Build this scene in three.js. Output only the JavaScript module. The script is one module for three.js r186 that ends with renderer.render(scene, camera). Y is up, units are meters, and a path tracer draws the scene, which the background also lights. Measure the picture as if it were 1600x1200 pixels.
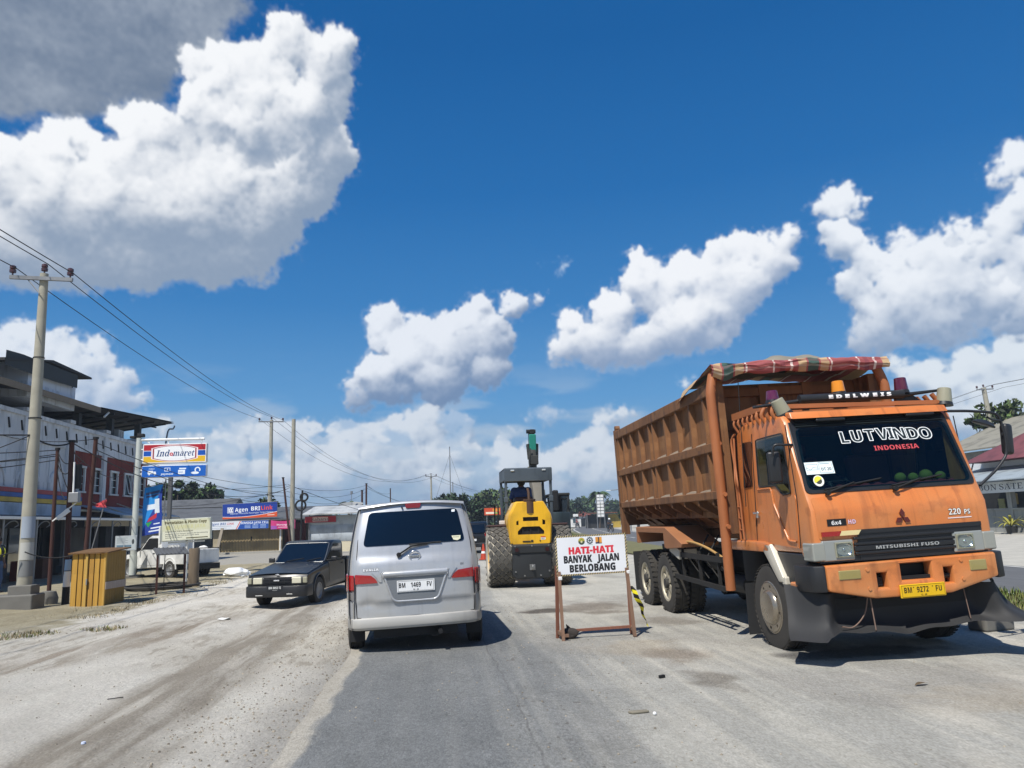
import * as THREE from 'three';
import { RoundedBoxGeometry } from 'three/addons/geometries/RoundedBoxGeometry.js';
import { mergeGeometries, mergeVertices, toCreasedNormals } from 'three/addons/utils/BufferGeometryUtils.js';
import { Brush, Evaluator, SUBTRACTION } from 'three-bvh-csg';
import { MarchingCubes } from 'three/addons/objects/MarchingCubes.js';

// ---------- camera, sky, sun, exposure (metres, y up; the road runs along -z) ----------
const R = (d) => (d * Math.PI) / 180;
const scene = new THREE.Scene();
const camera = new THREE.PerspectiveCamera(53.13, 4 / 3, 0.05, 4000);
camera.position.set(0, 1.655, 0);
camera.rotation.order = 'YXZ';
camera.rotation.set(R(10.17), R(-6), R(-2.0));
const renderer = new THREE.WebGLRenderer({ antialias: true });
renderer.toneMapping = THREE.LinearToneMapping;
renderer.toneMappingExposure = 1.12;
scene.fog = new THREE.FogExp2(0xb8c8d8, 0.0006);
renderer.shadowMap.enabled = true;
const SUN = new THREE.Vector3(-0.313, 0.839, 0.446).normalize();
const sun = new THREE.DirectionalLight(new THREE.Color(1.0, 0.95, 0.87), 4.9);
sun.name = 'sun';
sun.position.copy(SUN).multiplyScalar(80);
sun.castShadow = true;
sun.shadow.mapSize.set(4096, 4096);
Object.assign(sun.shadow.camera, { left: -45, right: 45, top: 45, bottom: -45, near: 1, far: 220 });
scene.add(sun);

let seedState = 1234567;
const rnd = () => { seedState = (seedState + 0x6d2b79f5) | 0; let t = Math.imul(seedState ^ (seedState >>> 15), 1 | seedState); t = (t + Math.imul(t ^ (t >>> 7), 61 | t)) ^ t; return ((t ^ (t >>> 14)) >>> 0) / 4294967296; };
const seed = (s) => { seedState = s | 0; };
const rr = (a, b) => a + (b - a) * rnd();
const clamp = (x, a = 0, b = 1) => (x < a ? a : x > b ? b : x);
const sstep = (a, b, x) => { const t = clamp((x - a) / (b - a)); return t * t * (3 - 2 * t); };
const lerp = (a, b, t) => a + (b - a) * t;
const NT = new Float32Array(65536);
for (let i = 0; i < 65536; i++) NT[i] = rnd();
const vn = (x, y) => {
  const xi = Math.floor(x), yi = Math.floor(y), fx = x - xi, fy = y - yi, u = fx * fx * (3 - 2 * fx), v = fy * fy * (3 - 2 * fy);
  const a = ((xi & 255) << 8), b = (((xi + 1) & 255) << 8), c = yi & 255, d = (yi + 1) & 255;
  return (NT[a | c] * (1 - u) + NT[b | c] * u) * (1 - v) + (NT[a | d] * (1 - u) + NT[b | d] * u) * v;
};
const fbm = (x, y, o = 4) => { let s = 0, a = 0.5, n = 0; for (let i = 0; i < o; i++) { s += a * vn(x, y); n += a; a *= 0.5; x = x * 2.03 + 17.3; y = y * 2.03 + 5.1; } return s / n; };
const lin1 = (c) => (c <= 0.04045 ? c / 12.92 : Math.pow((c + 0.055) / 1.055, 2.4));
const lin = (r, g, b) => [lin1(r / 255), lin1(g / 255), lin1(b / 255)];

// Cumulus clouds: each is a list of lobes [azimuth, elevation, radius] in degrees round the place.
const CLOUDS = {
  A: [[-14.9,25.4,2.2], [-16.2,26.6,1.8], [-17.5,25.8,1.7], [-18.3,26.9,1.4], [-26.5,22.4,2.8], [-28.6,22.1,2.2], [-24.3,20.9,3.6], [-20.2,26.2,2.3], [-21.7,23.0,3.1], [-16.5,31.2,1.7], [-15.7,28.7,2.8], [-13.3,31.0,2.8], [-10.9,33.6,1.8], [-7.0,33.6,1.4], [-8.3,32.2,2.0], [-7.5,30.0,1.6], [-11.3,28.4,3.5], [-8.4,26.1,2.2], [-7.5,26.9,1.7], [-9.8,24.3,2.7], [-13.1,22.8,3.6], [-11.6,21.1,2.0], [-13.2,19.5,2.1], [-12.6,18.0,1.1], [-16.0,19.0,2.6], [-17.9,21.8,4.1], [-20.6,18.5,2.8], [-23.7,17.7,2.3], [-26.7,17.7,2.6], [-28.8,18.2,2.9], [-25.0,25.4,1.5]],
  B: [[-28.5,31.1,4.4], [-23.5,32.7,4.3], [-18.9,34.4,3.1], [-26.4,28.7,2.8], [-29.3,27.6,2.4], [-22.1,30.4,2.6], [-16.7,35.0,1.9], [-20.1,32.3,1.9], [-24.0,28.5,1.8], [-18.0,33.1,1.1]],
  C: [[-27.1,12.7,1.3], [-25.1,12.0,1.4], [-23.0,12.2,1.0], [-23.3,10.9,1.3], [-26.2,10.7,1.9], [-21.2,10.4,1.0], [-28.3,11.1,1.8], [-24.7,9.4,1.9], [-22.1,9.1,1.4], [-20.0,8.9,0.7], [-27.5,9.2,1.9], [-26.0,8.1,1.9], [-23.1,7.4,1.6]],
  D: [[-3.3,15.1,1.4], [-3.6,13.9,1.4], [-1.2,14.1,1.6], [0.8,14.8,1.0], [3.5,15.2,1.6], [6.2,16.0,1.1], [4.7,13.6,2.0], [1.5,12.9,2.3], [-1.7,12.0,2.1], [-3.8,10.8,2.0], [-5.5,9.4,1.3], [0.7,10.5,2.2], [4.1,11.2,1.7], [-2.7,9.6,1.4], [8.2,16.3,0.6]],
  E: [[16.1,17.2,1.7], [14.0,15.0,1.8], [10.7,14.5,1.2], [10.0,12.6,1.4], [12.7,12.7,2.1], [17.5,16.1,1.9], [19.9,17.1,1.8], [21.9,18.7,1.2], [21.3,16.7,1.9], [24.0,18.6,1.5], [25.4,19.1,1.0], [27.2,19.2,0.9], [25.9,17.5,1.5], [23.5,16.0,1.9], [22.0,14.3,1.8], [18.7,13.7,2.5], [20.9,12.6,1.5], [15.8,12.3,1.8], [13.8,11.7,1.1], [9.5,11.5,0.8]],
  F: [[10.3,18.9,0.6], [9.9,18.4,0.4], [8.7,19.0,0.3], [31.1,17.5,0.4]],
  G: [[41.5,20.9,1.3], [40.3,20.3,0.9], [41.5,18.2,1.5], [34.3,17.6,0.9], [33.5,16.9,0.6], [36.5,16.4,1.4], [35.2,15.1,1.6], [34.4,13.5,1.7], [32.7,12.5,1.5], [31.3,11.8,1.0], [37.3,13.7,2.2], [39.4,13.1,1.9], [36.3,11.6,1.8], [40.2,11.3,1.7], [38.7,15.9,1.3], [39.9,17.0,1.3], [41.0,15.2,1.4], [34.0,11.5,1.2]],
  H: [[37.4,8.7,1.4], [39.8,8.6,1.7], [34.4,8.4,1.3], [38.6,7.1,1.8], [35.8,7.2,1.4], [33.0,9.3,0.9], [40.4,5.7,2.1], [37.3,5.2,1.9], [35.2,5.4,1.2], [18.8,9.4,0.5], [19.5,9.5,0.4]],
  I: [[-18,3.2,2.2], [-14,3,2.4], [-10.5,2.6,2.2], [-7,3,2.4], [-3,2.6,2.2], [1,2.4,2.2], [5,2.8,2.4], [8.5,2.4,2.2], [12,2.6,2.2], [15,3,2], [-22,3.4,2], [-14.3,6.2,1.5], [-13.1,7.3,0.9], [-14.9,5.1,1.6], [-11.6,6.2,1.6], [-8.9,7.2,1.0], [-9.6,5.7,1.6], [-6.4,5.7,1.9], [-3.6,6.1,1.8], [-0.1,7.2,1.9], [-1.8,6.1,1.7], [2.3,6.9,1.0], [1.1,5.1,2.0], [-1.8,4.0,2.0], [-5.0,3.8,2.0], [-8.2,3.7,2.0], [-11.3,3.7,2.0], [-14.3,3.8,1.6], [8.4,7.6,1.0], [7.3,7.5,0.6], [9.8,7.6,0.5], [12.8,7.3,1.0], [14.3,7.4,0.8], [12.0,5.6,1.3], [10.6,4.3,1.5], [13.4,4.2,1.8], [5.9,6.5,0.8], [4.8,4.5,1.5], [2.9,3.6,1.8], [7.2,3.5,1.8], [9.5,2.4,1.8], [-16.8,5.8,0.9], [-18.7,7.1,0.8], [-18.8,5.7,0.9], [13.2,1.8,1.8], [-16.7,3.6,1.5]],
};
function makeSky() {
  const W = 4096, H = 2048, data = new Float32Array(W * H * 4), px = W / 360;
  const stops = [[-90, lin(120, 122, 118)], [-3, lin(140, 150, 158)], [0, lin(150, 176, 198)], [4, lin(124, 166, 202)], [9, lin(94, 152, 204)], [16, lin(60, 126, 188)], [24, lin(38, 107, 173)], [34, lin(26, 93, 158)], [50, lin(22, 86, 148)], [90, lin(20, 82, 145)]];
  for (let y = 0; y < H; y++) {
    const el = ((y + 0.5) / H) * 180 - 90, ce = Math.cos(R(el)), se = Math.sin(R(el));
    let k = 0; while (k < stops.length - 2 && el > stops[k + 1][0]) k++;
    const t = clamp((el - stops[k][0]) / (stops[k + 1][0] - stops[k][0])), A = stops[k][1], B = stops[k + 1][1];
    for (let x = 0; x < W; x++) {
      const rd = ((x + 0.5) / W - 0.5) * 2 * Math.PI, c = Math.cos(rd) * ce * SUN.x + se * SUN.y + Math.sin(rd) * ce * SUN.z;
      const glow = el > 0 ? 1 + 1.6 * Math.pow(Math.max(0, c), 14) : 1, i = (y * W + x) * 4;
      for (let q = 0; q < 3; q++) data[i + q] = lerp(A[q], B[q], t) * glow * 0.93;
      if (el > -1 && el < 13) { const az = (x / W) * 360, hz = 0.55 * sstep(0.42, 0.72, fbm(az * 0.22 + 3, el * 0.9 + 7, 5)) * sstep(13, 6, el) * sstep(-1, 1, el), hc = [0.46, 0.54, 0.63]; for (let q = 0; q < 3; q++) data[i + q] = lerp(data[i + q], hc[q], hz); }
      data[i + 3] = 1;
    }
  }
  // lit colour, shade colour, opacity, edge softness in degrees, child size
  const TONE = {
    A: [lin(244, 246, 249), lin(138, 156, 180), 1, 0.5, 1], B: [lin(166, 176, 190), lin(112, 128, 150), 0.96, 1.6, 1.1], C: [lin(228, 234, 242), lin(150, 172, 202), 0.93, 0.5, 1],
    D: [lin(232, 237, 245), lin(112, 138, 174), 0.97, 0.35, 0.9], E: [lin(240, 243, 248), lin(134, 156, 188), 1, 0.4, 0.9], F: [lin(205, 220, 238), lin(140, 175, 215), 0.75, 0.6, 0.9], G: [lin(234, 239, 246), lin(130, 154, 186), 1, 0.5, 1],
    H: [lin(222, 230, 238), lin(148, 170, 198), 0.95, 0.6, 1], I: [lin(216, 223, 232), lin(122, 150, 184), 0.92, 0.6, 1],
  };
  function cloud(key, shift, mirror, sd) {
    seed(sd);
    const [litC, shC, opac, edge, cs] = TONE[key], puffs = [], flat = key === 'B';
    let e0 = 0, n0 = 0; for (const l of CLOUDS[key]) { e0 += l[1]; n0++; }
    e0 /= n0; const ce = Math.cos(R(e0));
    const add = (x, y, r, z, lvl, base) => {
      puffs.push([x, y, r, z]);
      if (lvl > 2 || r < 0.16) return;
      const n = lvl === 0 ? 13 : 6;
      for (let i = 0; i < n; i++) {
        const a = rnd() * 6.283, d = r * rr(0.45, 1.0), dy = Math.sin(a) * d, low = dy < -0.25 * r;
        const q = r * rr(0.22, 0.5) * cs * (low ? 0.7 : 1);
        add(x + Math.cos(a) * d, y + dy * (low ? 0.8 : 1), q, z + Math.sqrt(Math.max(0, r * r - d * d)) * 0.75, lvl + 1, base);
      }
    };
    let x0 = 1e9, x1 = -1e9, y0 = 1e9, y1 = -1e9;
    for (const [a, e, r] of CLOUDS[key]) { const az = (mirror ? -a : a) * ce; add(az, e, r * 0.9, 0, 0); x0 = Math.min(x0, az - r * 1.7); x1 = Math.max(x1, az + r * 1.7); y0 = Math.min(y0, e - r * 1.7); y1 = Math.max(y1, e + r * 1.7); }
    y0 = Math.max(y0, -1);
    const S = px / ce > 13 ? 13 : px / ce, w = Math.ceil((x1 - x0) * S), h = Math.ceil((y1 - y0) * S), hb = new Float32Array(w * h).fill(-1);
    for (const [x, y, r, z] of puffs) {
      const cx = (x - x0) * S, cy = (y - y0) * S, q = r * S;
      for (let j = Math.max(0, Math.floor(cy - q)); j <= Math.min(h - 1, cy + q); j++) for (let i = Math.max(0, Math.floor(cx - q)); i <= Math.min(w - 1, cx + q); i++) {
        const d = q * q - (i - cx) * (i - cx) - (j - cy) * (j - cy);
        if (d > 0) { const v = z + Math.sqrt(d) / S; if (v > hb[j * w + i]) hb[j * w + i] = v; }
      }
    }
    const at = (b, i, j) => b[clamp(j, 0, h - 1) * w + clamp(i, 0, w - 1)];
    const bil = (b, x, y) => { const i = Math.floor(x), j = Math.floor(y), u = x - i, v = y - j; return (at(b, i, j) * (1 - u) + at(b, i + 1, j) * u) * (1 - v) + (at(b, i, j + 1) * (1 - u) + at(b, i + 1, j + 1) * u) * v; };
    const blur = (b, r) => {
      let s = b;
      for (const [dx, dy] of [[1, 0], [0, 1]]) { const o = new Float32Array(w * h); for (let j = 0; j < h; j++) for (let i = 0; i < w; i++) { let a = 0; for (let k = -r; k <= r; k++) a += at(s, i + dx * k, j + dy * k); o[j * w + i] = a / (2 * r + 1); } s = o; }
      return s;
    };
    const soft = blur(hb, 1), hw = new Float32Array(w * h), sc = flat ? 0.45 : 1;
    for (let j = 0; j < h; j++) for (let i = 0; i < w; i++) {
      const X = i / S + sd, Y = j / S;
      const wx = (fbm(X * 1.1, Y * 1.1, 5) - 0.5) * 1.5 + (fbm(X * 4, Y * 4, 3) - 0.5) * 0.35, wy = (fbm(X * 1.1 + 40, Y * 1.1 + 9, 5) - 0.5) * 1.5 + (fbm(X * 4 + 7, Y * 4 + 3, 3) - 0.5) * 0.35;
      let v = bil(soft, i + wx * S * 0.62, j + wy * S * 0.62);
      hw[j * w + i] = v > -0.9 ? v + (fbm(X * 1.7 + 90, Y * 1.7, 5) - 0.5) * 0.8 * sc : -1;
    }
    const hs = blur(hw, 1), hB = blur(hw, Math.round(1.3 * S)), hC = blur(blur(hw, Math.round(0.36 * S)), Math.round(0.36 * S)), hD = blur(hB, Math.round(0.9 * S));
    const caz = R((x0 + x1) / 2 / ce + shift), rgt = [Math.cos(caz), 0, Math.sin(caz)], Lx = rgt[0] * SUN.x + rgt[2] * SUN.z, Lz0 = -(Math.sin(caz) * SUN.x - Math.cos(caz) * SUN.z);
    const Ly = SUN.y, Lz = Math.max(0.3, Lz0), bil2 = (x, y) => at(hs, Math.round(x), Math.round(y));
    const rowTop = y1 - 1, rowBase = y0 + 1.2;
    for (let py = 0; py < H; py++) {
      const el = ((py + 0.5) / H) * 180 - 90; if (el < y0 || el > y1) continue;
      const j = (el - y0) * S;
      const u0 = Math.floor((((x0 / ce + shift - 90) / 360 + 0.5) % 1) * W), un = Math.ceil(((x1 - x0) / ce) * px);
      for (let k = 0; k < un; k++) {
        const pxx = (((u0 + k) % W) + W) % W, i = ((k / px) * ce) * S; if (i >= w - 1) continue;
        const v = bil(hw, i, j), vC = bil(hC, i, j); if (vC < -0.96) continue;
        const X = i / S + sd, Y = j / S, wis = fbm(X * 3.1 + 3, Y * 3.1 + 8, 5) - 0.5;
        const low = 1 - clamp((el - rowBase) / (0.45 * (rowTop - rowBase)));
        const vm = Math.max(0, lerp(v, bil(hC, i, j), 0.35) + 0.24 + wis * 0.9); let al = sstep(0, 1, (vm * vm) / (edge * (2.0 + 2.8 * low)) + clamp(vm * 1.4) * wis * 0.6 * (flat ? 0.55 : 1.3 + 1.2 * low));
        if (flat) al = sstep(0, 1, (bil(hC, i, j) + 0.6) / 2.2 + wis * 0.7);
        const halo = flat ? 0 : 0.42 * sstep(0.25, 1.05, (vC + 0.95) / 1.5 + wis * 1.3); al += (1 - al) * halo;
        if (key === 'I') al *= 0.5 + 0.5 * sstep(0.34, 0.54, fbm(X * 0.5 + 5, Y * 0.95 + 2, 5));
        if (el < 2.5) al *= 0.35 + 0.65 * sstep(0, 2.5, el);
        if (al <= 0.003) continue;
        const gx = (bil(hs, i + 1, j) - bil(hs, i - 1, j)) * S * 0.5, gy = (bil(hs, i, j + 1) - bil(hs, i, j - 1)) * S * 0.5, gX = (bil(hC, i + 2, j) - bil(hC, i - 2, j)) * S * 0.25, gY = (bil(hC, i, j + 2) - bil(hC, i, j - 2)) * S * 0.25;
        const gU = (bil(hD, i + 3, j) - bil(hD, i - 3, j)) * S / 6, gV = (bil(hD, i, j + 3) - bil(hD, i, j - 3)) * S / 6;
        const nx = -(gx * 0.07 + gX * 0.6 + gU * 0.75), ny = -(gy * 0.07 + gY * 0.6 + gV * 0.75), nl = 1 / Math.sqrt(nx * nx + ny * ny + 0.8);
        const lam = clamp(((nx * Lx + ny * Ly + 0.9 * Lz) * nl) * 0.62 + 0.4);
        let oc = 0; for (let s = 1; s <= 10; s++) { const q = s * s * 0.035 + s * 0.06; oc += clamp(bil2(i + Lx * q * S, j + Ly * q * S) - v - q * Lz * 0.55, 0, 0.6); }
        const ao = clamp(0.5 + (v - bil(hB, i, j)) * 0.5, 0, 1), hgt = clamp((el - y0 - 1) / (y1 - y0 - 2));
        let L = lam * (0.45 + 0.55 * Math.exp(-oc * 0.8)) * (0.62 + 0.38 * ao);
        L = flat ? 0.1 + 0.45 * L + wis * 0.35 + 1.3 * (fbm(X * 0.16 + 2, Y * 0.3 + 8, 4) - 0.42) : clamp(L * 1.22 * (0.6 + 0.5 * sstep(0.0, 0.62, hgt)) * (0.66 + 0.62 * fbm(X * 0.42 + 11, Y * 0.6 + 4, 4)) + wis * 0.2);
        L = clamp(lerp(L, 0.62, (1 - al) * 0.6));
        const o = (py * W + pxx) * 4, A = al * opac, Ls = sstep(-0.05, 1.1, L);
        for (let q = 0; q < 3; q++) data[o + q] = lerp(data[o + q], lerp(shC[q], litC[q], Ls) * 0.93, A);
      }
    }
  }
  let sd = 11;
  for (const key of ['I', 'H', 'C', 'D', 'F', 'G', 'E', 'B', 'A']) cloud(key, 0, false, sd++);
  for (const [sh, mir] of [[72, true], [140, false], [205, true], [275, false]]) for (const key of ['I', 'D', 'E', 'G', 'A']) cloud(key, sh, mir, sd++);
  const t = new THREE.DataTexture(data, W, H, THREE.RGBAFormat, THREE.FloatType);
  t.mapping = THREE.EquirectangularReflectionMapping; t.magFilter = THREE.LinearFilter; t.wrapS = THREE.RepeatWrapping; t.needsUpdate = true;
  return t;
}
scene.background = makeSky();
scene.environment = scene.background;
// ---------- helpers ----------
const col = (c) => new THREE.Color().setRGB(...(Array.isArray(c) ? lin(...c) : [c, c, c]));
// periodic noise tiles, 1 tile = `m` metres
const vnp = (x, y, p) => { const xi = Math.floor(x), yi = Math.floor(y), fx = x - xi, fy = y - yi, u = fx * fx * (3 - 2 * fx), v = fy * fy * (3 - 2 * fy), w = (k) => ((k % p) + p) % p, g = (i, j) => NT[((w(i) & 255) << 8) | (w(j) & 255)]; return (g(xi, yi) * (1 - u) + g(xi + 1, yi) * u) * (1 - v) + (g(xi, yi + 1) * (1 - u) + g(xi + 1, yi + 1) * u) * v; };
const fbmp = (x, y, p, o = 4) => { let s = 0, a = 0.5, n = 0; for (let i = 0; i < o; i++) { s += a * vnp(x + i * 3, y + i * 7, p); n += a; a *= 0.5; x *= 2; y *= 2; p *= 2; } return s / n; };
function tile(n, m, fn, srgb = false) {
  const d = new Uint8Array(n * n * 4);
  for (let y = 0; y < n; y++) for (let x = 0; x < n; x++) { const v = fn(x / n, y / n), i = (y * n + x) * 4; for (let q = 0; q < 3; q++) d[i + q] = clamp(Array.isArray(v) ? v[q] : v, 0, 255); d[i + 3] = 255; }
  const t = new THREE.DataTexture(d, n, n, THREE.RGBAFormat); t.wrapS = t.wrapT = THREE.RepeatWrapping; t.magFilter = THREE.LinearFilter; t.repeat.set(1 / m, 1 / m); if (srgb) t.colorSpace = THREE.SRGBColorSpace; t.needsUpdate = true; return t;
}
const rep = (t, u, v) => { const c = t.clone(); c.repeat.set(1 / u, 1 / v); c.needsUpdate = true; return c; };
const grime = tile(512, 2.2, (u, v) => { const a = fbmp(u * 4, v * 4, 4, 6), b = fbmp(u * 24 + 3, v * 3, 24, 4); return 255 * clamp(1.02 - 0.32 * sstep(0.45, 0.8, a) - 0.14 * sstep(0.5, 0.85, b)); });
const dustMap = tile(512, 1.6, (u, v) => { const a = fbmp(u * 5, v * 5, 5, 6); return [255 * (0.72 + 0.28 * a), 255 * (0.7 + 0.28 * a), 255 * (0.66 + 0.28 * a)]; });
const roughMap = tile(256, 1.3, (u, v) => 255 * (0.55 + 0.45 * fbmp(u * 6, v * 6, 6, 5)));
const fineBump = tile(512, 0.5, (u, v) => 255 * (0.6 * fbmp(u * 16, v * 16, 16, 4) + 0.4 * rnd()));
const rustMap = tile(1024, 2.6, (u, v) => {
  const a = fbmp(u * 3, v * 3, 3, 6), b = fbmp(u * 40 + 9, v * 3, 40, 4), c = fbmp(u * 9 + 5, v * 9, 9, 5), s = sstep(0.5, 0.72, a) * 0.55 + sstep(0.52, 0.75, b) * 0.5, d = sstep(0.55, 0.75, c) * 0.5;
  const k = clamp(s); let r = lerp(132, 92, k), g = lerp(90, 62, k), bl = lerp(54, 42, k);
  r = lerp(r, 196, d * 0.5); g = lerp(g, 148, d * 0.5); bl = lerp(bl, 96, d * 0.5); const n = 0.9 + 0.2 * rnd() * 0.6; return [r * n, g * n, bl * n];
}, true);
// vehicle paint with dust and streaks that thicken towards the ground (v is the height)
const paintMap = (base, dust, dark, top) => tile(1024, top, (u, v) => { const y = v, a = fbmp(u * 5, v * 5, 5, 6), b = fbmp(u * 50 + 9, v * 3, 50, 4), c = fbmp(u * 20, v * 20, 20, 4), d = clamp(0.5 * sstep(0.42, 0.72, a) + sstep(0.5, 0.05, y) * 0.55 * (0.4 + a)), k = 0.3 * sstep(0.52, 0.78, b) + 0.22 * sstep(0.62, 0.75, c), n = 0.97 + 0.06 * rnd(); return [0, 1, 2].map((q) => lerp(lerp(base[q], dust[q], d * 0.7), dark[q], k) * n); }, true);
const plasterMap = tile(512, 4, (u, v) => { const a = fbmp(u * 4, v * 4, 4, 6), b = fbmp(u * 30 + 3, v * 3, 30, 4); return 255 * clamp(1.0 - 0.2 * sstep(0.45, 0.75, a) - 0.22 * sstep(0.52, 0.8, b)); });
const woodMap = tile(512, 0.8, (u, v) => { const g = fbmp(u * 40, v * 2, 40, 4), b = fbmp(u * 4, v * 3, 4, 4); return 255 * clamp(0.68 + 0.3 * g + 0.12 * b - 0.05); });
const concMap = tile(512, 1.5, (u, v) => 255 * clamp(0.68 + 0.3 * fbmp(u * 6, v * 6, 6, 6) + 0.06 * (rnd() - 0.5)));

function M(c, rough = 0.7, metal = 0, o = {}) {
  const { tri = true, phys, ...rest } = o;
  const m = phys || o.clearcoat || o.transmission ? new THREE.MeshPhysicalMaterial({ color: col(c), roughness: rough, metalness: metal, ...rest }) : new THREE.MeshStandardMaterial({ color: col(c), roughness: rough, metalness: metal, ...rest });
  m.userData.tri = tri; return m;
}
const nonIdx = (g) => { const q = g.index ? g.toNonIndexed() : g; for (const k of Object.keys(q.attributes)) if (!['position', 'normal', 'uv', 'color'].includes(k)) q.deleteAttribute(k); if (!q.attributes.uv) q.setAttribute('uv', new THREE.BufferAttribute(new Float32Array(q.attributes.position.count * 2), 2)); if (!q.attributes.normal) q.computeVertexNormals(); return q; };
function uvBox(g) {
  const p = g.attributes.position, n = g.attributes.normal, uv = g.attributes.uv;
  for (let i = 0; i < p.count; i += 3) {
    const ax = Math.abs(n.getX(i)) + Math.abs(n.getX(i + 1)), ay = Math.abs(n.getY(i)) + Math.abs(n.getY(i + 1)), az = Math.abs(n.getZ(i)) + Math.abs(n.getZ(i + 1));
    for (let k = i; k < i + 3 && k < p.count; k++) { if (ay > ax && ay > az) uv.setXY(k, p.getX(k), p.getZ(k)); else if (ax > az) uv.setXY(k, p.getZ(k), p.getY(k)); else uv.setXY(k, p.getX(k), p.getY(k)); }
  }
  return g;
}
const used = {};
function numbered(n) { const k = (used[n] = (used[n] ?? -1) + 1); return k ? `${n}_${String(k).padStart(3, '0')}` : n; }
function obj(name, geos, mat, parent = scene) {
  let list = (Array.isArray(geos) ? geos.flat(3) : [geos]).map(nonIdx);
  if (!list.some((g) => g.attributes.color)) for (const g of list) if (g.attributes.color) g.deleteAttribute('color');
  const g = list.length > 1 ? mergeGeometries(list, false) : list[0];
  if (mat.userData.tri) uvBox(g);
  const m = new THREE.Mesh(g, mat); m.name = parent === scene ? numbered(name) : name; m.castShadow = m.receiveShadow = true; parent.add(m); return m;
}
function tag(o, label, category, group, kind) { if (label) o.userData.label = label; if (category) o.userData.category = category; if (group) o.userData.group = group; if (kind) o.userData.kind = kind; return o; }
function thing(name, label, category, [x, y, z] = [0, 0, 0], turn = 0, group) { const o = new THREE.Group(); o.name = numbered(name); o.position.set(x, y, z); o.rotation.y = turn; scene.add(o); return tag(o, label, category, group); }
function sub(name, parent) { const o = new THREE.Group(); o.name = name; parent.add(o); return o; }
const struct = (name, geos, mat) => tag(obj(name, geos, mat), null, null, null, 'structure');
const stuff = (name, geos, mat, label, category) => tag(obj(name, geos, mat), label, category, null, 'stuff');
function dup(root, pos, turn, label) { const r = root.clone(); r.name = numbered(root.name.replace(/_\d{3}$/, '')); r.position.set(...pos); r.rotation.y = turn; r.userData = { ...root.userData }; if (label) r.userData.label = label; scene.add(r); return r; }

const T = (g, x = 0, y = 0, z = 0, rx = 0, ry = 0, rz = 0) => { if (rx) g.rotateX(rx); if (ry) g.rotateY(ry); if (rz) g.rotateZ(rz); return g.translate(x, y, z); };
const box = (w, h, d, x = 0, y = 0, z = 0, rx = 0, ry = 0, rz = 0) => T(new THREE.BoxGeometry(w, h, d), x, y, z, rx, ry, rz);
const rbox = (w, h, d, x = 0, y = 0, z = 0, r = 0.02, rx = 0, ry = 0, rz = 0) => T(new RoundedBoxGeometry(w, h, d, 2, Math.min(r, w / 2.01, h / 2.01, d / 2.01)), x, y, z, rx, ry, rz);
const cylY = (r0, r1, h, x = 0, y = 0, z = 0, n = 16) => new THREE.CylinderGeometry(r1, r0, h, n).translate(x, y + h / 2, z);
const cylX = (r, w, x = 0, y = 0, z = 0, n = 24, r2 = r) => new THREE.CylinderGeometry(r, r2, w, n).rotateZ(Math.PI / 2).translate(x, y, z);
const cylZ = (r, w, x = 0, y = 0, z = 0, n = 24, r2 = r) => new THREE.CylinderGeometry(r2, r, w, n).rotateX(Math.PI / 2).translate(x, y, z);
const V = (a) => (a.isVector3 ? a : new THREE.Vector3(...a));
function rod(a, b, r = 0.02, n = 8, r2 = r) { a = V(a); b = V(b); const d = b.clone().sub(a), g = new THREE.CylinderGeometry(r2, r, d.length(), n); g.applyQuaternion(new THREE.Quaternion().setFromUnitVectors(new THREE.Vector3(0, 1, 0), d.normalize())); return g.translate((a.x + b.x) / 2, (a.y + b.y) / 2, (a.z + b.z) / 2); }
function bar(a, b, w, h) { a = V(a); b = V(b); const d = b.clone().sub(a), g = new THREE.BoxGeometry(w, h, d.length()); const m = new THREE.Matrix4().lookAt(b, a, new THREE.Vector3(0, 1, 0.001)); g.applyMatrix4(m); return g.translate((a.x + b.x) / 2, (a.y + b.y) / 2, (a.z + b.z) / 2); }
const tube = (pts, r = 0.02, n = 24, k = 7, closed = false, ten = 0.5) => new THREE.TubeGeometry(new THREE.CatmullRomCurve3(pts.map(V), closed, 'catmullrom', ten), n, r, k, closed);
const shapeOf = (pts, holes = []) => { const s = new THREE.Shape(pts.map((p) => new THREE.Vector2(...p))); for (const h of holes) s.holes.push(new THREE.Path(h.map((p) => new THREE.Vector2(...p)))); return s; };
function roundPoly(pts, r, n = 4) {
  const out = [];
  pts.forEach((p, i) => {
    const a = pts[(i + pts.length - 1) % pts.length], b = pts[(i + 1) % pts.length], va = [a[0] - p[0], a[1] - p[1]], vb = [b[0] - p[0], b[1] - p[1]], la = Math.hypot(...va), lb = Math.hypot(...vb), q = Math.min(Array.isArray(r) ? r[i] : r, la * 0.45, lb * 0.45);
    const A = [p[0] + (va[0] / la) * q, p[1] + (va[1] / la) * q], B = [p[0] + (vb[0] / lb) * q, p[1] + (vb[1] / lb) * q];
    if (q < 1e-4) { out.push(p); return; }
    for (let k = 0; k <= n; k++) { const t = k / n; out.push([(1 - t) ** 2 * A[0] + 2 * t * (1 - t) * p[0] + t * t * B[0], (1 - t) ** 2 * A[1] + 2 * t * (1 - t) * p[1] + t * t * B[1]]); }
  });
  return out;
}
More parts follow.
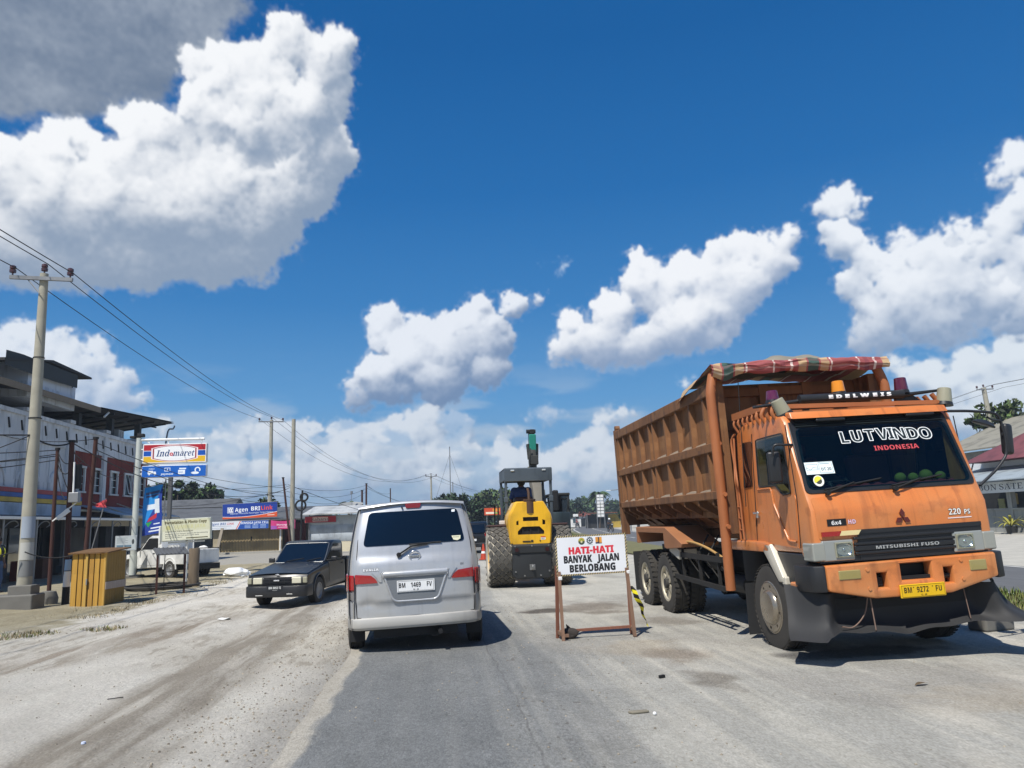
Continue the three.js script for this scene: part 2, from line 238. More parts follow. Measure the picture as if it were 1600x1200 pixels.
// extrusions: shape in (x,y) along z; in (z,y) across x; in (x,z) up y. Each is centred (or from y0) and keeps its outline with a bevel.
function prismZ(pts, depth, z = 0, bev = 0, holes) { const b = Math.min(bev, depth / 2.2); return new THREE.ExtrudeGeometry(shapeOf(pts, holes), { depth: depth - 2 * b, bevelEnabled: b > 0, bevelSize: b, bevelOffset: -b, bevelThickness: b, bevelSegments: 2, curveSegments: 6 }).translate(0, 0, z - depth / 2 + b); }
const prismX = (pts, width, x = 0, bev = 0, holes) => prismZ(pts, width, 0, bev, holes).rotateY(-Math.PI / 2).translate(x, 0, 0);
const prismY = (pts, h, y0 = 0, bev = 0, holes) => prismZ(pts, h, 0, bev, holes).rotateX(Math.PI / 2).translate(0, y0 + h / 2, 0);
// a grid surface from fn(u,v) -> [x,y,z], u,v in 0..1
function sheet(fn, nu, nv, flip = false) {
  const p = [], uv = [], ix = [];
  for (let j = 0; j <= nv; j++) for (let i = 0; i <= nu; i++) { p.push(...fn(i / nu, j / nv)); uv.push(i / nu, j / nv); }
  for (let j = 0; j < nv; j++) for (let i = 0; i < nu; i++) { const a = j * (nu + 1) + i, b = a + 1, c = a + nu + 1, d = c + 1; flip ? ix.push(a, c, b, b, c, d) : ix.push(a, b, c, b, d, c); }
  const g = new THREE.BufferGeometry(); g.setAttribute('position', new THREE.Float32BufferAttribute(p, 3)); g.setAttribute('uv', new THREE.Float32BufferAttribute(uv, 2)); g.setIndex(ix); g.computeVertexNormals(); return g;
}
// a slab laid on a surface S(a,b,offset): the outline poly is in (a,b) and is y-monotone
function patch(poly, S, off = 0.003, thick = 0.006, nu = 12, nv = 10) {
  let y0 = 1e9, y1 = -1e9; for (const p of poly) { y0 = Math.min(y0, p[1]); y1 = Math.max(y1, p[1]); }
  const span = (y) => { let l = 1e9, r = -1e9; poly.forEach((p, i) => { const q = poly[(i + 1) % poly.length]; if ((p[1] - y) * (q[1] - y) <= 0) { if (p[1] === q[1]) { l = Math.min(l, p[0], q[0]); r = Math.max(r, p[0], q[0]); return; } const x = p[0] + ((y - p[1]) / (q[1] - p[1])) * (q[0] - p[0]); l = Math.min(l, x); r = Math.max(r, x); } }); return [l, r]; };
  const ys = [...new Set([...poly.map((p) => p[1]), ...Array.from({ length: nv + 1 }, (_, k) => y0 + ((y1 - y0) * k) / nv)])].sort((a, b) => a - b), rows = [ys[0]];
  for (const y of ys) if (y - rows[rows.length - 1] > 0.0015) rows.push(y);
  rows[0] = y0 + 1e-4; rows[rows.length - 1] = y1 - 1e-4;
  const f = (o) => (u, v) => { const y = rows[Math.round(v * (rows.length - 1))], [l, r] = span(y); return S(lerp(l, r, u), y, o); };
  const n = rows.length - 1, top = sheet(f(off + thick), nu, n), geos = [top];
  const edge = (u) => sheet((a, v) => f(a < 0.5 ? off : off + thick)(u, v), 1, n, u === 0 ? false : true); geos.push(edge(0), edge(1));
  for (const v of [0, 1]) geos.push(sheet((u, b) => f(b < 0.5 ? off : off + thick)(u, v), nu, 1, v === 1));
  return geos;
}
function lathe(pts, n = 32) { return new THREE.LatheGeometry(pts.map((p) => new THREE.Vector2(...p)), n); }
function smooth(g, a = 0.7) { return toCreasedNormals(g.index ? g.toNonIndexed() : g, a); }
// canvas prints
function canvas(w, h, draw, srgb = true) { const c = document.createElement('canvas'); c.width = w; c.height = h; const x = c.getContext('2d'); draw(x, w, h); const t = new THREE.CanvasTexture(c); if (srgb) t.colorSpace = THREE.SRGBColorSpace; t.anisotropy = 8; return t; }
function txt(x, s, cx, cy, size, o = {}) { x.save(); x.translate(cx, cy); x.transform(o.sx ?? 1, 0, o.skew ?? 0, o.sy ?? 1, 0, 0); x.font = `${o.weight ?? 'bold'} ${size}px ${o.font ?? 'sans-serif'}`; x.textAlign = o.align ?? 'center'; x.textBaseline = 'middle'; if (o.stroke) { x.lineWidth = o.lw ?? 4; x.lineJoin = 'round'; x.strokeStyle = o.stroke; x.strokeText(s, 0, 0); } if (o.fill !== null) { x.fillStyle = o.fill ?? '#000'; x.fillText(s, 0, 0); } x.restore(); }
const printMat = (t, rough = 0.5, o = {}) => { const m = new THREE.MeshStandardMaterial({ map: t, roughness: rough, ...o }); m.userData.tri = false; return m; };
const decalMat = (t, rough = 0.5, o = {}) => printMat(t, rough, { transparent: true, ...o });
const plane = (w, h, x = 0, y = 0, z = 0, rx = 0, ry = 0, rz = 0) => T(new THREE.PlaneGeometry(w, h), x, y, z, rx, ry, rz);

// shared materials
const mt = {
  blackPlastic: M([34, 35, 37], 0.55, 0, { roughnessMap: roughMap }), blackDusty: M([58, 57, 55], 0.8, 0, { map: dustMap }), rubber: M([62, 60, 57], 0.9, 0, { map: dustMap, bumpMap: fineBump, bumpScale: 0.0015 }),
  dark: M([16, 17, 19], 0.7), frame: M([38, 37, 36], 0.75, 0.1, { map: dustMap }), steel: M([150, 150, 148], 0.42, 0.75, { roughnessMap: roughMap }), chrome: M([215, 216, 218], 0.18, 0.95), zinc: M([140, 142, 144], 0.5, 0.5, { map: grime }),
  lampClear: M([205, 210, 210], 0.12, 0.25, { clearcoat: 1 }), lampDull: M([150, 148, 126], 0.4, 0, { clearcoat: 0.4 }), redLens: M([150, 8, 14], 0.15, 0, { clearcoat: 1 }), amber: M([225, 140, 20], 0.3, 0, { clearcoat: 0.6 }),
  glassDark: M([10, 14, 18], 0.06, 0, { clearcoat: 1, clearcoatRoughness: 0.03 }), conc: M([176, 174, 166], 0.9, 0, { map: concMap, bumpMap: fineBump, bumpScale: 0.002 }), concDark: M([120, 118, 112], 0.92, 0, { map: concMap, bumpMap: fineBump, bumpScale: 0.003 }),
  whitePaint: M([222, 223, 220], 0.5, 0, { map: grime }), white: M([225, 226, 224], 0.55), wire: M([22, 22, 24], 0.7),
};
// ---------- ground, roads, verges ----------
function mapTex(n, m, x0, x1, z0, z1, fn) { // colour map of a ground sheet, in world metres
  const d = new Uint8Array(n * m * 4);
  for (let j = 0; j < m; j++) for (let i = 0; i < n; i++) { const c = fn(lerp(x0, x1, (i + 0.5) / n), lerp(z0, z1, (j + 0.5) / m)), k = (j * n + i) * 4; d[k] = clamp(c[0], 0, 255); d[k + 1] = clamp(c[1], 0, 255); d[k + 2] = clamp(c[2], 0, 255); d[k + 3] = 255; }
  const t = new THREE.DataTexture(d, n, m, THREE.RGBAFormat); t.magFilter = THREE.LinearFilter; t.colorSpace = THREE.SRGBColorSpace; t.needsUpdate = true; return t;
}
const mix3 = (a, b, t) => [lerp(a[0], b[0], t), lerp(a[1], b[1], t), lerp(a[2], b[2], t)];
const groundSheet = (x0, x1, z0, z1, nx, nz, fy, fx) => sheet((u, v) => { let x = lerp(x0, x1, u); const z = lerp(z0, z1, v); if (fx) x = fx(x, z, u); return [x, fy(x, z), z]; }, nx, nz, z1 > z0);
const farTile = tile(512, 30, (u, v) => { const a = fbmp(u * 6, v * 6, 6, 6); return mix3([158, 152, 138], [128, 130, 104], sstep(0.42, 0.7, a)); }, true);
const gm0 = M([255, 255, 255], 1, 0, { map: farTile, tri: true });
struct('ground', new THREE.PlaneGeometry(4000, 4000).rotateX(-Math.PI / 2).translate(0, -0.02, 0), gm0);

const dirtRelief = (x, z) => {
  const e = sstep(-1.25, -1.9, x), w = clamp(1 - (z + 60) / -20);
  const rut = -0.02 * Math.exp(-(((x + 2.05) / 0.28) ** 2)) - 0.022 * Math.exp(-(((x + 3.05) / 0.3) ** 2)) + 0.02 * Math.exp(-(((x + 2.55) / 0.25) ** 2)) + 0.012 * Math.sin(x * 5.2 + fbm(x * 0.5, z * 0.2) * 5);
  return 0.014 + e * (0.055 + rut + (fbm(x * 1.8 + 50, z * 0.9 + 50, 5) - 0.5) * 0.05 + (fbm(x * 7, z * 5, 3) - 0.5) * 0.016);
};
const bandMask = (x, z) => { const n = (fbm(x * 2.2, z * 0.55 + 9, 5) - 0.5) * 0.9; return sstep(-3.35, -3.0, x + n * 0.35) * (1 - sstep(-2.25, -1.85, x + n * 0.45)); };
{
  const fine = (x, z) => rnd() * 26 - 13;
  seed(77);
  const tex = mapTex(1408, 2048, -14, -0.9, -40, 6, (x, z) => {
    const streak = fbm(x * 6 + 3, z * 0.5, 5), big = fbm(x * 0.7, z * 0.45 + 20, 5), med = fbm(x * 3, z * 2.2, 5);
    let c = mix3([207, 202, 190], [192, 186, 172], sstep(0.35, 0.7, big) * 0.8);
    const b1 = bandMask(x, z) * (0.55 + 0.6 * sstep(0.35, 0.62, streak));
    const zz = z + 12.2, b2c = -4.9 + zz * -0.22, b2 = sstep(0.75, 0.2, Math.abs(x - b2c - (big - 0.5) * 1.6)) * sstep(-17, -14.5, z) * (0.5 + 0.7 * sstep(0.4, 0.65, streak));
    c = mix3(c, [150, 142, 128], clamp(b1 * 0.85)); c = mix3(c, [152, 141, 125], clamp(b2 * 0.85));
    c = mix3(c, [206, 202, 190], 0.7 * sstep(0.58, 0.72, fbm(x * 4.5 + 30, z * 0.75 + 4, 4)) * (1 - b1 * 0.4));
    c = mix3(c, [150, 140, 124], 0.5 * sstep(0.5, 0.7, fbm(x * 14 + 70, z * 3 + 14, 4)) * sstep(0.45, 0.6, big));
    const veg = sstep(-6.4, -7.4, x + (med - 0.5) * 1.4); c = mix3(c, [136, 126, 96], veg * 0.75 * sstep(-12, -16, z));
    const edge = sstep(-1.6, -1.2, x + (med - 0.5) * 0.5); c = mix3(c, [152, 148, 140], edge * 0.6);
    const f = fine() * (0.5 + med) + (med - 0.5) * 26; return [c[0] + f, c[1] + f, c[2] + f];
  });
  const m = new THREE.MeshStandardMaterial({ map: tex, roughness: 0.97, bumpMap: fineBump.clone(), bumpScale: 0.02 }); m.userData.tri = false; m.bumpMap.repeat.set(26, 92); m.bumpMap.needsUpdate = true;
  struct('dirt_shoulder', groundSheet(-14, -0.9, -40, 6, 160, 420, dirtRelief), m);
}
// our carriageway: new dark lane on the left, dusty worn surface on the right
{
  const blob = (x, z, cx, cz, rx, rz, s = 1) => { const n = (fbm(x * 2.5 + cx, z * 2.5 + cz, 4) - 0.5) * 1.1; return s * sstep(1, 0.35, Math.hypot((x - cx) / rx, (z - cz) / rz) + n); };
  seed(99);
  const crackX = (z) => 0.69 + 0.02 * z * 0.6 + 0.11 + (fbm(z * 1.7, 3.3, 4) - 0.5) * 0.12;
  const tex = mapTex(1536, 2048, -1.3, 9.6, -34, 4, (x, z) => {
    const st = fbm(x * 9 + 7, z * 0.35, 5), st2 = fbm(x * 30 + 2, z * 0.8 + 3, 3), big = fbm(x * 0.55 + 9, z * 0.3 + 31, 5), med = fbm(x * 3.2, z * 2.4, 5);
    const dust = clamp(sstep(0.35, 2.6, x + (big - 0.5) * 1.6) * 0.78 + 0.2 * sstep(0.4, 0.75, st) * sstep(-0.2, 1.2, x) + 0.25 * sstep(-11, -15, z) + 0.05 * sstep(0.45, 0.65, st));
    let c = mix3([112, 114, 113], [172, 169, 158], dust);
    c = mix3(c, [184, 179, 166], 0.8 * sstep(0.55, 0.72, fbm(x * 1.5 + 60 + z * 0.16, z * 0.32, 4)) * sstep(1.2, 3, x));
    c = mix3(c, [144, 141, 133], 0.6 * sstep(0.52, 0.66, fbm(x * 1.1 + 10 - z * 0.12, z * 0.45 + 80, 5)) * sstep(0.6, 2, x));
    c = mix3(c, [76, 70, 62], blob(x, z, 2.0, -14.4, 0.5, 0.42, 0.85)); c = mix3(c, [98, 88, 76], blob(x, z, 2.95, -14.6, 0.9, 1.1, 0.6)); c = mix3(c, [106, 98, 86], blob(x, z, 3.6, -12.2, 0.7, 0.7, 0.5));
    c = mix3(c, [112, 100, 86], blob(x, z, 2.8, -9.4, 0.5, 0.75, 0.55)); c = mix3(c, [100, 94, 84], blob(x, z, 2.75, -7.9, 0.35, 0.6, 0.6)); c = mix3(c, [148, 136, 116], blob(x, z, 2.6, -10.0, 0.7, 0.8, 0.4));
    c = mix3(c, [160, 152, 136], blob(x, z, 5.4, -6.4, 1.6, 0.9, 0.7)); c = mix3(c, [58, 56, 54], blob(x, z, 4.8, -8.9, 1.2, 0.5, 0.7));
    const cr = Math.abs(x - crackX(z)); if (z > -14) c = mix3(c, [72, 71, 69], 0.5 * sstep(0.014, 0.004, cr) * (0.4 + 0.6 * vn(z * 5, 4)));
    c = mix3(c, [86, 82, 76], 0.6 * sstep(0.88, 0.92, vn(x * 22 + 5, z * 13)) * sstep(0.5, 0.62, fbm(x * 1.3 + 20, z * 0.8, 3)) * sstep(0.5, 0.9, x) * (1 - sstep(1.6, 2.2, x)));
    const e = sstep(-1.03, -1.14, x + (med - 0.5) * 0.16 + (st2 - 0.5) * 0.08); c = mix3(c, [178, 171, 156], e * 0.85);
    const f = (rnd() - 0.5) * 30 * (0.5 + st2) + (med - 0.5) * 20 + (fbm(x * 40, z * 40, 2) - 0.5) * 22; return [c[0] + f, c[1] + f, c[2] + f];
  });
  const m = new THREE.MeshStandardMaterial({ map: tex, roughness: 0.9, bumpMap: fineBump.clone(), bumpScale: 0.009 }); m.userData.tri = false; m.bumpMap.repeat.set(22, 76); m.bumpMap.needsUpdate = true;
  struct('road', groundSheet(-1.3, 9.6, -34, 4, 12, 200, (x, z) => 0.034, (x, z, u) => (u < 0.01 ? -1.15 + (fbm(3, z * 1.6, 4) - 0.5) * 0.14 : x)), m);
  const far = M([128, 126, 119], 0.95, 0, { map: tile(256, 6, (u, v) => 255 * (0.8 + 0.3 * fbmp(u * 20, v * 4, 20, 4) - 0.1)) });
  const cx = (z) => (z > -45 ? 0 : 0.0016 * (z + 45) ** 2);
  struct('far_road', sheet((u, v) => { const z = lerp(-34, -190, v); return [lerp(-1.2, 7.2, u) + cx(z), 0.03, z]; }, 4, 60), far);
}
// right-hand carriageway beyond the grass median, curving away to the right
const rl = new THREE.CatmullRomCurve3([[10.5, 0, 30], [10.5, 0, -20], [11.6, 0, -45], [13.9, 0, -71], [18.3, 0, -101], [24.3, 0, -137], [33, 0, -172], [52, 0, -230]].map(V));
const rrC = new THREE.CatmullRomCurve3([[15.3, 0, 30], [15.5, 0, -20], [17.6, 0, -45], [20.4, 0, -71], [25, 0, -98], [31, 0, -134], [39.5, 0, -168], [58, 0, -228]].map(V));
const across = (s, t, y) => { const a = rl.getPoint(t), b = rrC.getPoint(t); return [lerp(a.x, b.x, s), y, lerp(a.z, b.z, s)]; };
struct('opposite_road', sheet((u, v) => across(u, v, 0.03), 4, 120), M([98, 99, 100], 0.9, 0, { map: tile(256, 5, (u, v) => 255 * (0.82 + 0.3 * fbmp(u * 24, v * 6, 24, 4) - 0.1)) }));
const lineM = M([205, 204, 196], 0.8, 0, { map: grime });
const strip = (s0, s1, t0, t1, n) => sheet((u, v) => across(lerp(s0, s1, u), lerp(t0, t1, v), 0.036), 1, n);
{
  const g = [strip(0.035, 0.06, 0, 1, 120), strip(0.94, 0.965, 0, 1, 120)];
  for (let t = 0.33; t < 0.99; t += 0.026) g.push(strip(0.49, 0.515, t, t + 0.015, 3));
  struct('road_markings', g, lineM);
}
struct('concrete_apron', sheet((u, v) => { const t = v, b = rrC.getPoint(t); return [lerp(b.x - 0.05, b.x + (t < 0.5 ? 24 : 9), u), 0.024, b.z]; }, 6, 60), M([186, 182, 170], 0.95, 0, { map: concMap }));
struct('pale_yard', groundSheet(-19, -7.2, -70, -17.5, 30, 60, (x, z) => 0.02, (x, z, u) => (u > 0.98 ? x + (fbm(2, z * 0.7) - 0.5) * 1.2 + (z < -36 ? 2.5 : 0) : x)), M([162, 158, 147], 0.95, 0, { map: concMap, bumpMap: fineBump, bumpScale: 0.004 }));

// grass: many blades, one object per patch
function blades(name, label, n, place, hmin, hmax, cols, rough = 0.9) {
  const p = [], c = [], nn = [];
  for (let i = 0; i < n; i++) {
    const q = place(); if (!q) continue; const [x, y, z] = q, h = rr(hmin, hmax), a = rnd() * 6.28, w = h * rr(0.03, 0.07) + 0.003, lx = (rnd() - 0.5) * h * 0.9, lz = (rnd() - 0.5) * h * 0.9, ca = Math.cos(a) * w, sa = Math.sin(a) * w, k = cols[(rnd() * cols.length) | 0], v = rr(0.75, 1.2);
    p.push(x - ca, y, z - sa, x + ca, y, z + sa, x + lx * 0.45 + ca * 0.7, y + h * 0.6, z + lz * 0.45 + sa * 0.7, x - ca, y, z - sa, x + lx * 0.45 + ca * 0.7, y + h * 0.6, z + lz * 0.45 + sa * 0.7, x + lx, y + h, z + lz);
    const L = lin(k[0] * v, k[1] * v, k[2] * v); for (let j = 0; j < 6; j++) { c.push(...L); nn.push(lx, h, lz); }
  }
  const g = new THREE.BufferGeometry(); g.setAttribute('position', new THREE.Float32BufferAttribute(p, 3)); g.setAttribute('color', new THREE.Float32BufferAttribute(c, 3)); g.setAttribute('normal', new THREE.Float32BufferAttribute(nn, 3));
  const m = new THREE.MeshStandardMaterial({ vertexColors: true, roughness: rough, side: THREE.DoubleSide }); m.userData.tri = false;
  return stuff(name, g, m, label, 'grass');
}
const dryC = [[150, 134, 98], [134, 118, 84], [118, 108, 70], [108, 106, 66], [160, 146, 112]], greenC = [[86, 108, 44], [104, 120, 54], [72, 96, 38], [128, 130, 70], [110, 112, 60]];
seed(5);
struct('median_soil', sheet((u, v) => { const z = lerp(8, -120, v), a = z > -45 ? 9.0 : 9 + 0.0022 * (z + 45) ** 2, b = rl.getPoint(clamp((30 - z) / 260)).x; const bb = z > -20 ? 10.5 : lerp(10.5, 20, clamp((-20 - z) / 100)); return [lerp(a, bb, u), 0.03 + 0.05 * Math.sin(u * 3.14), z]; }, 6, 60, true), M([112, 110, 72], 1, 0, { map: dustMap }));
blades('median_grass', 'green roadside grass strip between the two carriageways', 26000, () => { const z = -Math.pow(rnd(), 1.5) * 26 + 2; const n = fbm(z * 0.6, 7); const x = lerp(8.75 + n * 0.5, 10.6, rnd()); return [x, 0.03, z]; }, 0.05, 0.16, greenC);
blades('far_median_grass', 'grass patch beside the far bend of the opposite road', 9000, () => { const t = rnd(), z = lerp(-58, -112, t), b = lerp(12.4, 19.5, t * t * 0.5 + t * 0.5); return [lerp(b - 4.5, b, rnd()), 0.03, z]; }, 0.1, 0.28, greenC);
blades('dry_verge_grass', 'dry yellow grass along the edge of the dirt shoulder', 24000, () => { const z = rr(-39, -16.5), n = fbm(z * 0.5, 2.2, 4), x = -7.25 + (z < -28 ? (-28 - z) * 0.14 : 0) + (rnd() + rnd() + rnd() - 1.5) * 0.9 + (n - 0.5) * 1.4; if (fbm(x * 1.4 + 8, z * 1.4, 3) < 0.42) return null; return [x, 0.02, z]; }, 0.02, 0.09, dryC);
for (const [x, z, r, n, l] of [[-7.1, -14.1, 0.55, 1500, 'largest yellowing grass tuft out on the dirt shoulder before the pole footing'], [-5.75, -14.5, 0.28, 420, 'small grass tuft alone in the pale dirt before the yellow hut'], [-5.3, -39, 1.6, 2600, 'rough grass clump at the bank behind the black pickup']])
  blades('grass_tuft', l, n, () => { const a = rnd() * 6.28, q = Math.sqrt(rnd()) * r; return [x + Math.cos(a) * q * 1.5, 0.02, z + Math.sin(a) * q]; }, 0.03, 0.11, dryC.concat(greenC.slice(0, 2)));

// loose gravel on the shoulder and crumbs on the road
{
  const geo = new THREE.IcosahedronGeometry(1, 0); const gp = geo.attributes.position; for (let i = 0; i < gp.count; i++) { const k = 0.75 + 0.5 * vn(gp.getX(i) * 3 + 7, gp.getY(i) * 3 + gp.getZ(i) * 5 + 9); gp.setXYZ(i, gp.getX(i) * k, gp.getY(i) * k * 0.7, gp.getZ(i) * k); } geo.computeVertexNormals();
  const m = M([150, 143, 130], 0.95, 0, { tri: false });
  const scat = (name, label, n, fn) => {
    const im = new THREE.InstancedMesh(geo, m, n), d = new THREE.Object3D(), c = new THREE.Color();
    for (let i = 0; i < n; i++) { const [x, y, z, s] = fn(); d.position.set(x, y, z); d.rotation.set(rnd() * 6, rnd() * 6, rnd() * 6); d.scale.setScalar(s); d.updateMatrix(); im.setMatrixAt(i, d.matrix); const v = rr(0.45, 1.25); c.setRGB(v, v * 0.98, v * 0.94); im.setColorAt(i, c); }
    im.name = name; im.castShadow = im.receiveShadow = true; scene.add(im); tag(im, label, 'gravel', null, 'stuff');
  };
  seed(8);
  scat('shoulder_gravel', 'loose grey gravel scattered between dirt shoulder and dark asphalt edge', 5200, () => { const t = rnd(); const x = t < 0.7 ? -1.15 - Math.pow(rnd(), 1.4) * 1.1 : rr(-7, -1.2), z = -3.4 - Math.pow(rnd(), 1.5) * 20; return [x, dirtRelief(x, z) + 0.001, z, t < 0.7 ? 0.004 + 0.013 * Math.pow(rnd(), 3) : 0.004 + 0.009 * Math.pow(rnd(), 3)]; });
  scat('road_crumbs', 'dark crumbs and pebbles lying on the dusty asphalt', 1300, () => { const x = rnd() < 0.5 ? rr(0.5, 2.2) : rr(-0.9, 8), z = -3.6 - Math.pow(rnd(), 1.4) * 14; return [x, 0.036, z, 0.003 + 0.011 * Math.pow(rnd(), 4)]; });
}
// ---------- wheels ----------
// a wheel standing at (x, r, z): a group part with tyre and rim as its pieces; side -1 = outer face towards -x
function wheel(parent, x, z, r, w, side, o = {}) {
  const g = sub('wheel', parent); g.position.set(x, r, z);
  const rr0 = r * (o.rim ?? 0.56), h = w / 2, sh = r * 0.035;
  const prof = [[rr0, -h * 0.9], [rr0 + sh, -h], [r * 0.86, -h * 1.02], [r * 0.95, -h * 0.94], [r * 0.99, -h * 0.8], [r, -h * 0.6]];
  const gr = o.grooves ?? [-0.35, 0, 0.35];
  for (const k of gr) prof.push([r, h * (k - 0.07)], [r - 0.012, h * (k - 0.055)], [r - 0.012, h * (k + 0.055)], [r, h * (k + 0.07)]);
  prof.push([r, h * 0.6], [r * 0.99, h * 0.8], [r * 0.95, h * 0.94], [r * 0.86, h * 1.02], [rr0 + sh, h], [rr0, h * 0.9]);
  const geos = [smooth(lathe(prof, 56).rotateZ(-Math.PI / 2), 0.5)];
  if (o.lugs) for (let i = 0; i < o.lugs; i++) for (const s of [-1, 1]) { const a = ((i + (s > 0 ? 0.5 : 0)) / o.lugs) * 6.2832, q = new THREE.BoxGeometry(w * 0.3, o.lugH ?? 0.016, ((6.2832 * r) / o.lugs) * 0.6); q.rotateY(s * 0.25); q.translate(s * w * 0.35, r, 0); q.rotateX(a); geos.push(q); }
  obj('tyre', geos, o.tyre ?? mt.rubber, g);
  (o.rimFn ?? steelRim)(g, rr0, h, side, o);
  return g;
}
function steelRim(g, r, h, s, o) {
  const d = s * h;
  obj('rim', [smooth(lathe([[0, d * 0.55], [r * 0.3, d * 0.6], [r * 0.34, d * 0.5], [r * 0.62, d * 0.42], [r * 0.86, d * 0.62], [r * 0.93, d * 0.92], [r, d * 0.95], [r * 1.02, d * 0.9], [r * 1.0, 0]], 40).rotateZ(-Math.PI / 2), 0.5)], o.rimMat ?? mt.zinc, g);
}
// drive wheel with oval hand holes and a hub drum
function truckRearRim(g, r, h, s, o) {
  const d = s * h;
  obj('rim', [smooth(lathe([[r * 0.55, d * 0.15], [r * 0.62, d * 0.32], [r * 0.84, d * 0.5], [r * 0.9, d * 0.88], [r, d * 0.96], [r * 1.03, d * 0.9], [r, 0]], 48).rotateZ(-Math.PI / 2), 0.5), ...Array.from({ length: 6 }, (_, i) => { const q = new THREE.BoxGeometry(0.03, r * 0.62, r * 0.34); q.translate(d * 0.62, r * 0.56, 0); q.rotateX((i / 6) * 6.283); return q; })], mt.lightRim, g);
  obj('hub', [cylX(r * 0.27, 0.14, d * 0.55), cylX(r * 0.4, 0.05, d * 0.45), ...Array.from({ length: 8 }, (_, i) => cylX(0.016, 0.05, d * 0.62, Math.cos(i * 0.785) * r * 0.35, Math.sin(i * 0.785) * r * 0.35, 6))], mt.blackDusty, g);
}
function truckFrontRim(g, r, h, s) {
  const d = s * h, disc = shapeOf(Array.from({ length: 40 }, (_, i) => [Math.cos(i * 0.157) * r * 0.98, Math.sin(i * 0.157) * r * 0.98]));
  for (let k = 0; k < 8; k++) { const a = k * 0.785 + 0.2, p = []; for (let i = 0; i < 12; i++) p.push(new THREE.Vector2(Math.cos(a) * r * 0.84 + Math.cos(i * 0.5236) * r * 0.07, Math.sin(a) * r * 0.84 + Math.sin(i * 0.5236) * r * 0.07)); disc.holes.push(new THREE.Path(p)); }
  obj('rim', [new THREE.ExtrudeGeometry(disc, { depth: 0.012, bevelEnabled: false, curveSegments: 24 }).rotateY(Math.PI / 2).translate(s > 0 ? d * 1.0 : d * 1.0 - 0.012, 0, 0), smooth(lathe([[r * 0.72, d * 1.02], [r * 0.7, d * 1.2], [r * 0.6, d * 1.42], [r * 0.3, d * 1.52], [0, d * 1.54]], 48).rotateZ(-Math.PI / 2), 0.6), smooth(lathe([[r * 0.98, d * 1.0], [r * 1.0, d * 1.08], [r * 1.05, d * 1.02], [r * 1.04, 0]], 48).rotateZ(-Math.PI / 2), 0.5)], mt.dustChrome, g);
  obj('hub', cylX(r * 0.7, 0.05, d * 0.7), mt.dark, g);
}
Object.assign(mt, {
  lightRim: M([196, 190, 172], 0.55, 0.35, { map: dustMap }), dustChrome: M([168, 160, 148], 0.34, 0.75, { map: dustMap, roughnessMap: roughMap }),
  orange: M([255, 255, 255], 0.42, 0, { clearcoat: 0.35, clearcoatRoughness: 0.35, map: paintMap([208, 121, 60], [192, 142, 98], [132, 76, 44], 3.0), roughnessMap: roughMap }), orangeOld: M([172, 106, 64], 0.62, 0, { map: dustMap }),
  rust: M([255, 255, 255], 0.75, 0.05, { map: rustMap, bumpMap: fineBump, bumpScale: 0.0015 }), dumpOrange: M([164, 112, 76], 0.6, 0, { map: dustMap }),
  ws: M([150, 186, 188], 0.03, 0, { transmission: 1, thickness: 0, ior: 1.5 }), flap: M([42, 43, 45], 0.7, 0, { map: dustMap, side: THREE.DoubleSide }),
});
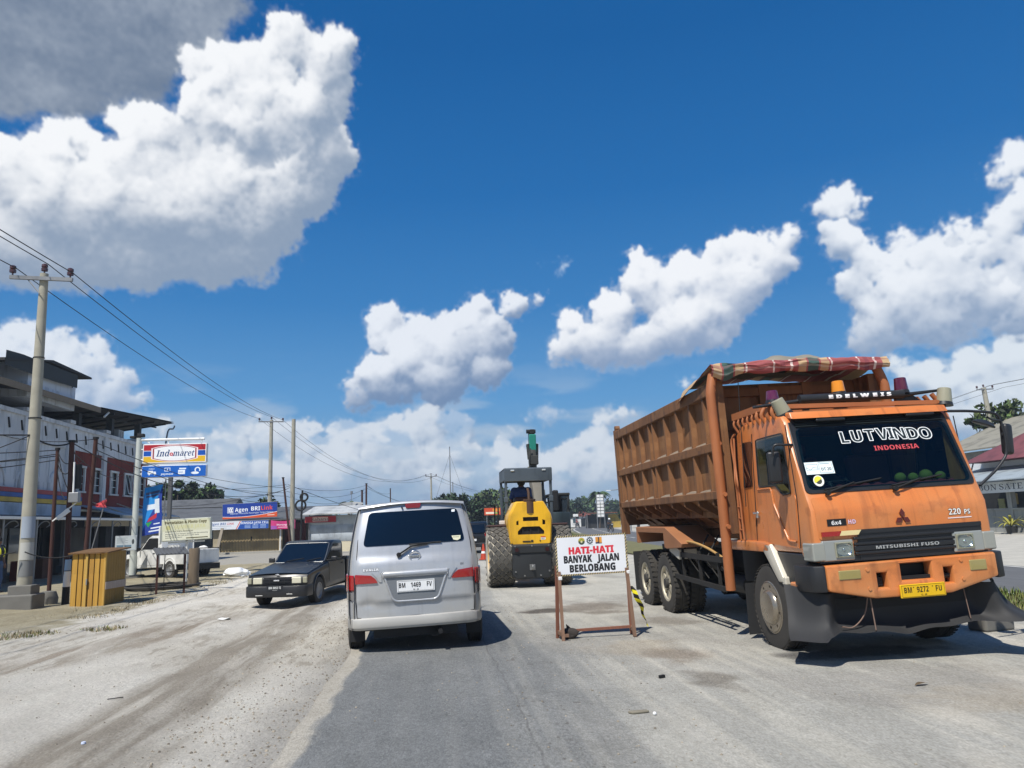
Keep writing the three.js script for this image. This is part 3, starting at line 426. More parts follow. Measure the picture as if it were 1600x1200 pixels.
// ---------- dump truck (faces +z, base at the front axle's middle) ----------
{
  const t = thing('dump_truck', 'orange six wheel dump truck with high rusty tipper body parked beside the warning sign', 'truck', [5.2, 0.03, -9.44]);
  t.rotation.z = R(1.7);
  const W = 1.05;
  // cab shell: side outline (z, y)
  const prof = [[1.25, 1.1], [1.255, 1.42], [1.25, 1.66], [1.19, 1.8], [1.165, 1.86], [0.87, 2.7], [0.8, 2.775], [0.62, 2.82], [0.1, 2.85], [-0.45, 2.8], [-0.58, 2.7], [-0.66, 2.2], [-0.72, 1.3], [-0.72, 1.19], [0.9, 1.19], [0.95, 1.1]];
  const cab = sub('cab', t);
  {
    const ev = new Evaluator(); ev.attributes = ['position', 'normal', 'uv']; ev.useGroups = false;
    const cut = (g, ...tools) => { let a = new Brush(nonIdx(g)); a.updateMatrixWorld(); for (const q of tools) { const b = new Brush(nonIdx(q)); b.updateMatrixWorld(); a = ev.evaluate(a, b, SUBTRACTION); } return a.geometry; };
    const cavity = prismX([[1.4, 1.895], [1.12, 2.6], [0.76, 2.64], [-0.5, 2.64], [-0.5, 1.32], [1.1, 1.32], [1.1, 1.78], [1.13, 1.895]], 1.9, -0.01);
    const sideWin = prismX([[0.06, 2.0], [0.5, 1.99], [0.67, 1.885], [0.85, 1.89], [0.825, 2.55], [0.11, 2.55]], 3);
    obj('cab_shell', [smooth(cut(prismX(prof, W * 2, 0, 0.05), cavity, sideWin), 0.5)], mt.orange, cab);
    const inn = M([92, 90, 86], 0.8, 0, { map: dustMap }), seatM = M([128, 74, 62], 0.85);
    obj('dashboard', [smooth(prismX(roundPoly([[1.09, 1.4], [1.09, 1.8], [0.98, 1.86], [0.72, 1.78], [0.66, 1.4]], 0.05), 1.84, 0, 0.02), 0.5)], inn, cab);
    obj('steering_wheel', [T(new THREE.TorusGeometry(0.23, 0.018, 8, 32), 0, 0, 0, -0.9).translate(-0.45, 1.98, 0.62), rod([-0.45, 1.75, 0.75], [-0.45, 1.97, 0.63], 0.03, 8), rod([-0.66, 1.98, 0.62], [-0.24, 1.98, 0.62], 0.014, 6)], mt.dark, cab);
    for (const x of [-0.45, 0.5]) obj('seat', [smooth(rbox(0.55, 0.75, 0.16, x, 1.95, -0.12, 0.06, -0.12), 0.6), smooth(rbox(0.55, 0.16, 0.5, x, 1.58, 0.15, 0.06), 0.6), smooth(rbox(0.3, 0.18, 0.1, x, 2.42, -0.18, 0.04), 0.6)], seatM, cab);
    for (const [x, r] of [[0.28, 0.065], [0.44, 0.06], [0.6, 0.075], [0.78, 0.06]]) obj('dash_ornament', [T(new THREE.SphereGeometry(r, 12, 8), x, 1.9 + r, 0.9, 0, 0, 0), cylY(r * 0.5, r * 0.3, 0.05, x, 1.85, 0.9, 8)], M([120, 118, 40], 0.8), cab);
    obj('dash_fringe', [sheet((u, v) => [lerp(-0.85, 0.9, u), 1.875 + 0.05 * v + 0.012 * Math.sin(u * 70), 1.0 - 0.06 * v], 60, 2)], M([126, 40, 44], 0.9, 0, { side: THREE.DoubleSide }), cab);
    obj('rear_lining', box(1.88, 1.3, 0.02, 0, 1.98, -0.48), inn, cab);
  }
  obj('roof_panel', [smooth(prismX([[0.95, 2.72], [0.9, 2.8], [0.6, 2.85], [0.2, 2.865], [0.2, 2.84], [0.6, 2.8], [0.84, 2.74]], 1.96, 0, 0.02), 0.6)], mt.orange, cab);
  // front panel seam lines and hood panel, set proud of the shell
  const hoodF = (x, y, o) => { const z = y < 1.66 ? 1.253 : lerp(1.25, 1.19, (y - 1.66) / 0.14); return [x, y, z + o]; };
  obj('front_panel', [...patch(roundPoly([[-0.99, 1.345], [0.92, 1.345], [0.94, 1.8], [-1.0, 1.8]].map(([x, y]) => [x, y]), 0.03), hoodF, 0.001, 0.008, 4, 8)], mt.orange, cab);
  // windscreen plane: base (y 1.86, z 1.165) to top (y 2.7, z .87)
  const wsF = (x, y, o) => { const k = (y - 1.86) / 0.84, z = lerp(1.165, 0.87, k) - 0.0 * x; return [x * lerp(1, 0.965, k), y + o * 0.33, z + o * 0.94]; };
  { const g = prismZ(roundPoly([[-1.03, 1.845], [1.0, 1.845], [0.99, 2.725], [-1.01, 2.725]], 0.07, 5), 0.012, 0.006, 0, [roundPoly([[-0.96, 1.9], [0.93, 1.9], [0.92, 2.6], [-0.94, 2.6]], 0.07, 5)]), q = g.attributes.position; for (let i = 0; i < q.count; i++) q.setXYZ(i, ...wsF(q.getX(i), q.getY(i), q.getZ(i))); g.computeVertexNormals(); obj('windscreen_seal', g, mt.blackPlastic, cab); }
  const wsn = obj('windscreen', patch(roundPoly([[-0.995, 1.885], [0.965, 1.885], [0.955, 2.6], [-0.975, 2.6]], 0.08, 5), wsF, 0.012, 0.004, 16, 16), mt.ws, cab);
  obj('visor_slats', [0, 1, 2, 3].map((i) => sheet((u, v) => wsF(lerp(-0.96, 0.94, u), 2.618 + i * 0.025 + v * 0.02, 0.012 + 0.02 * (1 - v)), 10, 1)), M([30, 40, 44], 0.5, 0, { side: THREE.DoubleSide }), cab);
  obj('grab_handle', rbox(0.36, 0.035, 0.05, -0.5, 2.69, 0.93, 0.015, -0.3), mt.blackPlastic, cab); obj('grab_handle', rbox(0.36, 0.035, 0.05, 0.62, 2.7, 0.925, 0.015, -0.3), mt.blackPlastic, cab);
  const wsDecal = (name, w, h, x, y, draw, cw = 512) => { const tx = canvas(cw, Math.round((cw * h) / w), draw); obj(name, sheet((u, v) => wsF(x + (u - 0.5) * w, y + (v - 0.5) * h, 0.0185), 12, 6), decalMat(tx, 0.6), cab); };
  wsDecal('windscreen_lettering', 1.2, 0.4, 0.13, 2.42, (x, w, h) => {
    x.save(); [...'LUTVINDO'].forEach((ch, i) => { const u = (i + 0.5) / 8, px = [0.065, 0.2, 0.34, 0.475, 0.565, 0.655, 0.79, 0.925][i] * w; txt(x, ch, px, h * (0.34 + 0.12 * Math.abs(u - 0.5)), 118, { sx: 1.3, stroke: '#f4f6f4', lw: 9, fill: 'rgba(8,22,28,0.75)' }); }); x.restore();
    txt(x, 'INDONESIA', w * 0.57, h * 0.76, 48, { sx: 1.35, fill: '#c84a50' });
  }, 768);
  wsDecal('permit_sticker', 0.34, 0.14, -0.8, 2.125, (x, w, h) => { x.fillStyle = '#dfeaea'; x.fillRect(0, 0, w, h); x.strokeStyle = '#48606a'; x.lineWidth = 4; x.strokeRect(18, 30, w * 0.4, h * 0.45); x.beginPath(); x.moveTo(20, 70); x.lineTo(70, 100); x.lineTo(110, 66); x.lineTo(180, 84); x.stroke(); x.strokeRect(w * 0.5, 8, w * 0.46, h * 0.86); txt(x, 'DT 20', w * 0.73, h * 0.62, 54, { fill: '#26343a' }); x.fillStyle = '#8aa0a8'; x.fillRect(w * 0.54, 22, w * 0.34, 10); }, 384);
  wsDecal('round_sticker', 0.13, 0.13, -0.85, 1.98, (x, w, h) => { x.beginPath(); x.arc(w / 2, h / 2, w * 0.48, 0, 7); x.fillStyle = '#e8e8dc'; x.fill(); x.save(); x.translate(w / 2, h / 2); x.rotate(-0.5); x.beginPath(); x.arc(0, 0, w * 0.4, Math.PI, 0); x.fillStyle = '#d8d23c'; x.fill(); x.beginPath(); x.arc(0, 0, w * 0.3, 0, Math.PI); x.fillStyle = '#3a3c30'; x.fill(); x.restore(); }, 128);
  // wipers
  const wipM = mt.dark;
  for (const [x0, x1] of [[-0.8, -0.12], [0.0, 0.62]]) { const a = wsF(x0, 1.83, 0.05), b = wsF(x0 + 0.34, 1.93, 0.05), c = wsF(x1, 1.96, 0.035); obj('wiper', [rod(a, b, 0.014, 6, 0.009), rod(wsF(x0 - 0.02, 1.87, 0.04), c, 0.011, 6), cylZ(0.028, 0.05, ...a, 10)], wipM, cab); }
  // a steering wheel edge and dashboard trinkets show faintly: the dashboard itself is behind dark glass
  // A pillars, drip rails
  obj('corner_trim', tube([[-1.01, 1.78, 1.14], [-1.0, 2.2, 1.03], [-0.985, 2.68, 0.86]], 0.022, 12, 6), mt.blackPlastic, cab); obj('corner_trim', tube([[1.01, 1.78, 1.14], [1.0, 2.2, 1.03], [0.985, 2.68, 0.86]], 0.012, 12, 6), mt.blackPlastic, cab);
  // doors with windows
  for (const s of [-1, 1]) {
    const S = (z, y, o) => [s * (W + o), y, z], d = sub('door', t);
    obj('door_panel', [...patch([[-0.22, 1.3], [0.9, 1.25], [0.96, 1.8], [0.95, 1.845], [0.66, 1.85], [0.5, 1.955], [-0.02, 1.965]], S, 0.0, 0.012, 6, 12), tube([[s * (W + 0.012), 1.95, -0.03], [s * (W + 0.016), 1.95, 0.36], [s * (W + 0.016), 1.75, 0.4], [s * (W + 0.016), 1.34, 0.68], [s * (W + 0.016), 1.32, 0.88]], 0.014, 30, 6, false, 0.1)], mt.orange, d);
    obj('door_window', patch(roundPoly([[0.03, 1.985], [0.5, 1.975], [0.66, 1.865], [0.87, 1.875], [0.845, 2.565], [0.09, 2.565]], 0.04), S, 0.012, 0.005, 8, 10), s < 0 ? mt.ws : mt.glassDark, d);
    obj('window_seal', [tube([[s * (W + 0.016), 1.985, 0.03], [s * (W + 0.016), 1.975, 0.5], [s * (W + 0.016), 1.865, 0.66], [s * (W + 0.016), 1.875, 0.87], [s * (W + 0.016), 2.565, 0.845], [s * (W + 0.016), 2.565, 0.09]], 0.009, 60, 5, true, 0.05)], mt.blackPlastic, d);
    obj('quarter_window', patch(roundPoly([[-0.48, 1.99], [-0.2, 1.99], [-0.07, 2.57], [-0.36, 2.58]], 0.03), S, 0.002, 0.006, 4, 6), mt.glassDark, cab);
    obj('door_handle', [rbox(0.03, 0.035, 0.16, s * (W + 0.04), 1.66, -0.1, 0.012), rbox(0.02, 0.07, 0.06, s * (W + 0.02), 1.63, -0.12, 0.01)], mt.chrome, d);
    // gap lines
    obj('door_seam', tube([[s * (W + 0.001), 1.25, 0.93], [s * (W + 0.001), 1.8, 0.985], [s * (W + 0.001), 2.66, 0.92]], 0.007, 20, 5, false, 0.1), mt.dark, cab); obj('door_seam', [tube([[s * (W + 0.001), 1.28, -0.25], [s * (W + 0.001), 2.0, -0.14], [s * (W + 0.001), 2.66, -0.04]], 0.007, 20, 5, false, 0.1)], mt.dark, cab);
    // front wing: orange shelf, pale slanted edge, black lower corner
    obj('fender', smooth(prismX([[-1.14, 1.18], [-1.14, 1.31], [0.0, 1.31], [0.2, 1.28], [0.16, 1.18]], 0.34, s * 0.93, 0.02), 0.5), mt.orange, t); obj('step', rbox(0.3, 0.07, 0.22, s * 1.0, 0.84, 0.86, 0.02), mt.orange, t);
    obj('fender_edge', [smooth(prismX([[-0.02, 1.2], [0.06, 1.29], [0.2, 1.28], [0.47, 0.9], [0.46, 0.84], [0.34, 0.84]], 0.22, s * 0.99, 0.02), 0.5), rbox(0.14, 0.1, 0.1, s * 1.02, 0.86, 0.46, 0.02)], M([206, 202, 190], 0.5, 0.1, { map: dustMap }), t);
    obj('lower_corner', [prismX([[0.24, 1.19], [1.0, 1.19], [1.06, 0.84], [0.5, 0.84]], 0.5, s * 0.79, 0.02)], mt.blackPlastic, t);
    obj('mud_flap', [box(0.4, 0.66, 0.012, s * 0.9, 0.42, -0.72, 0.05)], mt.flap, t);
  }
  // hand rails behind the door
  obj('grab_rail', [tube([[-1.1, 1.32, -0.66], [-1.1, 1.9, -0.62], [-1.13, 2.1, -0.56], [-1.1, 2.3, -0.6], [-1.1, 2.62, -0.62], [-1.07, 2.72, -0.55]], 0.016, 30, 6), tube([[-1.12, 1.32, -0.5], [-1.12, 1.9, -0.5], [-1.15, 2.05, -0.44], [-1.12, 2.3, -0.52], [-1.1, 2.66, -0.52]], 0.014, 30, 6), ...[1.45, 1.6, 1.75].map((y) => rod([-1.1, y, -0.66], [-1.12, y, -0.5], 0.01, 5))], mt.orangeOld, cab);
  // roof rack of slatted steel
  {
    const g = [];
    for (let i = 0; i < 5; i++) g.push(bar([-1.02, 2.86 + (i === 0 ? 0.04 : 0), 0.72 - i * 0.3], [1.02, 2.86, 0.72 - i * 0.3], 0.03, 0.05));
    for (const s of [-1, 1]) { g.push(bar([s * 1.02, 2.86, 0.74], [s * 1.02, 2.86, -0.55], 0.03, 0.04), bar([s * 1.04, 2.95, 0.3], [s * 1.04, 2.95, -0.6], 0.05, 0.09)); for (let i = 0; i < 9; i++) g.push(tube([[s * 1.02, 2.74, 0.66 - i * 0.15], [s * 1.07, 2.85, 0.66 - i * 0.15], [s * 1.0, 2.97, 0.66 - i * 0.15]], i < 4 ? 0.03 : 0.018, 8, 5)); }
    obj('roof_rack', g, mt.orangeOld, cab);
  }
  // light bar with beacons
  const lb = sub('light_bar', t);
  obj('bar', [cylX(0.055, 1.34, -0.02, 2.99, 0.62, 16), rod([-1.25, 2.93, 0.55], [-0.6, 2.98, 0.58], 0.02, 6, 0.03), rod([0.6, 2.98, 0.58], [1.18, 3.02, 0.62], 0.03, 6, 0.018), box(0.06, 0.16, 0.06, -0.6, 2.9, 0.58), box(0.06, 0.16, 0.06, 0.6, 2.9, 0.58), prismZ([[0.62, 2.86], [0.98, 2.86], [0.8, 3.0], [0.66, 3.02]], 0.1, 0.52, 0.01)], mt.blackPlastic, lb);
  obj('bar_lettering', [sheet((u, v) => { const a = lerp(-0.62, 0.62, v); return [lerp(-0.36, 0.5, u), 2.995 + Math.sin(a) * 0.058, 0.62 + Math.cos(a) * 0.058]; }, 2, 8)], decalMat(canvas(768, 96, (x, w, h) => { [...'EDELWEIS'].forEach((c, i) => txt(x, c, [0.06, 0.18, 0.305, 0.42, 0.565, 0.72, 0.83, 0.93][i] * w, h * 0.52, 78, { sx: 1.3, fill: '#f2f4f4', stroke: '#f2f4f4', lw: 8 })); })), lb);
  const beacon = (x, y, z, m, name, r = 0.075, h = 0.15, tilt = 0) => { const b = sub(name, t); b.position.set(x, y, z); b.rotation.z = tilt; obj('lens', smooth(lathe([[0, h], [r * 0.75, h], [r * 0.85, h * 0.96], [r, 0.02], [r, 0]], 20), 0.5), m, b); obj('lamp_base', [cylY(r * 1.15, r * 1.05, 0.04, 0, -0.035, 0, 20), cylY(0.02, 0.02, 0.06, 0, -0.08, 0, 8)], mt.blackPlastic, b); };
  beacon(-0.14, 3.06, 0.56, mt.amber, 'amber_beacon', 0.08, 0.14); beacon(0.67, 3.04, 0.58, M([84, 14, 40], 0.25, 0, { clearcoat: 1 }), 'purple_beacon', 0.08, 0.16); beacon(-0.93, 3.02, 0.42, M([92, 18, 62], 0.3, 0, { clearcoat: 1 }), 'purple_beacon', 0.08, 0.12);
  beacon(1.12, 2.85, 0.7, mt.lampDull, 'clear_beacon', 0.09, 0.18, -0.18); beacon(-0.95, 2.82, 0.72, mt.lampDull, 'clear_beacon', 0.09, 0.18, 0.42);
  // grille, lamps, bumper
  obj('grille', [box(1.46, 0.3, 0.03, 0.18, 1.245, 1.255), box(1.96, 0.06, 0.02, -0.03, 1.125, 1.255), box(1.46, 0.045, 0.04, 0.18, 1.405, 1.26), ...[1.335, 1.275, 1.175].map((y) => rbox(1.18, 0.03, 0.035, -0.02, y, 1.275, 0.01)), rbox(1.18, 0.055, 0.03, -0.02, 1.225, 1.272, 0.01)], mt.blackPlastic, t);
  obj('grille_lettering', plane(0.9, 0.062, 0, 1.225, 1.29), decalMat(canvas(1024, 70, (x, w, h) => txt(x, 'MITSUBISHI FUSO', w / 2, h / 2, 54, { sx: 1.85, fill: '#a8aaa8' }))), t);
  for (const s of [-1, 1]) {
    const L = sub('headlamp', t), cx = s < 0 ? -0.8 : 0.725;
    obj('lamp_housing', [rbox(0.36, 0.22, 0.05, cx, 1.22, 1.262, 0.015)], M([150, 154, 150], 0.3, 0.2, { clearcoat: 1 }), L);
    const lx = cx + (s < 0 ? 0.06 : -0.05); obj('reflector', [smooth(lathe([[0.02, -0.05], [0.05, -0.035], [0.085, 0.0]], 24).rotateX(Math.PI / 2).scale(1.1, 0.85, 1).translate(lx, 1.225, 1.3), 1), new THREE.SphereGeometry(0.018, 10, 8).translate(lx, 1.225, 1.285)], mt.chrome2 ?? (mt.chrome2 = M([210, 214, 216], 0.12, 1, { side: THREE.DoubleSide })), L); obj('lens_surround', [prismZ([[lx - 0.1, 1.145], [lx + 0.1, 1.145], [lx + 0.1, 1.305], [lx - 0.1, 1.305]], 0.02, 1.296, 0.004, [Array.from({ length: 24 }, (_, i) => [lx + Math.sign(Math.cos(i * 0.262)) * Math.abs(Math.cos(i * 0.262)) ** 0.5 * 0.088, 1.225 + Math.sign(Math.sin(i * 0.262)) * Math.abs(Math.sin(i * 0.262)) ** 0.5 * 0.068])])], mt.lampDull, L); obj('lens', [rbox(0.19, 0.15, 0.012, lx, 1.225, 1.312, 0.005)], mt.lensGlass ?? (mt.lensGlass = M([245, 248, 248], 0.05, 0, { transmission: 1, thickness: 0 })), L);
    obj('corner_lamp', [rbox(0.15, 0.2, 0.24, s * 1.02 - (s < 0 ? 0 : 0.045), 1.215, 1.17, 0.02)], M([148, 150, 142], 0.3, 0.1, { clearcoat: 1 }), L);
  }
  obj('reflector_strip', [prismZ([[-0.97, 1.375], [-0.77, 1.375], [-0.74, 1.425], [-0.97, 1.425]], 0.01, 1.285)], mt.redLens, t);
  obj('pale_strip', [prismZ([[-0.765, 1.375], [-0.55, 1.375], [-0.51, 1.425], [-0.735, 1.425]], 0.01, 1.285)], M([222, 205, 150], 0.5), t);
  obj('capacity_badge', plane(0.36, 0.075, -0.7, 1.52, 1.266), decalMat(canvas(512, 108, (x, w, h) => { x.fillStyle = '#141416'; x.fillRect(0, 0, w * 0.62, h); txt(x, '6x4', w * 0.3, h * 0.54, 88, { sx: 1.15, fill: '#e8e8e6' }); txt(x, 'HD', w * 0.8, h * 0.54, 92, { sx: 1.05, fill: '#e8c8da', stroke: '#3a2a4a', lw: 6 }); })), t);
  obj('power_badge', plane(0.3, 0.14, 0.68, 1.54, 1.266), decalMat(canvas(384, 180, (x, w, h) => { txt(x, '220', w * 0.33, h * 0.42, 116, { sx: 1.0, stroke: '#3c2a1c', lw: 10, fill: '#e8e6e0' }); txt(x, 'PS', w * 0.82, h * 0.47, 92, { stroke: '#3c2a1c', lw: 8, fill: '#e8e6e0' }); x.fillStyle = '#ead9d6'; x.fillRect(8, h * 0.86, w - 20, 14); })), t);
  {
    const dm = (a) => { const c = Math.cos(a), s = Math.sin(a), q = (u, v) => [u * c - v * s, u * s + v * c]; return prismZ([q(0, 0), q(0.032, 0.05), q(0, 0.1), q(-0.032, 0.05)], 0.014, 1.272, 0.003).translate(0.0, 1.525, 0); };
    obj('emblem', [dm(0), dm(R(120)), dm(R(-120))], M([92, 14, 14], 0.3, 0.2, { clearcoat: 1 }), t);
  }
  {
    const out = roundPoly([[-0.99, 0.8], [-0.99, 1.07], [0.99, 1.09], [0.99, 0.83], [0.42, 0.69], [-0.46, 0.69]], 0.03);
    const rect = (a, b, c, d) => [[a, b], [c, b], [c, d], [a, d]];
    obj('bumper', [smooth(prismZ(out, 0.16, 1.25, 0.03, [rect(-0.42, 0.8, -0.31, 0.955), rect(-0.14, 0.86, 0.21, 1.035), rect(0.355, 0.8, 0.455, 0.965)]), 0.4), ...[[-0.53, 1.0], [-0.53, 0.8], [0.56, 1.03], [0.56, 0.83]].map(([x, y]) => cylZ(0.02, 0.012, x, y, 1.334, 10))], mt.orange, t);
    obj('bumper_recess', [box(1.2, 0.4, 0.04, 0, 0.9, 1.14), box(0.36, 0.05, 0.07, 0.035, 0.875, 1.25), box(0.06, 0.09, 0.06, -0.36, 0.86, 1.22), cylX(0.03, 0.1, 0.4, 0.87, 1.24, 10)], mt.dark, t);
    for (const s of [-1, 1]) obj('bumper_end', [smooth(prismY(roundPoly([[s * 0.985, 1.33], [s * 1.12, 1.26], [s * 1.15, 1.1], [s * 1.15, 0.86], [s * 1.02, 0.86], [s * 0.985, 1.18]], 0.05), 0.28, s < 0 ? 0.79 : 0.81, 0.015), 0.5)], mt.blackPlastic, t);
    obj('fog_lamp', [rbox(0.25, 0.1, 0.03, -0.735, 0.96, 1.325, 0.012)], M([150, 138, 84], 0.3, 0, { clearcoat: 1 }), t); obj('fog_lamp', [rbox(0.2, 0.115, 0.03, 0.755, 0.965, 1.325, 0.012)], M([150, 138, 84], 0.3, 0, { clearcoat: 1 }), t);
    const pl = obj('number_plate', rbox(0.52, 0.142, 0.02, 0.06, 0.745, 1.345, 0.008), M([222, 178, 10], 0.45), t);
    obj('plate_lettering', plane(0.5, 0.132, 0.06, 0.745, 1.3565), decalMat(canvas(512, 136, (x, w, h) => { x.strokeStyle = '#3c3000'; x.lineWidth = 3; x.strokeRect(6, 6, w - 12, h - 12); const o = { sx: 0.78, fill: '#191506' }; txt(x, 'BM', w * 0.15, h * 0.42, 84, o); txt(x, '9272', w * 0.49, h * 0.42, 84, o); txt(x, 'FU', w * 0.86, h * 0.42, 84, o); txt(x, '12 - 28', w * 0.5, h * 0.84, 24, { fill: '#191506' }); x.fillStyle = '#191506'; for (const k of [0.285, 0.72]) { x.beginPath(); x.arc(w * k, h * 0.22, 6, 0, 7); x.fill(); } })), pl);
  }
  // rubber skirt below the bumper: flares forward, sagging lower edge, wraps round the corners
  {
    const SK = (u, v) => { const x = lerp(-1.22, 1.22, u), a = Math.abs(x), corner = sstep(0.95, 1.22, a), flare = 0.02 + 0.05 * v + 0.2 * v ** 7, low = 0.3 + 0.06 * Math.abs(Math.sin(x * 2.1 + 0.2)) + (x > 0.9 ? 0.05 * (x - 0.9) * 3 : 0) - (x < -0.95 ? 0.04 : 0), y = lerp(0.86 - 0.1 * (1 - corner), low, v) + 0.01 * Math.sin(x * 14) * v; return [x * (1.02 + 0.05 * v + 0.1 * v ** 4), y, 1.0 + 0.2 * sstep(0.72, 0.95, a) + flare - corner * (0.42 - 0.16 * v)]; };
    obj('rubber_skirt', [sheet(SK, 70, 12), sheet((u, v) => { const p = SK(u, v); return [p[0], p[1], p[2] - 0.012]; }, 70, 12, true)], mt.flap, t);
    obj('skirt_rope', rod([0.62, 0.4, 1.26], [0.6, 0.76, 1.24], 0.006, 5), M([120, 100, 88], 0.9), t); obj('skirt_rope', [tube([[-0.86, 0.42, 1.26], [-0.7, 0.4, 1.2], [-0.56, 0.52, 1.2], [-0.5, 0.72, 1.22]], 0.008, 20, 5), rod([-0.49, 0.36, 1.27], [-0.49, 0.72, 1.24], 0.008, 5)], M([120, 100, 88], 0.9), t);
  }
  // mirrors
  obj('mirror', [tube([[0.95, 2.72, 0.92], [1.2, 2.7, 0.98], [1.46, 2.66, 1.03], [1.54, 2.6, 1.04], [1.57, 2.35, 1.04], [1.54, 2.15, 1.04], [1.36, 1.98, 1.06], [1.12, 1.82, 1.08]], 0.017, 50, 7, false, 0.3), smooth(rbox(0.13, 0.37, 0.1, 1.62, 2.34, 1.0, 0.04, 0, 0.3, -0.08), 0.6), rod([1.54, 2.4, 1.04], [1.62, 2.4, 1.0], 0.014, 6), tube([[1.55, 2.56, 1.04], [1.4, 2.57, 1.1], [1.31, 2.6, 1.14]], 0.013, 14, 6)], mt.blackPlastic, t);
  obj('blind_spot_mirror', [T(smooth(lathe([[0.001, 0.045], [0.08, 0.03], [0.125, -0.005], [0.12, -0.02], [0, -0.025]], 20), 0.6), 1.27, 2.53, 1.12, 0.25, 0, -0.35)], mt.blackPlastic, t);
  obj('mirror', [tube([[-0.99, 2.42, 0.95], [-1.12, 2.42, 1.0], [-1.24, 2.42, 0.98], [-1.27, 2.3, 0.96]], 0.014, 24, 6), smooth(rbox(0.15, 0.36, 0.07, -1.22, 2.18, 0.88, 0.03, 0, -0.3), 0.6)], mt.blackPlastic, t);
  obj('whip_aerial', [rod([-1.0, 3.4, -0.4], [-1.13, 1.75, -0.3], 0.006, 5)], mt.dark, t);
  // chassis
  obj('chassis', [bar([-0.42, 0.95, 1.0], [-0.42, 0.95, -6.5], 0.1, 0.26), bar([0.42, 0.95, 1.0], [0.42, 0.95, -6.5], 0.1, 0.26), cylX(0.09, 1.9, 0, 0.53, 0, 12), cylX(0.12, 2.1, 0, 0.53, -4.0, 12), cylX(0.12, 2.1, 0, 0.53, -5.3, 12), cylX(0.28, 0.35, 0, 0.53, -4.0, 16), cylX(0.28, 0.35, 0, 0.53, -5.3, 16), box(0.9, 0.7, 1.7, 0, 1.0, 0.1), cylZ(0.07, 3.6, 0, 0.7, -2.2, 10), box(1.6, 0.12, 0.1, 0, 0.62, 1.0), ...[-1, 1].map((s) => box(0.12, 0.14, 1.5, s * 0.62, 0.66, 0))], mt.dark, t);
  obj('fuel_tank', [smooth(cylZ(0.3, 1.0, 0.82, 0.78, -2.2, 24), 0.5)], mt.zinc, t); obj('air_tank', [cylZ(0.13, 0.7, -0.66, 0.62, -1.9, 16), cylZ(0.13, 0.6, -0.66, 0.9, -2.7, 16)], mt.blackDusty, t);
  obj('air_filter', [cylY(0.2, 0.2, 0.5, -0.55, 0.7, -1.5, 16)], mt.blackDusty, t);
  for (const [z] of [[0]]) for (const s of [-1, 1]) wheel(t, s * 0.95, z, 0.515, 0.26, s, { rim: 0.58, rimFn: truckFrontRim, lugs: 50, lugH: 0.006, grooves: [-0.45, -0.15, 0.15, 0.45] });
  for (const z of [-4.0, -5.3]) for (const s of [-1, 1]) { wheel(t, s * 1.08, z, 0.515, 0.25, s, { rim: 0.58, rimFn: truckRearRim, lugs: 36, lugH: 0.022, grooves: [0] }); wheel(t, s * 0.79, z, 0.515, 0.25, s, { rim: 0.58, rimFn: (g, r, h, q) => obj('rim', smooth(lathe([[r * 0.5, 0], [r * 0.9, 0.03], [r, 0.1]], 24).rotateZ(-Math.PI / 2)), mt.blackDusty, g), lugs: 36, lugH: 0.022, grooves: [0] }); }
  // rear mudguard boxes over the tandem, side guards
  for (const s of [-1, 1]) {
    const out = [[-2.75, 1.22], [-3.62, 1.48], [-5.52, 1.48], [-5.54, 1.18], [-5.44, 1.18], [-5.42, 1.38], [-3.74, 1.38], [-3.72, 1.14], [-3.6, 1.12], [-2.8, 1.16]];
    obj('mudguard', [prismX(out, 0.62, s * 0.94, 0.01)], mt.dumpOrange, t);
    obj('guard_plate', [box(0.3, 0.16, 0.5, s * 1.05, 1.1, -3.35, 0.25)], M([205, 202, 192], 0.7, 0, { map: dustMap }), t);
    obj('side_guard', [bar([s * 1.16, 1.03, -1.3], [s * 1.16, 1.04, -3.6], 0.035, 0.08), bar([s * 1.16, 0.63, -1.25], [s * 1.16, 0.68, -3.6], 0.035, 0.07), ...[-1.5, -2.3, -3.1].map((z) => bar([s * 1.14, 0.64, z], [s * 1.14, 1.12, z], 0.04, 0.04)), ...[-1.9, -2.35, -3.1].map((z) => rod([s * 1.15, 1.05, z], [s * 0.9, 1.35, z - 0.12], 0.014, 5)), ...[-1.6, -2.1, -2.6, -2.9].map((z) => rod([s * 1.12, 1.0, z], [s * 1.0, 0.7, z + 0.25], 0.012, 5))], mt.frame, t);
    obj('brake_hose', [tube([[s * 1.12, 1.2, -3.3], [s * 1.13, 1.25, -2.7], [s * 1.12, 1.18, -2.0], [s * 1.1, 1.05, -1.4]], 0.02, 20, 6)], M([188, 150, 92], 0.7, 0, { map: dustMap }), t);
    obj('rear_flap', [box(0.55, 0.75, 0.014, s * 0.95, 0.62, -6.0)], mt.flap, t);
  }
  // tipper body
  const D = sub('tipper_body', t), zf = -0.8, zr = -6.78, hw = 1.22;
  obj('body_shell', [
    box(0.05, 1.62, zf - zr, -hw + 0.12, 2.68, (zf + zr) / 2), box(0.05, 1.62, zf - zr, hw - 0.12, 2.68, (zf + zr) / 2), box(2 * hw - 0.24, 2.0, 0.05, 0, 2.5, zf - 0.45), box(2 * hw - 0.24, 2.0, 0.06, 0, 2.5, zr + 0.08),
    ...[-1, 1].map((s) => bar([s * (hw - 0.32), 1.66, zf - 0.05], [s * (hw - 0.32), 1.66, zr + 0.05], 0.05, 0.1)), ...[-1, 1].map((s) => sheet((u, v) => [s * lerp(hw - 0.12, 0.62, u), lerp(1.88, 1.46, u), lerp(zf, zr, v)], 1, 1, s > 0)), box(1.24, 0.05, zf - zr, 0, 1.46, (zf + zr) / 2), box(1.0, 0.16, zf - zr - 0.2, 0, 1.34, (zf + zr) / 2),
  ], mt.rust, D);
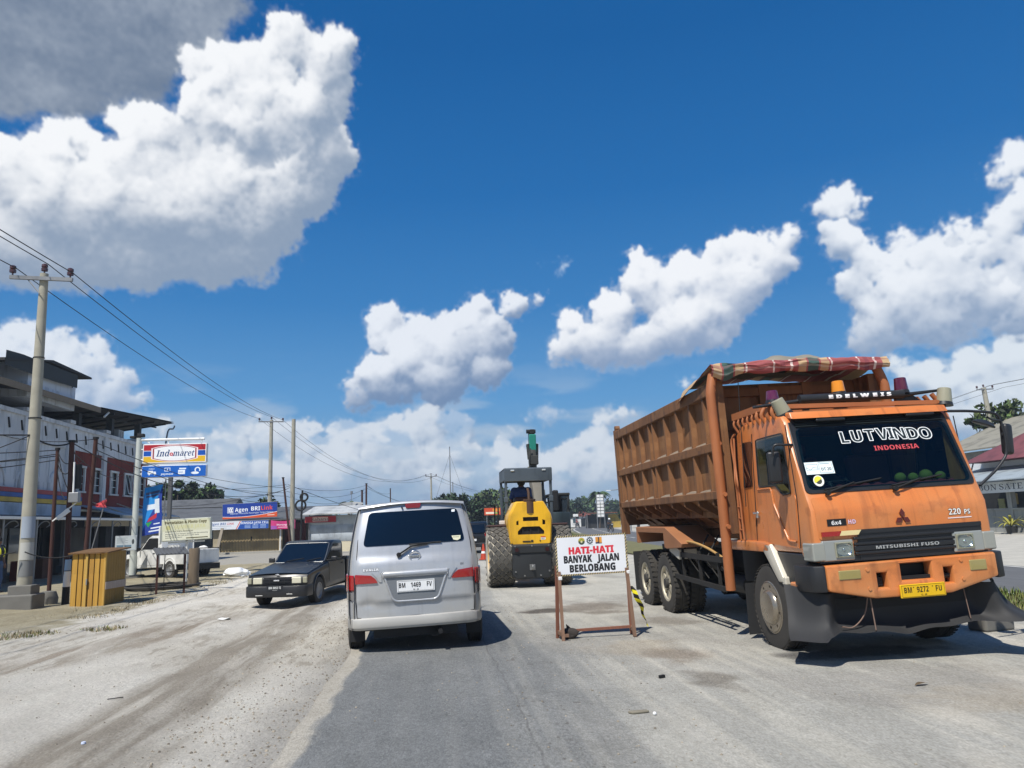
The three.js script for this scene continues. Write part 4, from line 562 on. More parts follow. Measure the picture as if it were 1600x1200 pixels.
  for (const s of [-1, 1]) {
    const rail = (y, h, d) => obj('rail', [rbox(0.13, h, zf - zr, s * (hw - 0.065 + d), y, (zf + zr) / 2, 0.015)], mt.rust, D);
    rail(3.41, 0.17, 0.005); rail(2.6, 0.13, 0); rail(1.93, 0.12, 0);
    const rz = [-1.28, -1.9, -2.56, -3.22, -3.95, -4.2, -4.85, -5.5, -6.1, -6.55];
    for (const z of rz) {
      obj('rib', [prismY([[s * (hw - 0.14), z - 0.055], [s * (hw - 0.012), z - 0.03], [s * (hw - 0.012), z + 0.03], [s * (hw - 0.14), z + 0.055]], 1.4, 1.95)], mt.rust, D);
      obj('gusset', [prismZ([[s * (hw - 0.012), 1.92], [s * (hw - 0.02), 1.8], [s * 0.64, 1.47], [s * (hw - 0.14), 1.9]], 0.05, z)], mt.rust, D);
    }
    rz.slice(0, -1).forEach((z, i) => { if (s < 0 && z - rz[i + 1] > 0.4) for (const y of [2.668, 1.992]) obj('sand_ledge', [prismX([[rz[i + 1] + 0.05, y - 0.003], [z - 0.05, y - 0.003], [z - 0.09, y + 0.02 + 0.02 * vn(i, y)], [(z + rz[i + 1]) / 2, y + 0.012 + 0.03 * vn(i * 3, y)], [rz[i + 1] + 0.1, y + 0.012]], 0.09, s * (hw - 0.085))], mt.sand ?? (mt.sand = M([196, 180, 158], 0.95, 0, { map: dustMap })), D); });
    obj('corner_post', box(0.15, 2.1, 0.16, s * (hw - 0.07), 2.45, zf - 0.04), mt.rust, D); obj('corner_post', [box(0.14, 2.2, 0.17, s * (hw - 0.07), 2.42, zr + 0.04), cylX(0.06, 0.1, s * (hw - 0.07), 3.56, zr + 0.04, 10)], mt.rust, D);
    obj('front_pipe', [tube([[s * (hw - 0.2), 3.66, -0.85], [s * (hw - 0.02), 3.6, -0.75], [s * (hw + 0.06), 3.3, -0.72], [s * (hw + 0.05), 2.2, -0.74], [s * (hw + 0.02), 0.66, -0.86]], 0.068, 50, 12, false, 0.15)], mt.orangeOld, D);
    for (const y of [3.36, 2.62, 1.93, 1.5]) obj('pipe_clamp', [cylZ(0.03, 0.24, s * (hw + 0.02), y, -0.8, 8)], mt.orangeOld, D);
  }
  // headboard with posts and cross rails, sand heaped inside
  obj('headboard', [...[-0.98, -0.32, 0.34, 0.98].map((x) => box(0.14, 1.95, 0.09, x, 2.5, zf - 0.38)), ...[2.9, 2.2, 1.6, 3.38].map((y) => box(2.2, 0.12, 0.075, 0, y, zf - 0.385))], M([128, 88, 54], 0.8, 0, { map: rep(grime, 2, 2) }), D);
  obj('sand_load', [sheet((u, v) => [lerp(-1.08, 1.08, u), 3.2 + 0.32 * Math.sin(u * 3.14) * (0.75 + 0.4 * fbm(u * 3, v * 9)) + 0.05 * fbm(u * 12, v * 30), lerp(zf - 0.5, zr + 0.2, v)], 24, 60, true)], mt.sand, D);
  // plaid tarpaulin over the front end
  {
    const plaid = canvas(512, 512, (x, w, h) => { x.fillStyle = '#96504f'; x.fillRect(0, 0, w, h); const st = [[0.02, 0.1, '#b9a67c'], [0.14, 0.12, '#2f5a50'], [0.28, 0.1, '#b9a67c'], [0.4, 0.02, '#e0dcd0'], [0.72, 0.02, '#e0dcd0'], [0.8, 0.06, '#7c3c42'], [0.92, 0.03, '#e6e2d8']]; for (const [a, b, c] of st) { x.globalAlpha = 0.85; x.fillStyle = c; x.fillRect(a * w, 0, b * w, h); } for (const [a, b, c] of st) { x.globalAlpha = 0.35; x.fillStyle = c; x.fillRect(0, a * h, w, b * h); } });
    plaid.wrapS = plaid.wrapT = THREE.RepeatWrapping; plaid.repeat.set(2.1, 0.5);
    const fold = (u, v) => 0.012 * Math.sin(u * 31 + 6 * fbm(u * 5, v * 4)) + 0.08 * (fbm(u * 6 + 3, v * 3, 4) - 0.5);
    const F = (u, v) => { const x = lerp(-1.29, 1.3, u), sag = 0.12 * Math.sin(u * 3.14), e = 1 - sstep(0, 0.06, u) * sstep(1, 0.95, u); if (v < 0.45) { const k = v / 0.45; return [x, 3.56 + 0.13 * k + sag * 0.4 * k + fold(u, k) * 0.9 - 0.07 * Math.exp(-(((u - 0.08) / 0.05) ** 2)) * (1 - k), zf + 0.2 + 0.05 * Math.sin(k * 3.14) + fold(u + 3, k) * 0.9]; } const k = (v - 0.45) / 0.55; return [x, 3.69 + sag * (0.4 + 0.6 * sstep(0, 0.5, k)) - 0.1 * k - e * 0.2 * k + fold(u + 7, k * 2) * 0.7, zf + 0.2 - 1.6 * k]; };
    const m = printMat(plaid, 0.85, { side: THREE.DoubleSide }); obj('tarpaulin', sheet(F, 120, 40), m, D);
    obj('grey_cover', sheet((u, v) => { const e = Math.sin(u * 3.14) ** 0.6 * Math.sin(v * 3.14) ** 0.5; return [lerp(-0.75, 1.1, u), 3.66 + e * (0.16 + 0.12 * fbm(u * 4, v * 4, 4)) + 0.02 * Math.sin(u * 22), zf - 0.05 - 0.8 * v]; }, 40, 16, true), M([136, 132, 122], 0.9, 0, { map: dustMap, side: THREE.DoubleSide }), D);
  }
}
// ---------- silver van seen from behind (base at the rear axle; it faces -z) ----------
Object.assign(mt, {
  silver: M([255, 255, 255], 0.32, 0.35, { clearcoat: 0.8, clearcoatRoughness: 0.1, map: paintMap([176, 180, 185], [178, 175, 167], [160, 162, 164], 2.2) }), silverDusty: M([182, 180, 174], 0.5, 0.15, { map: grime, clearcoat: 0.3 }),
  black: M([15, 17, 20], 0.4, 0, { clearcoat: 0.35, clearcoatRoughness: 0.2, map: grime }),
});
{
  const t = thing('silver_van', 'silver grey passenger van driving away with its tailgate and red lamps facing us', 'van', [-0.28, 0.005, -11.3], R(1.5));
  t.rotation.z = R(1.5);
  const halfW = (y) => (y < 0.6 ? 0.872 - 0.05 * ((0.6 - y) / 0.3) ** 2 : y < 1.0 ? 0.872 : 0.872 - 0.125 * ((y - 1.0) / 0.85) ** 1.7);
  const roofY = (x, k) => (1.985 - 0.045 * (x / 0.7) ** 2) * k;
  const edgeZ = (y) => (y < 1.02 ? 0.7 : 0.7 - 0.27 * ((y - 1.02) / 0.95) ** 1.35);
  const dent = (x, y) => -0.018 * Math.exp(-(((x + 0.6) / 0.09) ** 2) - ((y - 0.69) / 0.05) ** 2) - 0.006 * Math.exp(-(((x + 0.4) / 0.2) ** 2) - ((y - 0.6) / 0.04) ** 2);
  const rearZ = (x, y) => { const q = clamp(Math.abs(x) / Math.max(0.2, halfW(y))); return edgeZ(y) + 0.09 * (1 - q ** 2.6) - 0.05 * sstep(0.9, 1, q) + 0.022 * sstep(0.66, 0.7, y) * (1 - sstep(1.15, 1.3, y)) * (1 - sstep(0.8, 0.95, q)) + dent(x, y); };
  const TS = (x, y, o) => [x, y + o * 0.15, rearZ(x, y) + o];
  // side profile points from sill over the roof
  const side = []; for (let i = 0; i <= 14; i++) side.push(lerp(0.34, 1.82, i / 14));
  const ring = (s) => { const p = side.map((y) => [s * halfW(y), y]); for (let i = 1; i <= 5; i++) { const a = (i / 5) * 1.4; p.push([s * (halfW(1.82) - 0.1 + 0.1 * Math.cos(a)), 1.82 + 0.115 * Math.sin(a)]); } return p; };
  const full = [...ring(-1), [-0.4, 1.968], [-0.15, 1.983], [0.15, 1.983], [0.4, 1.968], ...ring(1).reverse()];
  const zs = [0, 0.004, 0.012, 0.03, 0.07, 0.15, 0.25, 0.4, 0.55, 0.68, 0.76, 0.82, 0.88, 0.94, 1];
  const nose = (k, x, y) => { // front end: windscreen and short bonnet
    const z = lerp(edgeZ(Math.min(y, 1.95)) - 0.0, -3.62, k), f = sstep(0.66, 1, k), y2 = y > 0.95 ? lerp(y, 0.95 + (y - 0.95) * clamp(1 - (f * 1.15) ** 1.2, 0.02, 1), f > 0 ? 1 : 0) : y, w = 1 - 0.12 * sstep(0.86, 1, k) - (k < 0.012 ? 0.012 * (1 - k / 0.012) : 0); return [x * w, y2, z];
  };
  const body = sheet((u, v) => { const p = full[Math.round(u * (full.length - 1))], k = zs[Math.round(v * (zs.length - 1))]; return nose(k, p[0], p[1]); }, full.length - 1, zs.length - 1);
  obj('body', [smooth(body, 0.9), smooth(sheet((u, v) => { const y = lerp(0.36, 1.955, v), hwv = y > 1.82 ? halfW(1.82) - 0.1 + 0.1 * Math.sqrt(clamp(1 - ((y - 1.82) / 0.14) ** 2)) : halfW(y), x = lerp(-1, 1, u) * hwv * 0.99; return TS(x, Math.min(y, 1.985 - 0.045 * (x / 0.7) ** 2), 0); }, 60, 60), 1.2), box(1.6, 1.2, 0.05, 0, 0.9, -3.5)], mt.silver, t);
  // roof lip above the glass
  obj('roof_lip', smooth(sheet((u, v) => { const x = lerp(-0.72, 0.72, u), a = v * 3.14; return [x, 1.965 - 0.045 * (x / 0.7) ** 2 + 0.028 * Math.sin(a) - 0.012 * v, edgeZ(1.9) + 0.03 + 0.065 * (1 - (x / 0.75) ** 4) * Math.sin(a * 0.5 + 0.2) + 0.02 - 0.06 * (1 - v)]; }, 40, 8), 1.2), mt.silver, t);
  const gate = sub('tailgate', t);
  obj('rear_window', patch(roundPoly([[-0.66, 1.405], [-0.575, 1.85], [0.62, 1.85], [0.7, 1.405]], 0.06, 5), TS, 0.004, 0.004, 30, 16), mt.glassDark, gate);
  const seam = (pts) => tube(pts.map(([x, y]) => TS(x, y, 0.0015)), 0.006, 60, 5, false, 0.2);
  obj('gate_seam', [seam([[-0.69, 1.9], [-0.735, 1.4], [-0.76, 1.0], [-0.765, 0.7], [-0.755, 0.5]]), seam([[0.69, 1.9], [0.775, 1.4], [0.785, 1.0], [0.79, 0.7], [0.78, 0.5]]), seam([[-0.755, 0.5], [0, 0.492], [0.78, 0.5]])], mt.dark, gate);
  // plate recess rim and garnish bar
  obj('recess_rim', [tube([[-0.43, 1.06], [-0.37, 0.96], [-0.29, 0.73], [-0.22, 0.685], [0.25, 0.685], [0.32, 0.73], [0.41, 0.96], [0.46, 1.06]].map(([x, y]) => TS(x, y, 0.004)), 0.016, 60, 8, false, 0.2)], mt.silver, gate);
  obj('shaded_recess_panel', patch(roundPoly([[-0.37, 1.0], [-0.28, 0.72], [-0.22, 0.7], [0.26, 0.7], [0.31, 0.72], [0.4, 1.0]], 0.02), TS, 0.001, 0.003, 16, 8), M([126, 130, 134], 0.45, 0.4), gate);  // same silver coloured darker, standing in for the shading inside the recess
  obj('garnish_bar', [smooth(sheet((u, v) => { const a = v * 3.14, x = lerp(-0.4, 0.44, u); return TS(x, 1.03 + 0.042 * Math.cos(a), 0.004 + 0.034 * Math.sin(a)); }, 30, 10), 1.2), rbox(0.02, 0.08, 0.04, -0.4, 1.03, rearZ(-0.4, 1.03) + 0.015, 0.01), rbox(0.02, 0.08, 0.04, 0.44, 1.03, rearZ(0.44, 1.03) + 0.015, 0.01)], mt.silver, gate);
  obj('number_plate', patch([[-0.225, 0.8], [-0.225, 0.945], [0.265, 0.945], [0.265, 0.8]], (x, y, o) => [x, y, rearZ(0, 0.87) + o], 0.006, 0.01, 2, 2), M([226, 228, 228], 0.5), gate);
  obj('plate_lettering', plane(0.47, 0.135, 0.02, 0.8725, rearZ(0, 0.87) + 0.0185), decalMat(canvas(512, 146, (x, w, h) => { x.strokeStyle = '#222'; x.lineWidth = 3; x.strokeRect(5, 5, w - 10, h - 10); const o = { sx: 0.72, fill: '#0c0d10' }; txt(x, 'BM', w * 0.12, h * 0.42, 92, o); txt(x, '1469', w * 0.5, h * 0.42, 92, o); txt(x, 'FV', w * 0.87, h * 0.42, 92, o); txt(x, '02 - 28', w * 0.5, h * 0.85, 26, { fill: '#0c0d10' }); })), gate);
  for (const s of [-1, 1]) {
    const L = sub('tail_lamp', t), X = (a) => (s < 0 ? -a : a + 0.02);
    const C = (a, y, o) => { const q = a; if (q <= 0.8) return [X(q), y, rearZ(X(q), y) + o]; const k = (q - 0.8) / 0.2; return [s * lerp(0.8 + 0.02, halfW(y) + o * 1.0, sstep(0, 0.75, k)), y, lerp(rearZ(s * 0.8, y), 0.42, k ** 1.4) + o]; };
    obj('red_lens', patch([[0.785, 0.845], [0.785, 1.045], [0.97, 1.06], [0.985, 0.83]], C, 0.006, 0.022, 14, 6), mt.redLens, L);
    obj('clear_lens', patch([[0.785, 0.715], [0.785, 0.842], [0.985, 0.827], [0.96, 0.73]], C, 0.006, 0.016, 14, 5), M([120, 118, 118], 0.12, 0.3, { clearcoat: 1 }), L);
    obj('inner_red_lens', patch(roundPoly([[0.47, 0.935], [0.5, 0.985], [0.56, 1.035], [0.77, 1.055], [0.77, 0.93]], 0.015), C, 0.006, 0.014, 12, 5), mt.redLens, L);
    obj('chrome_trim', patch([[0.42, 0.945], [0.42, 1.05], [0.46, 1.075], [0.55, 1.07], [0.49, 1.0], [0.455, 0.945]], C, 0.003, 0.01, 6, 5), mt.silver, L);
  }
  obj('brake_lamp', patch(roundPoly([[-0.075, 1.885], [-0.09, 1.955], [0.13, 1.955], [0.115, 1.885]], 0.02), (x, y, o) => [x, y, edgeZ(1.92) + 0.1 + o], 0.0, 0.02, 6, 3), M([128, 14, 24], 0.25, 0, { clearcoat: 1 }), t);
  obj('washer_nozzle', [cylZ(0.012, 0.05, -0.13, 1.9, edgeZ(1.9) + 0.1, 8)], mt.dark, t);
  // wiper, badge, lettering, stickers
  obj('wiper', [cylZ(0.03, 0.05, ...TS(-0.19, 1.275, 0.02), 14), bar(TS(-0.19, 1.275, 0.035), TS(-0.02, 1.375, 0.03), 0.03, 0.02), bar(TS(-0.02, 1.375, 0.03), TS(0.2, 1.395, 0.025), 0.022, 0.018), rod(TS(-0.05, 1.4, 0.02), TS(0.38, 1.41, 0.02), 0.01, 6)], mt.dark, t);
  obj('badge', [new THREE.TorusGeometry(0.068, 0.011, 8, 40).translate(...TS(0.02, 1.245, 0.012)), rbox(0.16, 0.036, 0.016, ...TS(0.02, 1.245, 0.014), 0.005)], mt.chrome, t);
  const flat = (name, w, h, x, y, draw, cw = 256) => obj(name, sheet((u, v) => TS(x + (u - 0.5) * w, y + (v - 0.5) * h, 0.005), 6, 3), decalMat(canvas(cw, Math.round((cw * h) / w), draw), 0.4), t);
  obj('badge_lettering', plane(0.15, 0.028, 0.02, 1.245, TS(0, 1.245, 0.0235)[2]), decalMat(canvas(256, 48, (x, w, h) => txt(x, 'NISSAN', w / 2, h / 2, 40, { sx: 1.4, fill: '#33363a' }))), t);
  flat('model_lettering', 0.29, 0.05, -0.56, 1.105, (x, w, h) => txt(x, 'EVALIA', w / 2, h / 2, 40, { sx: 1.35, fill: '#e8eaec', stroke: '#4a4e52', lw: 5 })); flat('trim_lettering', 0.1, 0.05, 0.64, 1.11, (x, w, h) => txt(x, 'XV', w / 2, h / 2, 96, { fill: '#55585c' }));
  const glassDecal = (name, w, h, x, y, draw) => obj(name, sheet((u, v) => TS(x + (u - 0.5) * w, y + (v - 0.5) * h, 0.01), 4, 3), decalMat(canvas(192, Math.round((192 * h) / w), draw), 0.5), t);
  glassDecal('window_sticker', 0.13, 0.075, 0.585, 1.45, (x, w, h) => { x.fillStyle = '#d8d6b8'; x.beginPath(); x.moveTo(4, 10); x.lineTo(w - 4, 10); x.lineTo(w - 12, h * 0.7); x.lineTo(w * 0.6, h - 4); x.lineTo(w * 0.2, h * 0.8); x.closePath(); x.fill(); txt(x, 'ECUSOI', w / 2, h * 0.36, 34, { fill: '#5a5a44' }); });
  glassDecal('toll_sticker', 0.055, 0.04, 0.565, 1.815, (x, w, h) => { x.fillStyle = '#dfe6ea'; x.fillRect(20, 20, w - 40, h - 40); x.fillRect(60, 4, w - 70, h * 0.5); });
  // bumper
  {
    const pts = []; for (let i = 0; i <= 24; i++) { const x = lerp(-0.885, 0.885, i / 24); pts.push([x, 0.815 - 0.06 * Math.abs(x / 0.88) ** 3 - 0.14 * sstep(0.78, 0.885, Math.abs(x))]); }
    pts.push([0.885, 0.3], [0.8, 0.3], [0.8, 0.55], [-0.8, 0.55], [-0.8, 0.3], [-0.885, 0.3]);
    obj('rear_bumper', [smooth(prismY(pts, 0.13, 0.365, 0.022), 0.6), smooth(prismY(pts.map(([x, z]) => [x * 0.985, z - 0.03]), 0.07, 0.34, 0.02), 0.6)], mt.silverDusty, t);
    for (const s of [-1, 1]) obj('bumper_corner', patch([[0.79, 0.49], [0.79, 0.71], [0.97, 0.72], [1.0, 0.49]], (q, y, o) => { const k = (q - 0.8) / 0.2; return q <= 0.8 ? [s * q, y, rearZ(s * q, y) + o] : [s * lerp(0.8, halfW(y) + o, sstep(0, 0.75, k)), y, lerp(rearZ(s * 0.8, y), 0.3, k ** 1.4) + o]; }, 0.004, 0.018, 12, 6), mt.silverDusty, t);
  }
  obj('underbody', [box(1.5, 0.12, 3.9, 0, 0.36, -1.45), box(1.1, 0.16, 0.3, 0, 0.3, 0.5), cylX(0.05, 1.4, 0, 0.3, 0, 10), cylZ(0.09, 0.5, 0.25, 0.28, 0.4, 12), cylZ(0.03, 0.3, 0.32, 0.27, 0.7, 10)], mt.dark, t);
  for (const s of [-1, 1]) {
    const S = (z, y, o) => [s * (halfW(y) + o), y, z];
    obj('side_window', patch(roundPoly([[-2.5, 1.2], [-2.05, 1.72], [0.25, 1.76], [0.4, 1.25]], 0.06), S, 0.003, 0.004, 20, 10), mt.glassDark, t);
    obj('door_mirror', [smooth(rbox(0.16, 0.2, 0.1, s * 1.0, 1.24, -2.55, 0.04), 0.6), rod([s * 0.86, 1.18, -2.6], [s * 0.96, 1.2, -2.56], 0.03, 6)], mt.blackPlastic, t);
    for (const z of [0, -2.73]) obj('wheel_arch', [T(new THREE.RingGeometry(0.3, 0.37, 32), s * 0.877, 0.34, z, 0, s * Math.PI / 2)], mt.dark, t);
    for (const z of [0, -2.73]) wheel(t, s * 0.815, z, 0.315, 0.19, s, { rim: 0.6, rimMat: mt.silver });
    obj('mud_flap', [box(0.2, 0.18, 0.01, s * 0.78, 0.25, 0.36)], mt.dark, t);
  }
  obj('windscreen', sheet((u, v) => { const k = lerp(0.72, 0.86, u), f = sstep(0.66, 1, k), yy = 0.95 + 0.9 * clamp(1 - (f * 1.15) ** 1.2, 0.02, 1); return [lerp(-0.66, 0.66, v), yy + 0.12, lerp(0.5, -3.62, k) - 0.02]; }, 8, 4), mt.glassDark, t);
}
// ---------- small pickups ----------
function pickup(name, label, pos, turn, scale, bodyM, o = {}) {
  const t = thing(name, label, 'pickup truck', pos, turn); t.scale.set(scale[0], scale[1], scale[2]);
  // base at front axle, faces +z
  const arch = (c, r) => Array.from({ length: 11 }, (_, i) => [c - Math.cos((i / 10) * Math.PI) * r, 0.36 + Math.sin((i / 10) * Math.PI) * r]);
  const low = [[0.78, 0.42], [0.8, 0.7], [0.74, 0.8], [-0.58, 1.0], [-0.62, 1.02], [-1.95, 1.0], [-2.0, 0.42], ...arch(0, 0.4)];
  obj('body', [smooth(prismX(low, 1.64, 0, 0.03), 0.5)], bodyM, t);
  obj('bonnet', [smooth(sheet((u, v) => { const x = lerp(-0.78, 0.78, u), k = v; return [x, lerp(0.815, 1.02, k) + 0.03 * (1 - (x / 0.78) ** 2), lerp(0.76, -0.56, k)]; }, 20, 8, true), 1), prismX([[0.5, 0.86], [-0.5, 1.05], [-0.5, 1.03], [0.5, 0.84]], 0.03, 0.38), prismX([[0.5, 0.86], [-0.5, 1.05], [-0.5, 1.03], [0.5, 0.84]], 0.03, -0.38)], bodyM, t);
  const cabP = [[-0.5, 1.0], [-1.12, 1.5], [-1.3, 1.57], [-1.85, 1.57], [-1.98, 1.5], [-2.06, 1.0]];
  obj('cab', [smooth(prismX(cabP, 1.46, 0, 0.07), 0.5)], bodyM, t);
  const wf = (x, y, q) => { const k = (y - 1.0) / 0.5; return [x * lerp(1.02, 0.93, k), y + q * 0.6, lerp(-0.5, -1.12, k) + q * 0.8]; };
  obj('windscreen', patch(roundPoly([[-0.7, 1.04], [-0.68, 1.49], [0.68, 1.49], [0.7, 1.04]], 0.06), wf, 0.004, 0.004, 10, 8), mt.glassDark, t);
  obj('windscreen_trim', [tube([wf(-0.71, 1.03, 0.006), wf(-0.69, 1.5, 0.006), wf(0.69, 1.5, 0.006), wf(0.71, 1.03, 0.006)], 0.012, 60, 5, true, 0.05)], o.trim ?? mt.steel, t);
  for (const s of [-1, 1]) {
    const S = (z, y, q) => [s * (0.73 + q), y, z], d = sub('door', t);
    obj('door_panel', patch(roundPoly([[-1.85, 0.5], [-0.72, 0.5], [-0.66, 1.02], [-1.85, 1.02]], 0.04), (z, y, q) => [s * (0.82 + q), y, z], 0.001, 0.006, 6, 6), bodyM, d);
    obj('door_window', patch(roundPoly([[-1.82, 1.07], [-1.8, 1.48], [-1.2, 1.48], [-0.72, 1.07]], 0.05), S, 0.003, 0.004, 8, 8), o.openWin ? mt.dark : mt.glassDark, d);
    obj('door_handle', rbox(0.02, 0.03, 0.12, s * 0.84, 0.93, -1.7, 0.008), mt.blackPlastic, d);
    obj('door_mirror', [smooth(rbox(0.18, 0.13, 0.06, s * 0.93, 1.09, -0.78, 0.03), 0.6), rod([s * 0.76, 1.05, -0.8], [s * 0.9, 1.08, -0.78], 0.02, 6)], mt.blackPlastic, t);
    const L = sub('headlamp', t);
    obj('lens', rbox(0.26, 0.16, 0.05, s * 0.53, 0.67, 0.79, 0.02), o.lamp ?? M([214, 210, 186], 0.2, 0.2, { clearcoat: 1 }), L); obj('corner_lamp', rbox(0.12, 0.15, 0.12, s * 0.755, 0.67, 0.75, 0.02), mt.lampDull, L);
    obj('arch_flare', [smooth(T(new THREE.TorusGeometry(0.4, 0.035, 6, 20, Math.PI), s * 0.815, 0.36, 0, 0, Math.PI / 2), 0.8), smooth(T(new THREE.TorusGeometry(0.4, 0.03, 6, 20, Math.PI), s * 0.815, 0.36, -2.75, 0, Math.PI / 2), 0.8)], bodyM, t);
    for (const z of [0, -2.75]) { wheel(t, s * 0.73, z, 0.34, 0.2, s, { rim: 0.6, rimMat: mt.zinc }); }
  }
  obj('grille', [rbox(0.76, 0.17, 0.04, 0, 0.67, 0.79, 0.01), box(0.72, 0.02, 0.03, 0, 0.7, 0.815), box(0.72, 0.02, 0.03, 0, 0.64, 0.815), ...[-0.2, 0, 0.2].map((x) => box(0.02, 0.15, 0.03, x, 0.67, 0.812))], mt.blackPlastic, t);
  obj('grille_badge', rbox(0.16, 0.035, 0.02, 0, 0.67, 0.835, 0.008), mt.chrome, t); obj('bonnet_badge', rbox(0.1, 0.02, 0.02, 0, 0.815, 0.785, 0.008), mt.chrome, t);
  obj('front_bumper', [smooth(prismY(roundPoly([[-0.86, 0.45], [-0.84, 0.86], [-0.6, 0.93], [0.6, 0.93], [0.84, 0.86], [0.86, 0.45]], 0.08), 0.27, 0.28, 0.03), 0.5)], o.bumper ?? mt.blackPlastic, t);
  obj('bumper_slot', [rbox(0.2, 0.03, 0.02, -0.42, 0.33, 0.935, 0.008), rbox(0.16, 0.03, 0.02, 0.4, 0.35, 0.93, 0.008)], mt.steel, t);
  if (o.plate) obj('number_plate', plane(0.44, 0.14, 0, 0.5, 0.934), printMat(canvas(256, 82, (x, w, h) => { x.fillStyle = '#1a1c20'; x.fillRect(0, 0, w, h); txt(x, o.plate, w / 2, h * 0.45, 44, { sx: 0.85, fill: '#d8dad8' }); x.fillStyle = '#9a9c9a'; x.fillRect(90, 68, 76, 5); })), t);
  obj('wiper', [rod(wf(-0.4, 1.05, 0.02), wf(0.1, 1.12, 0.015), 0.008, 5), rod(wf(0.2, 1.05, 0.02), wf(0.6, 1.12, 0.015), 0.008, 5)], mt.dark, t);
  // load bed
  const B = sub('load_bed', t), bl = o.bed ?? 2.1;
  obj('bed_side', [rbox(0.07, 0.5, bl, -0.79, 0.78, -2.1 - bl / 2, 0.02)], bodyM, B); obj('bed_side', [rbox(0.07, 0.5, bl, 0.79, 0.78, -2.1 - bl / 2, 0.02)], bodyM, B);
  obj('bed_rail', [rod([-0.79, 1.05, -2.12], [-0.79, 1.05, -2.1 - bl], 0.022, 6), rod([0.79, 1.05, -2.12], [0.79, 1.05, -2.1 - bl], 0.022, 6)], o.bumper ?? mt.blackPlastic, B);
  obj('bed_floor', box(1.56, 0.05, bl, 0, 0.6, -2.1 - bl / 2), mt.frame, B); obj('tailgate', rbox(1.58, 0.5, 0.05, 0, 0.78, -2.1 - bl, 0.02), bodyM, B);
  obj('underbody', [box(1.3, 0.2, 4.2, 0, 0.42, -1.8), cylX(0.05, 1.3, 0, 0.34, -2.75, 8), cylX(0.04, 1.3, 0, 0.34, 0, 8)], mt.dark, t);
  return t;
}
pickup('black_pickup', 'black pickup truck with pale headlamps facing us on the dirt shoulder', [-3.14, 0.055, -17.6], R(-10), [0.78, 0.845, 0.98], mt.black, { plate: 'BM 8053 TI', bed: 2.1 });
pickup('white_pickup', 'white pickup truck parked side-on behind the roadside signs and tin roofed noticeboard', [-11.15, 0.03, -31.9], R(-128), [0.92, 1.0, 0.92], mt.whitePaint, { bumper: mt.blackDusty, trim: mt.blackPlastic, openWin: true, bed: 1.5 });

// ---------- dark car further ahead, with traffic cones behind it ----------
{
  const t = thing('dark_car', 'dark car seen from behind far ahead beside the road roller', 'car', [2.05, 0.03, -43.5]);
  obj('body', [smooth(prismX(roundPoly([[0.75, 0.35], [0.8, 0.95], [0.55, 1.6], [0.3, 1.7], [-2.0, 1.66], [-2.7, 1.1], [-3.5, 0.95], [-3.6, 0.35]], 0.12), 1.68, 0, 0.12), 0.6)], mt.black, t);
  obj('rear_window', [T(plane(1.3, 0.5), 0, 1.33, 0.71, -0.38)], mt.glassDark, t); obj('number_plate', rbox(0.4, 0.12, 0.02, 0, 0.72, 0.82, 0.01), mt.white, t); obj('rear_bumper', rbox(1.64, 0.24, 0.2, 0, 0.45, 0.78, 0.06), mt.blackPlastic, t);
  for (const s of [-1, 1]) { obj('tail_lamp', rbox(0.16, 0.3, 0.08, s * 0.72, 0.95, 0.75, 0.03), mt.redLens, t); for (const z of [0, -2.6]) wheel(t, s * 0.74, z, 0.32, 0.2, s, {}); }
}
{
  const cm = M([176, 58, 30], 0.6);
  const c0 = thing('traffic_cone', 'orange traffic cone closer to the road roller, standing behind the dark car', 'traffic cone', [2.15, 0.03, -35.2], 0, 'traffic cones ahead');
  obj('cone_body', smooth(lathe([[0.15, 0.03], [0.035, 0.68], [0.03, 0.7], [0, 0.7]], 16), 0.6), cm, c0); obj('cone_base', rbox(0.38, 0.04, 0.38, 0, 0.02, 0, 0.01), cm, c0); obj('reflective_band', cylY(0.108, 0.082, 0.13, 0, 0.28, 0, 16), mt.white, c0);
  dup(c0, [1.72, 0.03, -37.5], 0.3, 'orange traffic cone closer to the silver van, standing behind the dark car');
}
